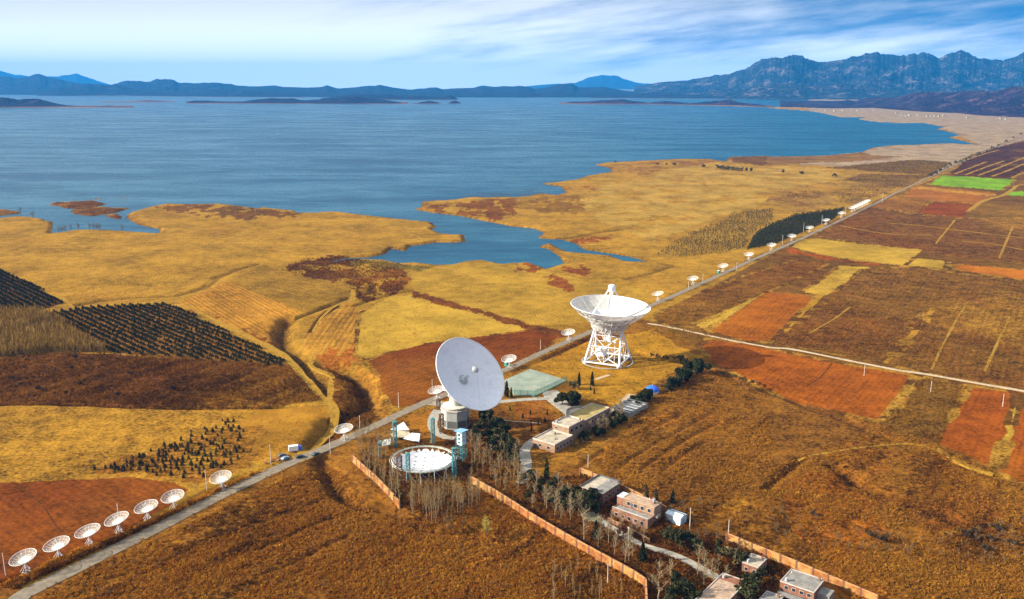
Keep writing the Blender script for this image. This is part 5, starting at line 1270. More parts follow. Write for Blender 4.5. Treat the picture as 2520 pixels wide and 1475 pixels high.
    child('yoke', b.mesh('yoke', STEEL), t)
    b = MB()
    hub = c + M @ Vector((0, 0, -3.4))
    b.bar(elc - side * 3, elc + side * 3, 1.0, k=10)
    for s in (-1, 1): b.bar(elc + side * (2.4 * s), hub + side * (2.6 * s), 0.8, 1.0, 8)
    b.bar(elc, hub, 1.6, 2.6, 12)
    child('elevation_hub', b.mesh('elevation_hub', WHITE), t)
    b = MB()
    for s in (-1, 1):
        q = elc + side * (2.3 * s) - back * 5.5 + Vector((0, 0, -0.8)); b.bar(elc + side * (2.3 * s), q, 0.6, 0.5, 8); b.box(tuple(q), (2.0, 2.0, 2.6), math.atan2(back.y, back.x))
    child('counterweight', b.mesh('counterweight', STEEL), t)
    b = MB(); o2 = oct_(6.85)
    for i in (0, 1, 2, 3, 4, 5, 6, 7): 
        q = o8[i]; b.bar((q[0], q[1], 9.8), (q[0], q[1], 10.8), 0.06, k=4)
        q2 = o8[(i + 1) % 8]; b.bar((q[0], q[1], 10.8), (q2[0], q2[1], 10.8), 0.06, k=4)
    child('railing', b.mesh('railing', WIRE), t)
make_white_dish()

# --- the open reflector pit in its ring
def make_pit():
    p = G(1042, 1152); cp = P(1041.5, 1129, gh(p[0], p[1]) + 5.6); zg = gh(cp[0], cp[1])
    t = thing('reflector_bowl', 'white panelled reflector bowl hung inside a ring girder, with jagged far edge', 'reflector', (cp[0], cp[1], zg))
    RR = 14.0; zr = 5.6
    b = MB().ring(RR, 0.22, zr, 64, 6).ring(RR + 1.0, 0.11, zr + 0.05, 64, 5)
    for i in range(48):
        a = 2 * math.pi * i / 48; b.bar((RR * math.cos(a), RR * math.sin(a), zr), ((RR + 1.0) * math.cos(a + 0.06), (RR + 1.0) * math.sin(a + 0.06), zr), 0.05, k=4)
    child('ring_girder', b.mesh('ring_girder', mat('greenish ring girder', (0.50, 0.54, 0.48), 0.6, 0.2, 0.5)), t)
    for i in range(14):
        a = 2 * math.pi * (i + 0.5) / 14
        child('post', MB().bar((RR * math.cos(a), RR * math.sin(a), -0.6), (RR * math.cos(a), RR * math.sin(a), zr), 0.12, k=6).bar((RR * math.cos(a), RR * math.sin(a), zr * 0.95), (RR * math.cos(a + 0.31), RR * math.sin(a + 0.31), 0.6), 0.06, k=4).mesh('post', STEEL), t)
    Rs = 30.0
    sz = lambda x, y: 2.4 + Rs - math.sqrt(Rs * Rs - x * x - y * y)
    s = 2.05; hgt = s * math.sqrt(3) / 2; b = MB(); nodes = set(); rnd = random.Random(4)
    pt = lambda i, j: ((i + 0.5 * (j % 2)) * s, j * hgt)
    for j in range(-8, 8):
        for i in range(-8, 8):
            o = j % 2
            for tri in (((i, j), (i + 1, j), (i + o, j + 1)), ((i, j), (i + o, j + 1), (i + o - 1, j + 1))):
                q = [pt(*n) for n in tri]; cx = sum(a[0] for a in q) / 3; cy = sum(a[1] for a in q) / 3; r = math.hypot(cx, cy)
                lim = 13.3 if cy < 4.5 else 12.0
                if r > lim or max(math.hypot(*a) for a in q) > 13.85: continue
                v = []
                for a in q:
                    x = cx + (a[0] - cx) * 0.99; y = cy + (a[1] - cy) * 0.99; v.append((x, y, sz(x, y) + rnd.uniform(-0.03, 0.03)))
                b.quad(*v)
                for n in tri: nodes.add(n)
    child('panels', b.mesh('panels', mat('bowl panel white', (0.64, 0.65, 0.66), 0.5, 0.06, 0.5, 0.3)), t)
    b = MB()
    for n in nodes:
        if n[0] % 2 == 0 and n[1] % 2 == 0:
            x, y = pt(*n)
            if math.hypot(x, y) < 12: b.lathe([(0.02, sz(x, y) + 0.14), (0.38, sz(x, y) + 0.10), (0.42, sz(x, y) - 0.1)], 8, (x, y, 0))
    child('panel_nodes', b.mesh('panel_nodes', mat('node plate', (0.12, 0.14, 0.16), 0.6)), t)
    b = MB()
    for i in range(-6, 7):
        for q in (-1, 1):
            x0, y0 = i * 2.0, -math.sqrt(max(0, 169 - 4 * i * i)); y1 = -y0
            if abs(i) > 5: continue
        for k in range(6):
            ya = y0 + (y1 - y0) * k / 6; yb = y0 + (y1 - y0) * (k + 1) / 6
            b.bar((x0, ya, sz(x0, ya) - 0.3), (x0, yb, sz(x0, yb) - 0.3), 0.06, k=4)
    child('cable_net', b.mesh('cable_net', RUST), t)
make_pit()
def lattice_tower(xd, yd, h, m, lab, w=1.5, group='lattice towers around the reflector bowl'):
    p = G(xd, yd); t = thing('lattice_tower', lab, 'lattice tower', p, R(20), group)
    b = MB(); q = [(-w / 2, -w / 2), (w / 2, -w / 2), (w / 2, w / 2), (-w / 2, w / 2)]
    for x, y in q: b.bar((x, y, -0.5), (x, y, h), 0.17, k=5)
    child('uprights', b.mesh('uprights', m), t)
    b = MB(); n = int(h / 1.3)
    for k in range(n):
        z0, z1 = h * k / n, h * (k + 1) / n
        for i in range(4):
            a, c = q[i], q[(i + 1) % 4]
            b.bar((*a, z1), (*c, z1), 0.10, k=4); b.bar((*(a if k % 2 else c), z0), (*(c if k % 2 else a), z1), 0.09, k=4)
    child('bracing', b.mesh('bracing', m), t)
    child('head_plate', MB().box((0, 0, h + 0.1), (w + 0.5, w + 0.5, 0.2)).bar((0, 0, h), (0, 0, h + 0.9), 0.2).mesh('head_plate', m), t)
lattice_tower(973, 1099, 12.6, TEAL, 'teal lattice tower left behind the white bowl')
lattice_tower(1066, 1090, 12.4, TEAL, 'teal lattice tower right behind the white bowl, before the concrete path')
lattice_tower(1087, 1066, 9.8, RUST, 'rust brown lattice tower beside the eight sided base house', 1.9)
lattice_tower(984, 1188, 12.4, RUST, 'rust brown lattice tower standing before the left of the white bowl', 2.0)
lattice_tower(1005, 1180, 12.0, TEAL, 'teal lattice tower standing before the middle of the white bowl')
lattice_tower(1118, 1176, 14.0, TEAL, 'pale teal lattice tower at the right edge of the white bowl')
lattice_tower(936, 1128, 8.0, TEAL, 'short greenish lattice tower among bare trunks left of the bowl', 1.2)
lattice_tower(1079, 1008, 5.6, RUST, 'short rust lattice frame by the road left of the big dish', 1.8)

def stair_tower():
    p = G(1136, 1132); t = thing('stair_tower', 'white stair tower with a blue sheet roof beside the white bowl', 'tower', p, R(-38))
    b = MB()
    for x, y in ((-1.9, -1.5), (1.9, -1.5), (1.9, 1.5), (-1.9, 1.5)): b.bar((x, y, -0.5), (x, y, 14.6), 0.16, k=5)
    for k in range(7):
        z0 = k * 2.05
        for (x0, y0), (x1, y1) in (((-1.9, -1.5), (1.9, -1.5)), ((1.9, -1.5), (1.9, 1.5)), ((1.9, 1.5), (-1.9, 1.5)), ((-1.9, 1.5), (-1.9, -1.5))):
            b.bar((x0, y0, z0 + 2.05), (x1, y1, z0 + 2.05), 0.1, k=4); b.bar((x0, y0, z0), (x1, y1, z0 + 2.05), 0.08, k=4)
    child('frame', b.mesh('frame', TEAL), t)
    child('wall', MB().box((0, 0, 11.0), (3.5, 2.7, 6.4)).mesh('wall', WHITE), t)
    for z in (9.0, 10.9, 12.8):
        child('window', MB().box((-0.2, -1.37, z), (1.5, 0.08, 0.8)).mesh('window', DARKW), t)
        child('window', MB().box((-1.77, -0.1, z), (0.08, 1.2, 0.8)).mesh('window', DARKW), t)
    b = MB().quad((-2.6, -2.3, 14.5), (2.6, -2.3, 15.0), (2.6, 2.3, 15.0), (-2.6, 2.3, 14.5)).quad((-2.6, 2.3, 14.35), (2.6, 2.3, 14.85), (2.6, -2.3, 14.85), (-2.6, -2.3, 14.35))
    b.quad((-2.6, -2.3, 14.35), (2.6, -2.3, 14.85), (2.6, -2.3, 15.0), (-2.6, -2.3, 14.5)).quad((-2.6, -2.3, 14.35), (-2.6, -2.3, 14.5), (-2.6, 2.3, 14.5), (-2.6, 2.3, 14.35))
    child('roof', b.mesh('roof', LBLUE), t)
    b = MB()
    for k in range(4):
        z0 = k * 1.95; s = 1 if k % 2 else -1
        b.bar((-1.6 * s, 1.2, z0), (1.6 * s, 1.2, z0 + 1.95), 0.12, k=4); b.bar((-1.6 * s, 0.4, z0), (1.6 * s, 0.4, z0 + 1.95), 0.12, k=4)
    child('stairs', b.mesh('stairs', TEAL), t)
stair_tower()

# --- low sheet roofs left of the bowl
def sheet_roof(poly, zs, m, lab, under=DARKP):
    """a tilted sheet on posts: each corner is given with its height over the ground"""
    pts = []
    for (x, y), h in zip(poly, zs):
        g0 = G(x, y); pts.append(np.array(P(x, y, g0[2] + h)))
    c = sum(pts) / len(pts); zg = gh(c[0], c[1]); o = np.array((c[0], c[1], zg)); pts = [q - o for q in pts]
    t = thing('panel_shelter', lab, 'shelter', tuple(o))
    b = MB(); n = len(pts); up = Vector((0, 0, 0.10))
    b.quad(*[tuple(q) for q in pts][::-1]) if False else None
    area = sum(pts[i][0] * pts[(i + 1) % n][1] - pts[(i + 1) % n][0] * pts[i][1] for i in range(n))
    if area < 0: pts = pts[::-1]
    b.quad(*[(q[0], q[1], q[2] + 0.12) for q in pts]); b.quad(*[tuple(q) for q in pts[::-1]])
    for i in range(n):
        a, d = pts[i], pts[(i + 1) % n]; b.quad(tuple(a), tuple(d), (d[0], d[1], d[2] + 0.12), (a[0], a[1], a[2] + 0.12))
    child('roof_sheet', b.mesh('roof_sheet', m), t)
    for q in pts:
        q = q * np.array((0.93, 0.93, 1)); child('post', MB().bar((q[0], q[1], -0.6), (q[0], q[1], q[2] - 0.02), 0.09, k=5).mesh('post', under), t)
    b = MB()
    for i in range(n):
        a, d = pts[i] * np.array((0.93, 0.93, 1)), pts[(i + 1) % n] * np.array((0.93, 0.93, 1)); b.bar((a[0], a[1], a[2] - 0.12), (d[0], d[1], d[2] - 0.12), 0.07, k=4)
    child('frame', b.mesh('frame', under), t)
PALE = mat('pale grey sheet', (0.62, 0.62, 0.63), 0.6, 0.12, 0.4, tint=(0.45, 0.42, 0.38), tint_scale=0.2, tint_amt=0.4)
sheet_roof(Z('pit', (440, 372), (690, 228), (800, 380), (560, 392)), (2.2, 3.6, 2.6, 1.8), PALE, 'pale sheet roof against the road, upper one left of the bowl')
sheet_roof(Z('pit', (440, 460), (570, 395), (800, 415), (820, 480), (690, 520), (500, 525)), (1.8, 2.6, 2.6, 2.0, 1.6, 1.6), mat('yellowed sheet', (0.46, 0.40, 0.27), 0.8, 0.2, 0.4), 'yellowed flat roof under the pale sheet roof by the road')
sheet_roof(Z('pit', (680, 545), (845, 435), (1005, 450), (985, 608)), (2.2, 3.0, 2.6, 1.8), WHITE, 'bright white sheet roof pointing to the bowl, nearest the brown mound')
sheet_roof(Z('pit', (215, 590), (450, 540), (440, 655), (265, 690)), (2.4, 2.6, 2.0, 1.8), SLATEW, 'grey green sheet roof at the left among the bare trunks')

# ------------------------------------------------------------------ buildings
TH = R(52)                     # the compound is laid out along this bearing
def rect(corner_near, along, across):
    """rectangle on the ground from three traced roof corners (already in metres): returns origin and sizes in the compound's axes"""
    pass
def house_frame(name, label, cat, poly_d, z, ang=TH):
    """bounding rectangle, in the compound's axes, of roof corners traced at height z over the ground"""
    g0 = G(*poly_d[0]); pts = [P(x, y, g0[2] + z) for x, y in poly_d]
    ca, sa = math.cos(ang), math.sin(ang)
    us = [q[0] * ca + q[1] * sa for q in pts]; vs = [-q[0] * sa + q[1] * ca for q in pts]
    us.sort(); vs.sort()
    u0, u1 = (us[0] + us[1]) / 2, (us[-1] + us[-2]) / 2; v0, v1 = (vs[0] + vs[1]) / 2, (vs[-1] + vs[-2]) / 2
    cu, cv = (u0 + u1) / 2, (v0 + v1) / 2
    x, y = cu * ca - cv * sa, cu * sa + cv * ca
    t = thing(name, label, cat, (x, y, gh(x, y)), ang)
    return t, (u1 - u0), (v1 - v0)
def block(t, cx, cy, L, Wd, z0, z1, wall, roof, par=0.5, name='wall', pt=0.3, parm=None):
    child(name, MB().box((cx, cy, (z0 + z1) / 2), (L, Wd, z1 - z0)).mesh(name, wall), t)
    child('roof', MB().box((cx, cy, z1 + 0.08), (L - 2 * pt - 0.02, Wd - 2 * pt - 0.02, 0.15)).mesh('roof', roof), t)
    b = MB()
    for s in (-1, 1):
        b.box((cx + s * (L / 2 - pt / 2 + 0.04), cy, z1 + par / 2 + 0.002), (pt, Wd + 0.08, par)); b.box((cx, cy + s * (Wd / 2 - pt / 2 + 0.04), z1 + par / 2 + 0.002), (L - 2 * pt + 0.06, pt, par - 0.004))
    child('parapet', b.mesh('parapet', parm or TRIM), t)
def win(t, c, d, frame=TRIM, glass=DARKW):
    """a window standing 3 cm proud; d = (sx, sy, sz), thin along one axis"""
    f = child('window', MB().box(c, d).mesh('window', frame), t)
    k = 0 if d[0] < d[1] else 1
    e = [d[0] * 0.84, d[1] * 0.84, d[2] * 0.84]; e[k] = d[k] + 0.06
    child('pane', MB().box(c, tuple(e)).mesh('pane', glass), f)

# main control building: long upper block, lower front block and round end
t, L, Wd = house_frame('control_building', 'pink brick control building with stepped flat roofs and a yellow roof stretch', 'building', Z('m', (750, 790), (1180, 590), (1480, 590), (955, 840)), 7.5)
L, Wd = 36.0, 10.0
Zb = 7.5
block(t, -L / 2 + 6.5, 0, 13, Wd, -1, Zb, BRICK_P, ROOFC, 0.7)
block(t, 6.52, 0.0, L - 13.04, Wd + 1.2, -1, Zb - 0.3, BRICK_P, ROOFY, 0.5)
block(t, -L / 2 - 7.52, -0.8, 15, Wd + 3.0, -1, 4.0, BRICK_P, ROOFC, 0.6)
sy = -Wd / 2
for i in range(3): win(t, (-L / 2 + 2.4 + i * 4.0, sy - 0.03, 5.6), (2.6, 0.12, 1.7))
for i in range(8): win(t, (-3.5 + i * 2.7, sy - 0.63, 5.2), (1.5, 0.12, 1.6)); win(t, (-3.5 + i * 2.7, sy - 0.63, 1.9), (1.5, 0.12, 1.6))
for i in range(5): win(t, (-L / 2 - 13 + i * 2.8, -0.8 - (Wd + 3) / 2 - 0.03, 2.0), (1.6, 0.12, 1.5))
for i in range(2): win(t, (-L / 2 - 15.05, -3.6 + i * 5, 2.0), (0.12, 1.8, 1.4))
win(t, (-L / 2 - 0.03, 2.6, 5.9), (0.12, 1.2, 1.2))
dr = child('door', MB().box((-L / 2 - 15.05, 3.9, 1.1), (0.12, 1.4, 2.3)).mesh('door', DARKP), t); child('door_handle', MB().box((-L / 2 - 15.14, 3.5, 1.1), (0.08, 0.2, 0.12)).mesh('door_handle', STEEL), dr)
b = MB()
for i in range(22):
    a0 = math.pi * (-0.05 + 1.25 * i / 21)
    b.box((L / 2 - 9 + 6.4 * math.cos(a0), Wd / 2 + 3.0 + 5.2 * math.sin(a0), 2.4), (0.4, 1.35, 6.8), math.atan2(5.2 * math.sin(a0), 6.4 * math.cos(a0)))
child('curved_wall', b.mesh('curved_wall', CONC), t)
b = MB().prism([(L / 2 - 9 + 6.1 * math.cos(2 * math.pi * i / 28), Wd / 2 + 3.0 + 4.9 * math.sin(2 * math.pi * i / 28)) for i in range(28)], 4.6, 4.9)
child('rotunda_floor', b.mesh('rotunda_floor', ROOFC), t)
child('roof_hatch', MB().box((-L / 2 - 4, 1, 4.75), (1.4, 1.4, 1.0)).box((-L / 2 - 9, -3, 4.5), (1.0, 1.0, 0.6)).mesh('roof_hatch', CONC), t)

# roofless frame
t, L, Wd = house_frame('roofless_shed', 'roofless pale shed with dark beams across it behind the control building', 'shed', Z('m', (1600, 560), (1690, 480), (1950, 585), (1770, 700)), 2.2)
L, Wd = 19.0, 12.0
b = MB()
for s in (-1, 1): b.box((s * (L / 2 - 0.15), 0, 0.9), (0.3, Wd, 3.4)); b.box((0, s * (Wd / 2 - 0.15), 0.9), (L - 0.62, 0.3, 3.4))
child('wall', b.mesh('wall', CONC), t)
child('floor', MB().box((0, 0, 0.3), (L - 0.7, Wd - 0.7, 1.2)).mesh('floor', mat('pale floor slab', (0.56, 0.56, 0.55), 0.8, 0.15, 0.3)), t)
for i in range(5): child('beam', MB().box((-L / 2 + 1.6 + i * 4.0, 0, 2.85), (0.55, Wd + 0.4, 0.45)).mesh('beam', DARKP), t)

# blue tent
p = G(*Z('m', (2060, 400))[0]); t = thing('dome_tent', 'round blue dome roof on a low pale wall at the hedge', 'dome', p, R(30), None, 0.85)
child('wall', MB().lathe([(4.4, -0.6), (4.4, 2.0)], 20).mesh('wall', PALE), t)
for i in range(2):
    b = MB(); seg = 10
    prof = [(4.7 * math.cos(math.pi / 2 * k / 6), 2.0 + 3.0 * math.sin(math.pi / 2 * k / 6)) for k in range(7)]
    n0 = len(b.v)
    for r, z in prof:
        for j in range(seg + 1):
            a = math.pi * i + math.pi * j / seg; b.v.append((r * math.cos(a), r * math.sin(a), z))
    for k in range(6):
        for j in range(seg): q = k * (seg + 1) + j; b.f.append((q, q + 1, q + seg + 2, q + seg + 1))
    child('roof_half', b.mesh('roof_half', (BLUE, LBLUE)[1 - i] if i else mat('bright blue cloth', (0.02, 0.14, 0.55), 0.6), True), t)
child('finial', MB().bar((0, 0, 4.9), (0, 0, 5.8), 0.12).mesh('finial', STEEL), t)

# grey roofed hall
t, L, Wd = house_frame('hall', 'single storey hall with a wide grey flat roof in two strips', 'house', Z('h', (75, 400), (390, 190), (770, 340), (430, 540)), 5.0)
child('wall', MB().box((0, 0, 1.6), (L - 0.4, Wd - 0.4, 6.4)).mesh('wall', BRICK_R), t)
for s in (-1, 1): child('roof_slab', MB().box((0, s * Wd / 4, 5.0), (L, Wd / 2 - 0.06, 0.36)).mesh('roof_slab', (ROOFG, ROOFC)[s > 0]), t)
b = MB(); b.box((L / 2 + 0.12, 0, 5.3), (0.24, Wd + 0.48, 1.0)); b.box((0, Wd / 2 + 0.12, 5.3), (L, 0.24, 1.0))
child('parapet', b.mesh('parapet', DARKP), t)
for i in range(4): win(t, (-L / 2 + 2 + i * 3.2, -Wd / 2 + 0.17, 2.6), (1.5, 0.12, 1.6))
for i in range(3): win(t, (-L / 2 + 0.17, -Wd / 2 + 2.2 + i * 3.4, 2.6), (0.12, 1.5, 1.6))
dr = child('door', MB().box((L / 2 - 1.8, -Wd / 2 + 0.17, 1.1), (1.3, 0.12, 2.3)).mesh('door', DARKP), t); child('door_handle', MB().box((L / 2 - 2.2, -Wd / 2 + 0.1, 1.1), (0.15, 0.06, 0.12)).mesh('door_handle', STEEL), dr)

# two storey brick house with terrace (long side faces the camera's left)
t, L, Wd = house_frame('brick_house', 'two storey brick house with a pink flat roof and a lower front terrace', 'house', Z('h', (870, 580), (1030, 490), (1440, 690), (1320, 775)), 7.5, R(-40))
L, Wd = 14.5, 5.6
block(t, 0, 0, L, Wd, -1, 7.2, BRICK_P, ROOFP, 0.35, parm=ROOFP)
block(t, -1.0, -Wd / 2 - 2.42, L + 2.2, 4.8, -1, 3.6, BRICK_R, ROOFG, 0.45, parm=BRICK_R)
block(t, -L / 2 - 1.72, 0.2, 3.4, 4.6, -1, 6.6, BRICK_R, PALE, 0.25, parm=PALE)
for i in range(4): win(t, (-4.6 + i * 3.2, -Wd / 2 - 0.03, 5.5), (1.7, 0.12, 1.7))
dr = child('door', MB().box((-0.4 - 2.6, -Wd / 2 - 0.03, 4.8), (1.1, 0.12, 2.3)).mesh('door', DARKP), t); child('door_handle', MB().box((-2.6, -Wd / 2 - 0.12, 4.8), (0.12, 0.08, 0.12)).mesh('door_handle', STEEL), dr)
for i in range(5): win(t, (-7.2 + i * 3.0, -Wd / 2 - 4.85, 1.9), (1.6, 0.12, 1.6))
child('banister', MB().box((-1.0, -Wd / 2 - 4.7, 4.6), (L + 2.0, 0.08, 0.08)).box((-1.0, -Wd / 2 - 4.7, 4.32), (L + 2.0, 0.06, 0.06)).mesh('banister', WIRE), t)
child('roof_box', MB().box((4.8, 0.6, 7.9), (1.2, 1.2, 1.1)).mesh('roof_box', BRICK_R), t)
child('balcony', MB().box((L / 2 + 0.77, -1.5, 3.5), (1.5, 2.6, 0.25)).box((L / 2 + 1.44, -1.5, 4.1), (0.12, 2.6, 0.9)).mesh('balcony', CONC), t)

# blue white shed with a low ridge
t, L, Wd = house_frame('storage_shed', 'small pale blue metal shed with a low ridged roof', 'shed', Z('h', (1610, 880), (1705, 795), (1940, 890), (1840, 965)), 3.4, R(-43))
L, Wd = 6.8, 4.6
child('wall', MB().box((0, 0, 1.2), (L, Wd, 4.4)).mesh('wall', PBLUE), t)
b = MB()
for s in (-1, 1):
    q = [(-L / 2 - 0.2, s * (Wd / 2 + 0.25), 3.3), (L / 2 + 0.2, s * (Wd / 2 + 0.25), 3.3), (L / 2 + 0.2, 0, 4.15), (-L / 2 - 0.2, 0, 4.15)]
    if s > 0: q = q[::-1]
    b.quad(*q)
b.quad((-L / 2 - 0.01, -Wd / 2, 3.35), (-L / 2 - 0.01, 0, 4.1), (-L / 2 - 0.01, Wd / 2, 3.35)); b.quad((L / 2 + 0.01, Wd / 2, 3.35), (L / 2 + 0.01, 0, 4.1), (L / 2 + 0.01, -Wd / 2, 3.35))
child('roof', b.mesh('roof', PBLUE), t)
child('ridge_cap', MB().box((0, 0.0, 4.2), (L + 0.4, 0.5, 0.1)).mesh('ridge_cap', DARKP), t)
dr = child('door', MB().box((L / 2 + 0.03, 0, 1.1), (0.08, 1.4, 2.2)).mesh('door', LBLUE), t); child('door_handle', MB().box((L / 2 + 0.1, 0.4, 1.1), (0.06, 0.15, 0.15)).mesh('door_handle', STEEL), dr)

# houses in the bottom right corner
t, L, Wd = house_frame('small_house', 'small house with a pale flat roof close to the right hand brick wall', 'house', Z('w', (528, 318), (640, 245), (720, 295), (600, 360)), 4.0)
L, Wd = max(L, 8.0), max(Wd, 6.0)
block(t, 0, 0, L, Wd, -1, 3.8, BRICK_R, ROOFC, 0.25)
for i in range(2): win(t, (-L / 2 - 0.03, -1.6 + i * 3.0, 2.0), (0.12, 1.3, 1.4)); win(t, (-2 + i * 3.4, -Wd / 2 - 0.03, 2.0), (1.3, 0.12, 1.4))
t, L, Wd = house_frame('flat_house', 'wide low house with a grey flat roof, brick band and dark ground floor', 'house', Z('w', (870, 480), (965, 370), (1255, 490), (1160, 615)), 5.5)
block(t, 0, 0, L, Wd, 2.2, 5.2, BRICK_R, ROOFG, 0.3)
child('ground_floor', MB().box((-0.3, 0, 0.6), (L + 0.4, Wd + 0.2, 3.16)).mesh('ground_floor', DARKP), t)
child('porch', MB().box((-L / 2 - 1.52, 0, 2.0), (3.0, Wd, 0.3)).box((-L / 2 - 2.9, Wd / 2 - 0.2, 0.6), (0.25, 0.25, 2.5)).box((-L / 2 - 2.9, -Wd / 2 + 0.2, 0.6), (0.25, 0.25, 2.5)).mesh('porch', ROOFG), t)
child('annex', MB().box((1, -Wd / 2 - 2.02, 1.3), (5, 4.0, 4.6)).mesh('annex', ROOFG), t)
for i in range(4): win(t, (-L / 2 - 0.03, -Wd / 2 + 1.6 + i * 2.6, 3.8), (0.12, 1.5, 1.3))
t, L, Wd = house_frame('long_house', 'long house with a pinkish flat roof running out of the bottom edge', 'house', Z('w', (0, 740), (395, 435), (500, 490), (300, 740)), 4.5)
L, Wd = L, 9.0
block(t, 0, 0, L, Wd, -1, 4.3, BRICK_R, ROOFP, 0.4)
child('roof_patch', MB().box((L / 2 - 2.2, 0, 4.52), (3.6, Wd - 0.7, 0.12)).mesh('roof_patch', BRICK_R), t)
for i in range(5): win(t, (-L / 2 + 2.5 + i * 4, Wd / 2 + 0.03, 2.0), (1.6, 0.12, 1.5)); win(t, (-L / 2 + 2.5 + i * 4, -Wd / 2 - 0.03, 2.0), (1.6, 0.12, 1.5))
t, L, Wd = house_frame('small_house', 'low house with a dull grey roof at the bottom edge by the dark pines', 'house', Z('w', (600, 690), (760, 590), (900, 640), (780, 740)), 4.0)
block(t, 0, 0, L, Wd, -1, 3.6, BRICK_R, ROOFG, 0.3)
for i in range(2): win(t, (-L / 2 - 0.03, -1.5 + i * 3, 1.9), (0.12, 1.3, 1.4))

TANKM = mat('dull tank metal', (0.40, 0.41, 0.42), 0.5, 0.2, 0.8)
for nm in ('hall', 'brick_house', 'flat_house', 'long_house', 'small_house', 'control_building'):
    for o in [q for q in list(bpy.data.objects) if q.name.split('.')[0] == nm and q.parent is None]:
        zs = [c for c in o.children if c.name.startswith('roof')]
        r0 = max(zs, key=lambda c: max(v.co.z for v in c.data.vertices)); zt = max(v.co.z for v in r0.data.vertices); xm = [v.co.x for v in r0.data.vertices]; ym = [v.co.y for v in r0.data.vertices]
        x0, x1, y0, y1 = min(xm), max(xm), min(ym), max(ym)
        child('water_tank', MB().bar((x0 + 1.2, y1 - 1.3, zt), (x0 + 1.2, y1 - 1.3, zt + 1.2), 0.55, 0.55, 12).mesh('water_tank', TANKM), o)
        child('chimney', MB().box((x1 - 1.0, y0 + 1.0, zt + 0.5), (0.6, 0.6, 1.0)).box((x1 - 1.0, y0 + 1.0, zt + 1.05), (0.8, 0.8, 0.12)).mesh('chimney', BRICK_R), o)
        child('vent_pipe', MB().bar((x1 - 2.4, y1 - 0.8, zt), (x1 - 2.4, y1 - 0.8, zt + 0.9), 0.09).mesh('vent_pipe', STEEL), o)
# ------------------------------------------------------------------ walls and net
def brick_wall(pts_d, h, lab, th=0.45, gap=6.0, m=BRICK_O):
    w_ = [G(x, y) for x, y in pts_d]; o = w_[0]
    t = thing('brick_wall', lab, 'wall', tuple(o))
    b = MB(); cop = MB(); pil = []
    for p0, p1 in zip(w_[:-1], w_[1:]):
        d = (p1 - p0)[:2]; Ln = np.linalg.norm(d); a = math.atan2(d[1], d[0]); n = max(1, round(Ln / gap))
        for k in range(n):
            q0 = p0[:2] + d * k / n; q1 = p0[:2] + d * (k + 1) / n; mid = (q0 + q1) / 2; z = gh(*mid)
            b.box((mid[0] - o[0], mid[1] - o[1], z - o[2] + h / 2 - 0.6), (Ln / n + 0.002 * k, th, h + 1.2), a)
            cop.box((mid[0] - o[0], mid[1] - o[1], z - o[2] + h + 0.08), (Ln / n - 0.62, th + 0.2, 0.16), a)
            pil.append((q0[0] - o[0], q0[1] - o[1], gh(*q0) - o[2], a))
    child('wall_face', b.mesh('wall_face', m), t)
    child('coping', cop.mesh('coping', mat('coping brick', (0.46, 0.24, 0.10), 0.9, 0.25, 0.8)), t)
    pm = MB().box((0, 0, h / 2 - 0.4), (0.6, th + 0.3, h + 1.3)).mesh('pillar', BRICK_R)
    for x, y, z, a in pil:
        c = child('pillar', pm, t); c.location = (x, y, z); c.rotation_euler = (0, 0, a)
brick_wall([(1160, 1192), (1220, 1226), (1300, 1279), (1390, 1333), (1480, 1384), (1560, 1428), (1588, 1448), (1590, 1490), (1592, 1560)], 3.6, 'long orange brick wall with stained lower face running to the bottom edge', m=BRICK_O)
brick_wall([(868, 1136), (900, 1165), (930, 1192), (958, 1222), (983, 1247)], 3.0, 'short sunlit brick wall left of the bowl above the gully')
brick_wall([(1428, 1165), (1490, 1190), (1560, 1222), (1640, 1262)], 2.6, 'brick wall behind the grey roofed hall, edge of the hillside field')
brick_wall([(1788, 1330), (1850, 1356), (1920, 1384), (2000, 1418), (2075, 1450), (2160, 1486)], 3.0, 'brick wall behind the houses in the bottom right corner')
brick_wall(Z('d3', (880, 735), (1010, 800), (1150, 870), (1270, 940)), 1.3, 'low garden wall before the two storey brick house', 0.3, 5, BRICK_R)
NET = mat('green court netting', (0.05, 0.32, 0.22), 0.7, 0.2, 0.6, alpha=0.45)
def court_fence():
    e = [G(x, y) for x, y in Z('m', (195, 440), (470, 452), (700, 350), (912, 238))]; o = e[0]
    t = thing('court_fence', 'green net fence along the near side of the faded sports court', 'fence', tuple(o))
    b = MB(); pm = MB().bar((0, 0, -0.3), (0, 0, 3.6), 0.09, k=5).mesh('post', GREENB)
    for p0, p1 in zip(e[:-1], e[1:]):
        q0, q1 = p0 - o, p1 - o
        b.quad((q0[0], q0[1], q0[2] + 0.2), (q1[0], q1[1], q1[2] + 0.2), (q1[0], q1[1], q1[2] + 3.5), (q0[0], q0[1], q0[2] + 3.5))
        n = max(2, int(np.linalg.norm(q1 - q0) / 3))
        for k in range(n): c = child('post', pm, t); c.location = tuple(q0 + (q1 - q0) * k / n)
    child('netting', b.mesh('netting', NET), t)
court_fence()
def arch(xd, yd, lab):
    p = G(xd, yd); t = thing('path_gate', lab, 'gate', p, R(70))
    b = MB()
    for i in range(8):
        a0, a1 = math.pi * i / 8, math.pi * (i + 1) / 8; b.bar((1.6 * math.cos(a0), 0, 1.6 + 1.2 * math.sin(a0)), (1.6 * math.cos(a1), 0, 1.6 + 1.2 * math.sin(a1)), 0.12)
    child('arch_bar', b.mesh('arch_bar', DARKP), t)
    for s in (-1, 1): child('post', MB().bar((1.6 * s, 0, -0.3), (1.6 * s, 0, 1.6), 0.12).mesh('post', DARKP), t)
arch(1326, 984, 'dark arched gate where the white path meets the plaza')

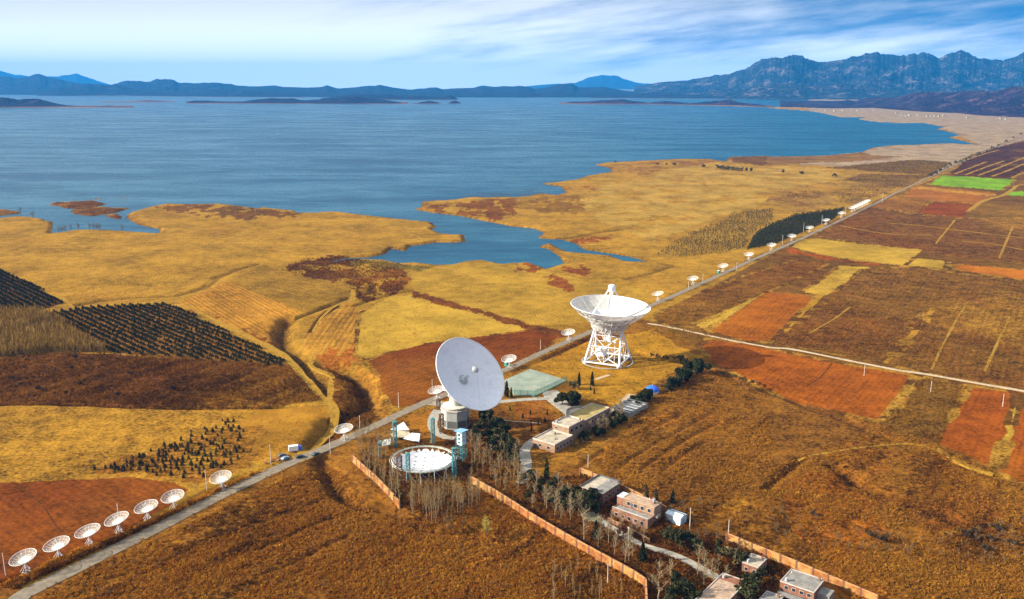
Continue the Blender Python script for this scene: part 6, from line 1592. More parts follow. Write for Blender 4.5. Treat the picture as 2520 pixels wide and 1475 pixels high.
# ------------------------------------------------------------------ masts
MASTM = mat('pale mast', (0.62, 0.60, 0.54), 0.7, 0.15, 1.0)
def make_mast(h):
    pole = MB().bar((0, 0, -0.4), (0, 0, h), 0.16, 0.10, 6).mesh('pole', MASTM)
    cross = MB().bar((-0.35, 0, h - 0.5), (0.35, 0, h - 0.5), 0.06).box((0.0, 0, h + 0.05), (0.22, 0.22, 0.3)).mesh('cross_arm', MASTM)
    return pole, cross
masts = [(14, 1416, 8.6, 'thin mast at the left edge, nearest the bottom left corner'), (294, 1296, 9.6, 'thin mast in front of the fourth roadside dish'), (509, 1206, 9.4, 'thin mast left of the lone roadside dish'),
    (667, 1143, 9.5, 'thin mast by the red rubble near the parked cars'), (813, 1117, 9.0, 'thin mast beside the dirt track at the dark gully'), (886, 1060, 8.0, 'thin mast behind the dish over the gully'), (981, 1004, 8.6, 'lamp mast at the near edge of the central red field'),
    (1064, 962, 7.0, 'thin mast rising behind the small dish left of the big dish'), (1330, 862, 7.0, 'short mast at the right end of the central red field'), (1729, 700, 9.6, 'thin mast between the first two dishes beyond the tall telescope'), (1812, 668, 9.0, 'thin mast on the meadow before the third dish beyond the telescope'),
    (1694, 712, 7.0, 'thin mast on the near verge across from the second far dish'), (1925, 604, 11, 'thin mast before the dark plantation, lowest of three'), (1977, 572, 11, 'thin mast before the dark plantation, middle of three'), (2022, 552, 11, 'thin mast before the dark plantation, highest of three'),
    (2080, 530, 12, 'tall mast beside the tight cluster of far dishes'), (2171, 498, 14, 'lone tall mast at the roadside beyond the dish cluster'), (2126, 925, 6.5, 'post beside the pale lane, left of three'), (2290, 965, 6.5, 'post beside the pale lane, middle of three'), (2467, 1000, 7, 'post beside the pale lane, right of three'),
    (1546, 1352, 9, 'mast standing before the low garden wall'), (1697, 1305, 9.5, 'mast between the brick house and the pale blue shed'), (1792, 1320, 7, 'thin post right of the pale blue shed'), (1495, 1440, 8, 'thin mast on the brown slope below the long brick wall'), (1447, 1150, 6, 'pale forked mast in the shade behind the control building')]
pm, cm = make_mast(10.0)
for x, y, h, lab in masts:
    t = thing('mast', lab, 'mast', G(x, y), R(random.uniform(0, 180)), 'thin masts and posts'); t.scale = (1, 1, h / 10.0)
    child('pole', pm, t); child('cross_arm', cm, t)

# ------------------------------------------------------------------ vehicles by the track
def vehicle(xd, yd, rot, m, lab, truck=False):
    p = G(xd, yd); t = thing('parked_truck' if truck else 'parked_car', lab, 'truck' if truck else 'car', (p[0], p[1], p[2] + 0.12), rot, 'vehicles parked by the track')
    glass = DARKW
    if truck:
        child('cab', MB().box((2.3, 0, 1.35), (1.6, 2.0, 1.9)).box((2.2, 0, 2.38), (1.2, 1.8, 0.2)).mesh('cab', BLUE), t)
        child('windscreen', MB().box((3.12, 0, 1.75), (0.06, 1.7, 0.8)).mesh('windscreen', glass), t)
        child('cargo_box', MB().box((-0.9, 0, 1.85), (4.4, 2.2, 2.4)).mesh('cargo_box', WHITE), t)
        ax_ = (-2.1, 2.2); wr = 0.45
    else:
        b = MB(); pr = [(-2.1, 0.35), (-2.15, 0.85), (-1.9, 0.95), (-1.5, 1.42), (0.35, 1.45), (1.0, 0.98), (2.0, 0.82), (2.15, 0.55), (2.1, 0.35)]
        n = len(pr)
        for s in (-0.85, 0.85): b.v += [(x, s, z) for x, z in pr]
        b.f.append(tuple(range(n))); b.f.append(tuple(reversed(range(n, 2 * n))))
        for i in range(n): j = (i + 1) % n; b.f.append((i, n + i, n + j, j))
        child('body', b.mesh('body', m), t)
        child('window', MB().box((-0.55, 0, 1.2), (1.7, 1.74, 0.34)).mesh('window', glass), t)
        q = MB().quad((0.42, -0.75, 1.42), (1.0, -0.75, 1.02), (1.0, 0.75, 1.02), (0.42, 0.75, 1.42)); q.v = [(x + 0.02, y, z + 0.02) for x, y, z in q.v]
        child('windscreen', q.mesh('windscreen', glass), t)
        for s in (-1, 1): child('headlight', MB().box((2.1, 0.6 * s, 0.68), (0.12, 0.35, 0.16)).mesh('headlight', PALE), t)
        ax_ = (-1.35, 1.35); wr = 0.33
    for x in ax_:
        for s in (-0.85, 0.85):
            w_ = child('wheel', MB().bar((x, s - 0.12, wr), (x, s + 0.12, wr), wr, k=14).mesh('wheel', RUBBER), t); child('rim', MB().bar((x, s - 0.13, wr), (x, s + 0.13, wr), wr * 0.55, k=10).mesh('rim', STEEL), w_)
vehicle(695, 1124, R(40), DARKP, 'dark car parked by the road, left one of the group')
vehicle(702, 1131, R(58), mat('steel blue car paint', (0.20, 0.28, 0.36), 0.3, 0.1), 'steel blue car parked nearest the road')
vehicle(727, 1111, R(20), BLUE, 'small truck with a white box and blue cab at the track end', True)
vehicle(739, 1127, R(30), mat('dark grey car paint', (0.06, 0.065, 0.07), 0.3, 0.1), 'dark grey car alone right of the truck')
vehicle(778, 1121, R(50), mat('black green car paint', (0.03, 0.045, 0.04), 0.3, 0.1), 'dark car beside the road near the gully')
b = MB(); rnd = random.Random(2)
for i in range(60): b.box((rnd.gauss(0, 2.2), rnd.gauss(0, 0.8), rnd.uniform(0, 0.7)), (rnd.uniform(0.3, 1.0), rnd.uniform(0.3, 0.8), rnd.uniform(0.3, 0.6)), rnd.uniform(0, 3))
place('brick_heap', b.mesh('brick_heap', BRICK_O), 'heap of red bricks left of the parked cars', 'bricks', tuple(G(680, 1133)), R(40))

# ------------------------------------------------------------------ village at the foot of the bare hills, and lakeside houses
hw = MB().box((0, 0, 2.5), (11, 8, 6)).mesh('wall', CONC)
b = MB()
for s in (-1, 1):
    q = [(-6, s * 4.8, 5.2), (6, s * 4.8, 5.2), (6, 0, 8.2), (-6, 0, 8.2)]; b.quad(*(q if s < 0 else q[::-1]))
b.quad((-5.6, -4.2, 5.4), (-5.6, 0, 8.0), (-5.6, 4.2, 5.4)); b.quad((5.6, 4.2, 5.4), (5.6, 0, 8.0), (5.6, -4.2, 5.4))
hr = b.mesh('roof', ROOFG)
rv = random.Random(5)
def far_house(xd, yd, lab, s=1.6, z=None):
    p = G(xd, yd) if z is None else P(xd, yd, z)
    t = thing('village_house', lab, 'house', tuple(p), rv.uniform(0, 3), 'white houses far across the lake', s * 0.62); child('wall', hw, t); child('roof', hr, t)
for x, y in Z('a4', (560, 668), (640, 672), (720, 668), (800, 664), (860, 668), (1010, 668), (1230, 690), (1280, 715), (1310, 722), (1350, 712), (1420, 715), (1520, 720), (1555, 726), (1590, 720), (1630, 724), (1670, 716), (1900, 738), (2210, 745), (2260, 748)):
    far_house(x, y + 3, 'tiny white house in the village strung along the foot of the bare hills')

# ------------------------------------------------------------------ trees
def tube(b, p0, p1, r0, r1, k=4): b.bar(p0, p1, r0, r1, k)
def bare_tree(seed, h, spread, thick=1.0, nl=15, up=0.55, low=0.25):
    """leafless tree: trunk, limbs and a haze of twigs"""
    rd = random.Random(seed)
    tr = MB(); pts = [Vector((0, 0, -0.3))]
    for i in range(1, 6): pts.append(Vector((rd.gauss(0, 0.035) * h * i / 5, rd.gauss(0, 0.035) * h * i / 5, h * i / 5)))
    rad = [0.17 * thick, 0.15 * thick, 0.12 * thick, 0.09 * thick, 0.06 * thick, 0.03 * thick]
    for i in range(5): tr.bar(pts[i], pts[i + 1], rad[i], rad[i + 1], 6)
    cr = MB()
    def at(s):
        q = s * 5; i = min(4, int(q)); return pts[i].lerp(pts[i + 1], q - i)
    for j in range(nl):
        s = low + (0.96 - low) * (j + rd.random()) / nl; a = rd.uniform(0, 6.28); ln = spread * (1.15 - 0.75 * s) * rd.uniform(0.6, 1.2)
        p0 = at(s); d = Vector((math.cos(a), math.sin(a), up + rd.uniform(0, 0.6))).normalized(); p1 = p0 + d * ln; m_ = p0 + d * ln * 0.5 + Vector((0, 0, -0.04 * ln))
        cr.bar(p0, m_, 0.055 * thick, 0.04 * thick, 4); cr.bar(m_, p1, 0.04 * thick, 0.02, 4)
        for k in range(13):
            u = rd.uniform(0.2, 1.0); q0 = p0.lerp(p1, u); dd = (d * 0.5 + Vector((rd.gauss(0, 0.6), rd.gauss(0, 0.6), abs(rd.gauss(0.45, 0.4))))).normalized()
            q1 = q0 + dd * ln * rd.uniform(0.2, 0.5); sd_ = Vector((rd.gauss(0, 1), rd.gauss(0, 1), rd.gauss(0, 1))).normalized() * 0.05
            cr.quad(tuple(q0 - sd_), tuple(q0 + sd_), tuple(q1))
            for _ in range(2):
                w0 = q0.lerp(q1, rd.uniform(0.3, 0.9)); w1 = w0 + (dd + Vector((rd.gauss(0, 0.7), rd.gauss(0, 0.7), rd.gauss(0.2, 0.5)))).normalized() * ln * rd.uniform(0.1, 0.25)
                cr.quad(tuple(w0 - sd_ * 0.7), tuple(w0 + sd_ * 0.7), tuple(w1))
    return tr, cr
TWIG = mat('twigs', (0.33, 0.225, 0.09), 0.95, 0.2, 0.5)
TWIGP = mat('pale twigs', (0.30, 0.215, 0.115), 0.95, 0.2, 0.5)
TWIGY = mat('yellow green twigs', (0.46, 0.38, 0.08), 0.95, 0.2, 0.5)
POPLARS = [(a.mesh('trunk', BARK), c.mesh('crown', TWIG)) for a, c in (bare_tree(s, 11.0, 1.9, 0.8, 17, 1.1, 0.25) for s in (1, 2, 3, 4, 5, 6))]
BROAD = [(a.mesh('trunk', BARK), c.mesh('crown', TWIGP)) for a, c in (bare_tree(s, 10.5, 4.0, 1.3, 20, 0.75, 0.3) for s in (11, 12, 13, 14))]
BTW = mat('brown twigs', (0.20, 0.125, 0.055), 0.95, 0.2, 0.5)
BUSHB = [(a.mesh('trunk', BARKD), c.mesh('crown', BTW)) for a, c in (bare_tree(s, 3.2, 1.9, 0.6, 12, 0.6, 0.1) for s in (21, 22, 23))]
WILLOW = [(a.mesh('trunk', BARKD), c.mesh('crown', TWIGY)) for a, c in (bare_tree(s, 8.0, 3.0, 1.2, 44, 0.4, 0.2) for s in (31,))]
def plant(name, proto, x, y, s, lab, cat, group, rot=None):
    p = G(x, y); t = thing(name, lab, cat, tuple(p), random.uniform(0, 6.28) if rot is None else rot, group, s)
    child('trunk', proto[0], t); child('crown', proto[1], t); return t
def spread_pts(poly, n, mind, seed, avoid=()):
    rd = random.Random(seed); r = []; px = [p[0] for p in poly]; py = [p[1] for p in poly]; k = 0
    while len(r) < n and k < n * 60:
        k += 1
        x, y = rd.uniform(min(px), max(px)), rd.uniform(min(py), max(py))
        if not inpoly(np.array([x]), np.array([y]), poly)[0]: continue
        if any(inpoly(np.array([x]), np.array([y]), q)[0] for q in avoid): continue
        if all((x - a) ** 2 + ((y - c) * 1.8) ** 2 > mind ** 2 for a, c in r): r.append((x, y))
    return r
def grove(name, protos, poly, n, mind, seed, s0, s1, lab, cat, group, avoid=()):
    for x, y in spread_pts(poly, n, mind, seed, avoid): plant(name, random.choice(protos), x, y, random.uniform(s0, s1), lab, cat, group)
BOWL = [(955, 1150), (975, 1185), (1042, 1195), (1112, 1188), (1130, 1150), (1120, 1120), (960, 1120)]
grove('bare_poplar', POPLARS, [(905, 1125), (955, 1135), (985, 1205), (1060, 1222), (1160, 1205), (1200, 1222), (1150, 1275), (1060, 1290), (965, 1248), (890, 1160)], 85, 8, 41, 0.75, 1.25, 'tall bare poplar in the stand just below the white bowl', 'tree', 'bare poplars below the bowl', (BOWL,))
grove('bare_poplar', POPLARS, [(880, 1085), (950, 1062), (965, 1090), (955, 1130), (905, 1150), (870, 1120)], 22, 10, 42, 0.7, 1.05, 'tall bare poplar left of the white bowl near the road', 'tree', 'bare poplars left of the bowl')
grove('bare_poplar', POPLARS, [(1140, 1150), (1240, 1130), (1285, 1170), (1290, 1225), (1230, 1205), (1160, 1178)], 34, 9, 43, 0.65, 1.05, 'bare poplar in the grove right of the bowl, below the dark pines', 'tree', 'bare poplars right of the bowl')
grove('bare_tree', BROAD, [(1290, 1205), (1400, 1215), (1425, 1270), (1400, 1300), (1310, 1255)], 15, 16, 44, 0.6, 1.0, 'pale spreading bare tree behind the upper end of the long brick wall', 'tree', 'pale bare trees behind the wall')
grove('bare_tree', BROAD, [(1150, 1100), (1270, 1090), (1285, 1150), (1270, 1180), (1160, 1150)], 16, 13, 52, 0.55, 0.9, 'wispy bare tree among the dark pines right of the blue roofed stair tower', 'tree', 'bare trees among the pines')
grove('bare_tree', BROAD, [(1440, 1290), (1530, 1335), (1600, 1400), (1560, 1400), (1450, 1340)], 9, 16, 53, 0.6, 0.95, 'bare tree on the yard between the long wall and the brick house', 'tree', 'bare trees on the yard')
grove('bare_tree', BROAD, [(1500, 1270), (1545, 1300), (1600, 1340), (1590, 1360), (1500, 1320)], 7, 14, 55, 0.5, 0.75, 'bare tree close before the two storey brick house', 'tree', 'bare trees before the brick house')
grove('dark_shrub', BUSHB, [(1690, 1290), (1790, 1330), (1900, 1400), (1850, 1400), (1720, 1340)], 12, 16, 56, 0.8, 1.4, 'dark brown shrub along the inside of the right hand brick wall', 'bush', 'shrubs inside the right wall')
grove('bare_tree', BROAD, [(1690, 1370), (1780, 1400), (1800, 1450), (1720, 1450)], 9, 15, 54, 0.5, 0.8, 'bare tree left of the long pink roofed house', 'tree', 'bare trees by the long house')
grove('bare_tree', BROAD, Z('m', (1130, 930), (1240, 860), (1480, 690), (1720, 640), (1700, 760), (1450, 940), (1250, 1060)), 22, 9, 45, 0.5, 0.8, 'bare tree standing close along the shaded side of the control building', 'tree', 'bare trees behind the control building')
for x, y, s, lab in ((1437, 1335, 1.35, 'tall forked bare tree rising above the long brick wall'), (1620, 1490, 1.5, 'big pale bare tree inside the wall at the bottom edge'), (1650, 1450, 1.0, 'pale bare tree just right of the big one at the bottom edge'), (1366, 1272, 1.0, 'pale bare tree between the dark pines and the long wall')): plant('bare_tree', random.choice(BROAD), x, y, s, lab, 'tree', 'single bare trees in the compound')
plant('yellow_willow', WILLOW[0], 1198, 1318, 1.0, 'yellow green willow standing alone below the long brick wall', 'tree', None)
for x, y, s, lab in ((1095, 1298, 0.8, 'leaning dark bare trunk left of three at the ditch'), (1112, 1300, 0.7, 'leaning dark bare trunk middle of three at the ditch'), (1140, 1297, 0.6, 'dark bare stump right of three at the ditch')): plant('bare_tree', BUSHB[0], x, y, s * 2.2, lab, 'tree', 'dark trunks at the ditch')
grove('bare_poplar', POPLARS, [(1340, 1420), (1420, 1400), (1570, 1455), (1570, 1475), (1350, 1490)], 18, 12, 46, 0.5, 0.9, 'bare sapling on the brown slope outside the long brick wall', 'tree', 'bare saplings outside the wall')
grove('bare_bush', BUSHB, Z('d4', (0, 600), (400, 700), (900, 850), (1700, 900), (2434, 700), (2434, 1200), (600, 1000), (100, 1000)), 60, 22, 47, 0.6, 1.1, 'small bare bush on the scrubby slope in the lower right', 'bush', 'bare bushes on the lower right slope')
grove('bare_bush', BUSHB, [(1640, 1210), (1760, 1250), (1800, 1310), (1700, 1330), (1620, 1300)], 14, 14, 48, 0.7, 1.2, 'bare bush around the pale blue shed', 'bush', 'bare bushes by the shed')
grove('bare_bush', BUSHB, [(250, 1360), (520, 1250), (820, 1150), (850, 1190), (1000, 1300), (1150, 1330), (1300, 1440), (1200, 1475), (150, 1475)], 60, 24, 49, 0.35, 0.75, 'low bare bush on the brown slope below the road', 'bush', 'low bushes on the slope below the road')
for i, (x, y) in enumerate(Z('b1', (555, 540), (585, 535), (620, 528), (675, 515), (740, 508), (845, 505), (885, 508), (915, 510), (945, 512), (1155, 520), (315, 392), (195, 350))): plant('shore_shrub', BUSHB[i % 3], x, y, 2.2, 'leafless shrub at the edge of the left hand inlet', 'bush', 'shrubs on the inlet shore')

def leaf_crown(name, n, sampler, size, cols, seed):
    rd = np.random.default_rng(seed); c = sampler(rd, n)
    a = rd.normal(size=(n, 3)); a /= np.linalg.norm(a, axis=1)[:, None]
    b = np.cross(a, rd.normal(size=(n, 3))); b /= np.linalg.norm(b, axis=1)[:, None]
    s = size * rd.uniform(0.6, 1.4, (n, 1))
    v = np.stack([c + a * s, c - a * s * 0.5 + b * s * 0.8, c - a * s * 0.5 - b * s * 0.8], 1).reshape(-1, 3)
    cols = np.array(cols); cc = cols[rd.integers(0, len(cols), n)] * rd.uniform(0.75, 1.3, (n, 1))
    return mesh_np(name, v, np.arange(n * 3), 3, [LEAF], np.repeat(cc, 3, 0))
def cone_s(h, r, z0, layers=7, pw=1.0):
    def f(rd, n):
        z = rd.uniform(0, 1, n) ** 0.85; a = rd.uniform(0, 2 * np.pi, n)
        lay = 0.82 + 0.28 * np.sin(z * layers * 2 * np.pi + 2 * np.sin(a * 3)) ; lob = 1 + 0.18 * np.sin(a * 5 + z * 9)
        rr = r * (1 - z) ** pw * lay * lob * np.sqrt(rd.uniform(0.35, 1.0, n))
        return np.stack([rr * np.cos(a), rr * np.sin(a), z0 + z * (h - z0)], 1)
    return f
def blob_s(h, r, z0, k=9, seed=0):
    rs = np.random.default_rng(seed); cs = rs.normal(size=(k, 3)) * np.array((r * 0.42, r * 0.42, h * 0.16)); cs[:, 2] += z0 + (h - z0) * 0.55; rad = rs.uniform(0.3, 0.55, k) * r
    def f(rd, n):
        i = rd.integers(0, k, n); d = rd.normal(size=(n, 3)); d /= np.linalg.norm(d, axis=1)[:, None]
        p = cs[i] + d * (rad[i] * rd.uniform(0.6, 1.0, n) ** 0.5)[:, None] * np.array((1, 1, 0.8)); p[:, 2] = np.maximum(p[:, 2], z0 * 0.8); return p
    return f
GR = [(0.026, 0.034, 0.010), (0.040, 0.046, 0.013), (0.018, 0.024, 0.009), (0.056, 0.056, 0.018)]
OL = [(0.11, 0.085, 0.034), (0.14, 0.105, 0.042), (0.075, 0.060, 0.026)]
BRN = [(0.10, 0.062, 0.030), (0.075, 0.050, 0.026), (0.13, 0.085, 0.04)]
tk = lambda h, r: MB().bar((0, 0, -0.3), (0, 0, h), r, r * 0.5, 6).mesh('trunk', BARKD)
CONIF = [(tk(3, 0.18), leaf_crown('crown', 1500, cone_s(8, 1.7, 0.5, 6, 0.8), 0.42, GR, s)) for s in (1, 2, 3)]
CYPR = [(tk(3, 0.15), leaf_crown('crown', 1300, cone_s(8, 1.15, 0.4, 9, 0.6), 0.36, GR, s)) for s in (4, 5)]
ROUND = [(tk(2.5, 0.25), leaf_crown('crown', 2200, blob_s(6.5, 3.6, 0.9, 11, s), 0.5, GR, s)) for s in (6, 7, 8)]
PINE = [(tk(5, 0.22), leaf_crown('crown', 1700, blob_s(8.5, 3.0, 2.0, 12, s), 0.5, GR + OL[:1], s)) for s in (9, 10, 11)]
BRTREE = [(tk(3, 0.18), leaf_crown('crown', 1100, cone_s(8, 1.6, 0.8, 6, 0.7), 0.36, BRN + GR[:1], s)) for s in (12, 13)]
OLIVE = [(tk(1.5, 0.14), leaf_crown('crown', 700, blob_s(3.6, 2.0, 0.5, 8, s), 0.34, OL, s)) for s in (14, 15)]
DBUSH = (tk(1.0, 0.12), leaf_crown('crown', 500, blob_s(3.2, 1.9, 0.2, 8, 18), 0.3, [(0.055, 0.036, 0.018), (0.08, 0.05, 0.024), (0.04, 0.03, 0.016)], 18))
REDT = [(tk(2.5, 0.2), leaf_crown('crown', 900, blob_s(6.0, 3.4, 1.6, 10, 16), 0.34, [(0.20, 0.075, 0.03), (0.15, 0.06, 0.03)], 16))]
def tree(name, pr, x, y, s, lab, group=None, cat='tree'): return plant(name, random.choice(pr), x, y, s, lab, cat, group)
tree('cypress', CYPR, 1247, 977, 1.15, 'dark cypress between the big white dish and the court, taller of two'); tree('cypress', CYPR, 1258, 979, 0.75, 'dark cypress by the court corner, shorter of two')
tree('cypress', CYPR, 1425, 947, 0.95, 'dark cypress near the tall telescope, left of the pair'); tree('cypress', CYPR, 1457, 949, 1.05, 'dark cypress near the tall telescope, right of the pair')
tree('juniper', ROUND, 1384, 995, 1.0, 'big round dark juniper beside the plaza, left lobe of the clump'); tree('juniper', ROUND, 1402, 999, 1.15, 'big round dark juniper beside the plaza, front of the clump'); tree('juniper', ROUND, 1418, 990, 0.95, 'big round dark juniper beside the plaza, right lobe of the clump'); tree('juniper', OLIVE, 1410, 958, 1.4, 'olive bush between the juniper clump and the left cypress')
for x, y, s in ((1182, 1070, 0.95), (1200, 1052, 1.1), (1222, 1066, 1.1), (1240, 1080, 0.95), (1205, 1090, 1.15), (1228, 1098, 1.1), (1180, 1096, 0.9), (1252, 1105, 0.9), (1262, 1126, 1.0), (1243, 1130, 1.0), (1213, 1118, 1.0), (1268, 1150, 0.85), (1190, 1040, 0.9), (1168, 1082, 0.8)): tree('dark_pine', PINE, x, y, s, 'dark pine in the dense clump right of the blue roofed stair tower', 'pines by the stair tower')
for x, y in Z('m', (310, 745), (415, 690), (422, 842), (430, 905), (520, 845), (612, 795), (140, 640), (1225, 365), (1275, 415), (640, 700)): tree('garden_shrub', CONIF, x, y, 0.34, 'small dark shrub in the garden beside the plaza path', 'garden shrubs', 'shrub')
tree('cypress', CYPR, 1345, 1178, 1.15, 'single dark cypress below the end of the concrete path'); tree('juniper', ROUND, 1303, 1186, 0.75, 'round dark juniper at the end of the concrete path')
for x, y, s in ((1410, 1262, 0.9), (1428, 1250, 1.0), (1447, 1258, 0.95), (1400, 1240, 0.8), (1462, 1240, 0.85), (1465, 1268, 0.8), (1385, 1225, 0.7), (1418, 1232, 0.8), (1436, 1272, 0.8), (1390, 1255, 0.7), (1376, 1240, 0.75), (1345, 1228, 0.7), (1318, 1222, 0.6), (1330, 1215, 0.75), (1362, 1212, 0.8), (1300, 1235, 0.6), (1355, 1245, 0.7)): tree('dark_pine', PINE, x, y, s, 'dark pine crowding the left side of the grey roofed hall', 'pines by the hall')
tree('conifer', CONIF, 1466, 1326, 0.95, 'single dark conifer on the mossy yard behind the long wall'); tree('conifer', CONIF, 1581, 1384, 1.0, 'single dark conifer below the low garden wall')
tree('brown_conifer', BRTREE, 1589, 1240, 1.05, 'brown conifer behind the brick house, left of two'); tree('brown_conifer', BRTREE, 1613, 1242, 0.9, 'brown conifer behind the brick house, right of two'); tree('conifer', CONIF, 1655, 1238, 0.75, 'dark conifer above the pale blue shed')
tree('red_tree', REDT, 1534, 1320, 0.8, 'rusty red leaved tree at the corner of the brick house')
for x, y, s in ((1650, 1345, 0.85), (1672, 1352, 0.9), (1692, 1346, 0.8), (1715, 1360, 0.7), (1640, 1330, 0.6)): tree('dark_pine', PINE, x, y, s, 'dark pine in the clump below the pale blue shed', 'pines below the shed')
tree('olive_tree', OLIVE, 1806, 1388, 1.6, 'olive coloured tree left of the small pale roofed house'); tree('dark_pine', PINE, 1768, 1372, 0.7, 'dark pine right of the narrow concrete path'); tree('dark_pine', PINE, 1830, 1400, 0.75, 'dark pine at the front of the small pale roofed house')
for x, y, s in ((1660, 1475, 1.0), (1680, 1480, 1.0), (1700, 1490, 0.9), (1645, 1492, 0.8)): tree('dark_pine', PINE, x, y, s, 'dark pine at the bottom edge inside the brick wall', 'pines at the bottom edge')
for x, y, s in ((1835, 1455, 0.8), (1855, 1470, 0.9), (1828, 1478, 0.8), (1865, 1440, 0.7), (1848, 1490, 0.9)): tree('dark_pine', PINE, x, y, s, 'dark pine right of the long pink roofed house', 'pines by the pink roof')
for x, y, s in ((1578, 990, 0.8), (1588, 984, 0.9), (1570, 996, 0.7), (1562, 990, 0.6)): tree('juniper', ROUND, x, y, s, 'dark juniper between the roofless shed and the blue dome', 'junipers by the blue dome')
hedge = Z('c3', (1440, 735), (1460, 722), (1500, 700), (1520, 690), (1560, 668), (1575, 655), (1615, 640), (1660, 605), (1715, 560), (1725, 520), (1640, 560), (1560, 470), (1620, 480), (1420, 740), (1480, 715), (1540, 680), (1590, 650), (1640, 620), (1690, 590), (1730, 545), (1745, 500), (1720, 470), (1690, 560), (1750, 580))
for i, (x, y) in enumerate(hedge): tree('hedge_bush', [OLIVE[0], ROUND[0], OLIVE[1]], x, y, 0.75 + 0.25 * (i % 3), 'dark bush in the hedge row running up from the blue dome', 'hedge bushes', 'bush')
for i, (x, y) in enumerate(Z('c3', (620, 1240), (700, 1210), (780, 1170), (850, 1130), (930, 1090), (990, 1050), (560, 1270), (660, 1190), (740, 1140), (900, 1050), (960, 1000))): tree('hedge_bush', [OLIVE[0], ROUND[1]], x, y, 0.6 + 0.15 * (i % 3), 'dark bush in the shade along the back of the control building', 'bushes behind the control building', 'bush')
for i, (x, y) in enumerate(Z('c3', (1340, 428), (1400, 440), (1440, 448), (1500, 450), (1290, 420), (1960, 590), (2080, 620), (2160, 650), (2240, 670), (2300, 690))): tree('ditch_bush', OLIVE, x, y, 0.6, 'low dark bush in the ditch right of the tall telescope', 'ditch bushes', 'bush')
for i, (x, y) in enumerate(Z('d4', (660, 215), (440, 690), (975, 890), (1100, 945), (1870, 860), (1960, 850), (2110, 930), (2170, 830), (2300, 950), (2350, 970), (2060, 1020), (1900, 900))): tree('dark_bush', [DBUSH], x, y, 0.55 + 0.15 * (i % 4), 'dark brown bush on the lower right slope', 'brown bushes on the lower right slope', 'bush')
for i, (x, y) in enumerate(Z('c1', (620, 770), (1110, 790), (1640, 740), (250, 460), (680, 540), (720, 440), (200, 690), (110, 640), (360, 740), (520, 780), (760, 690), (1240, 600))): tree('dark_bush', [DBUSH], x, y, 0.6 + 0.15 * (i % 3), 'dark bush in the rusty brush strip on the left', 'dark bushes in the brush strip', 'bush')
for i, (x, y) in enumerate(Z('a3', (1915, 1225), (1940, 1230), (1965, 1232), (1990, 1235), (2015, 1237), (2045, 1240), (2065, 1243), (2100, 1245), (2135, 1248), (2180, 1250), (2225, 1252))): tree('meadow_tree', OLIVE, x, y, 2.0, 'olive tree in the short row on the lakeside meadow', 'row of trees on the meadow')
for i, (x, y) in enumerate(Z('a3', (1500, 1198), (1780, 1215), (1430, 1190), (1345, 1188), (945, 1170)) + Z('a4', (160, 1268), (330, 1282), (650, 1304))): tree('meadow_tree', OLIVE, x, y, 1.9 if i in (0, 1, 5, 6, 7) else 1.2, ('lone tree near the shore, left of the short tree row', 'lone tree just left of the short tree row', 'small lone bush near the far shore, right one', 'small lone bush near the far shore, left one', 'tiny tree at the tip of the sandy point', 'lone round tree on the meadow, left of three', 'lone round tree on the meadow, middle of three', 'lone round tree on the meadow, right of three')[i])
for x, y in Z('a4', (1550, 1300), (1590, 1280), (1640, 1255), (1690, 1225), (1740, 1200), (1790, 1180), (1830, 1170), (1880, 1150), (1920, 1135), (1990, 1110), (2010, 1095), (2080, 1075), (2130, 1040), (2190, 1015), (2260, 975), (2330, 940), (2400, 905)): tree('roadside_tree', OLIVE, x, y, 1.9, 'olive brown tree lining the far end of the road', 'trees along the far road')

# saplings and plantations: one small tree each
def sapling_mesh(seed, h, r, n, cols, nm):
    return leaf_crown(nm, n, cone_s(h, r, 0.0, 3, 0.7), 0.34, cols, seed)
SAP = [sapling_mesh(s, 2.5, 1.15, 150, [(0.05, 0.045, 0.022), (0.035, 0.04, 0.02), (0.07, 0.05, 0.025)], 'sapling') for s in (51, 52, 53, 54)]
PLT = [sapling_mesh(s, 2.3, 1.55, 120, GR[:3] + [(0.03, 0.04, 0.026)], 'plantation_tree') for s in (61, 62, 63, 64, 65)]
sap_polys = [Z('c1', (1480, 1330), (1640, 1220), (1950, 1030), (2200, 1010), (2320, 1080), (2330, 1230), (2300, 1350), (2200, 1475), (900, 1500), (1250, 1400)), Z('d1', (860, 250), (1300, 130), (1500, 30), (2200, 0), (2100, 200), (1950, 340), (1700, 340), (1400, 300), (900, 290))]
s_pts = spread_pts(sap_polys[0], 95, 11, 61) + spread_pts(sap_polys[1], 75, 11, 62)
for x, y in s_pts: place('sapling', random.choice(SAP), 'small dark sapling scattered on the yellow field above the red one', 'sapling', tuple(G(x, y)), random.uniform(0, 6), 'saplings on the yellow field', random.uniform(0.55, 1.0))
pl1 = rows([[(118, 770), (200, 758), (400, 746), (470, 772), (640, 857), (716, 902), (640, 897), (270, 868), (235, 830), (150, 797)]], (242, 786), (469, 889), 5.0, 2.4, 0.09, 0.94)
pl2 = rows([[(-40, 640), (0, 663), (100, 712), (160, 745), (90, 762), (-40, 768)]], (242, 786), (469, 889), 5.0, 2.4, 0.09, 0.94)
order = np.argsort(-pl1[1])
NI = 285
zz = ground_h(pl1[2][order[:NI]], pl1[3][order[:NI]])
for k, i in enumerate(order[:NI]): place('plantation_tree', PLT[k % 5], 'dark young evergreen along the lower edge of the left plantation rows', 'tree', (pl1[2][i], pl1[3][i], zz[k] - 0.05), random.uniform(0, 6), 'evergreens of the left plantation', random.uniform(0.75, 1.2))
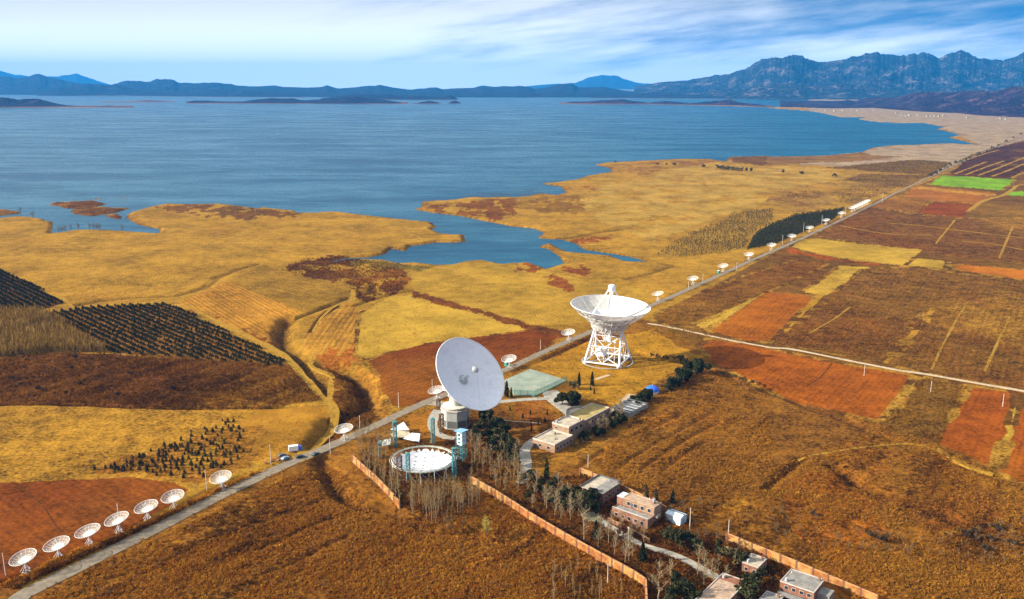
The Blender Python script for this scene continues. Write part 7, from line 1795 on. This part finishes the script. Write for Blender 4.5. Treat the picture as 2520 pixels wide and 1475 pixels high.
def mass(name, xs_, ys_, protos, s0, s1, lab, cat):
    V = []; Cc = []; zz = ground_h(xs_, ys_)
    data = []
    for m in protos:
        n = len(m.vertices); co = np.empty(n * 3, np.float32); m.vertices.foreach_get('co', co); cl_ = np.empty(n * 4, np.float32); m.attributes['tint'].data.foreach_get('color', cl_); data.append((co.reshape(-1, 3), cl_.reshape(-1, 4)[:, :3]))
    for i in range(len(xs_)):
        co, c3 = data[i % len(data)]; a = rng.uniform(0, 6.28); s = rng.uniform(s0, s1); ca, sa = math.cos(a), math.sin(a)
        V.append(np.stack([co[:, 0] * ca - co[:, 1] * sa, co[:, 0] * sa + co[:, 1] * ca, co[:, 2]], 1) * s + np.array((xs_[i], ys_[i], zz[i] - 0.05))); Cc.append(c3 * rng.uniform(0.75, 1.25))
    V = np.concatenate(V); me = mesh_np(name, V, np.arange(len(V)), 3, [LEAF], np.concatenate(Cc)); o = bpy.data.objects.new(name, me); COL.objects.link(o); return kind(o, 'stuff', lab, cat)
rest = order[NI:]
mass('plantation', np.concatenate([pl1[2][rest], pl2[2]]), np.concatenate([pl1[3][rest], pl2[3]]), PLT, 0.75, 1.2, 'dark rows of young evergreens in the two left plantation blocks', 'plantation')
LOW = [sapling_mesh(s, 2.6, 1.4, 40, GR[:3] + [(0.05, 0.045, 0.02)], 'low_tree') for s in (71, 72, 73)]
for m in LOW: pass
p3 = rows([[(1838, 616), (1855, 580), (1880, 560), (1960, 530), (2078, 513), (2050, 540), (1905, 600)]], (1850, 605), (2060, 520), 4.6, 2.8, 0.15, 0.88)
mass('plantation', p3[2], p3[3], LOW, 0.9, 1.4, 'very dark evergreen plantation behind the far roadside dishes', 'plantation')
OLM = [sapling_mesh(s, 2.2, 1.3, 40, OL, 'low_tree') for s in (74, 75, 76)]
p4 = rows([Z('b3', (1330, 745), (1480, 640), (1700, 520), (2000, 420), (2030, 365), (2434, 310), (2434, 430), (2250, 530), (2170, 690), (1900, 740), (1550, 765))], (1640, 630), (1850, 540), 5.6, 4.2, 0.2, 0.85)
mass('orchard', p4[2], p4[3], OLM, 0.7, 1.2, 'olive dotted young orchard between the golden meadow and the dark plantation', 'orchard')
# ------------------------------------------------------------------ the air over the whole scene
hb = MB().box((0, 14000, 400), (48000, 33600, 830))
hm = bpy.data.materials.new('haze'); hm.use_nodes = True
T = NT(hm.node_tree); T.n.remove(T.n['Principled BSDF'])
pv = T.add('ShaderNodeVolumePrincipled')
pv.inputs['Color'].default_value = (0.03, 0.38, 1.0, 1)
pv.inputs['Density'].default_value = 3.6e-5
pv.inputs['Anisotropy'].default_value = 0.0
T.link(pv.outputs[0], T.n['Material Output'].inputs['Volume'])
ho = hb.build('haze', hm); ho['kind'] = 'stuff'; ho['label'] = 'pale blue haze in the air over the lake'; ho['category'] = 'haze'
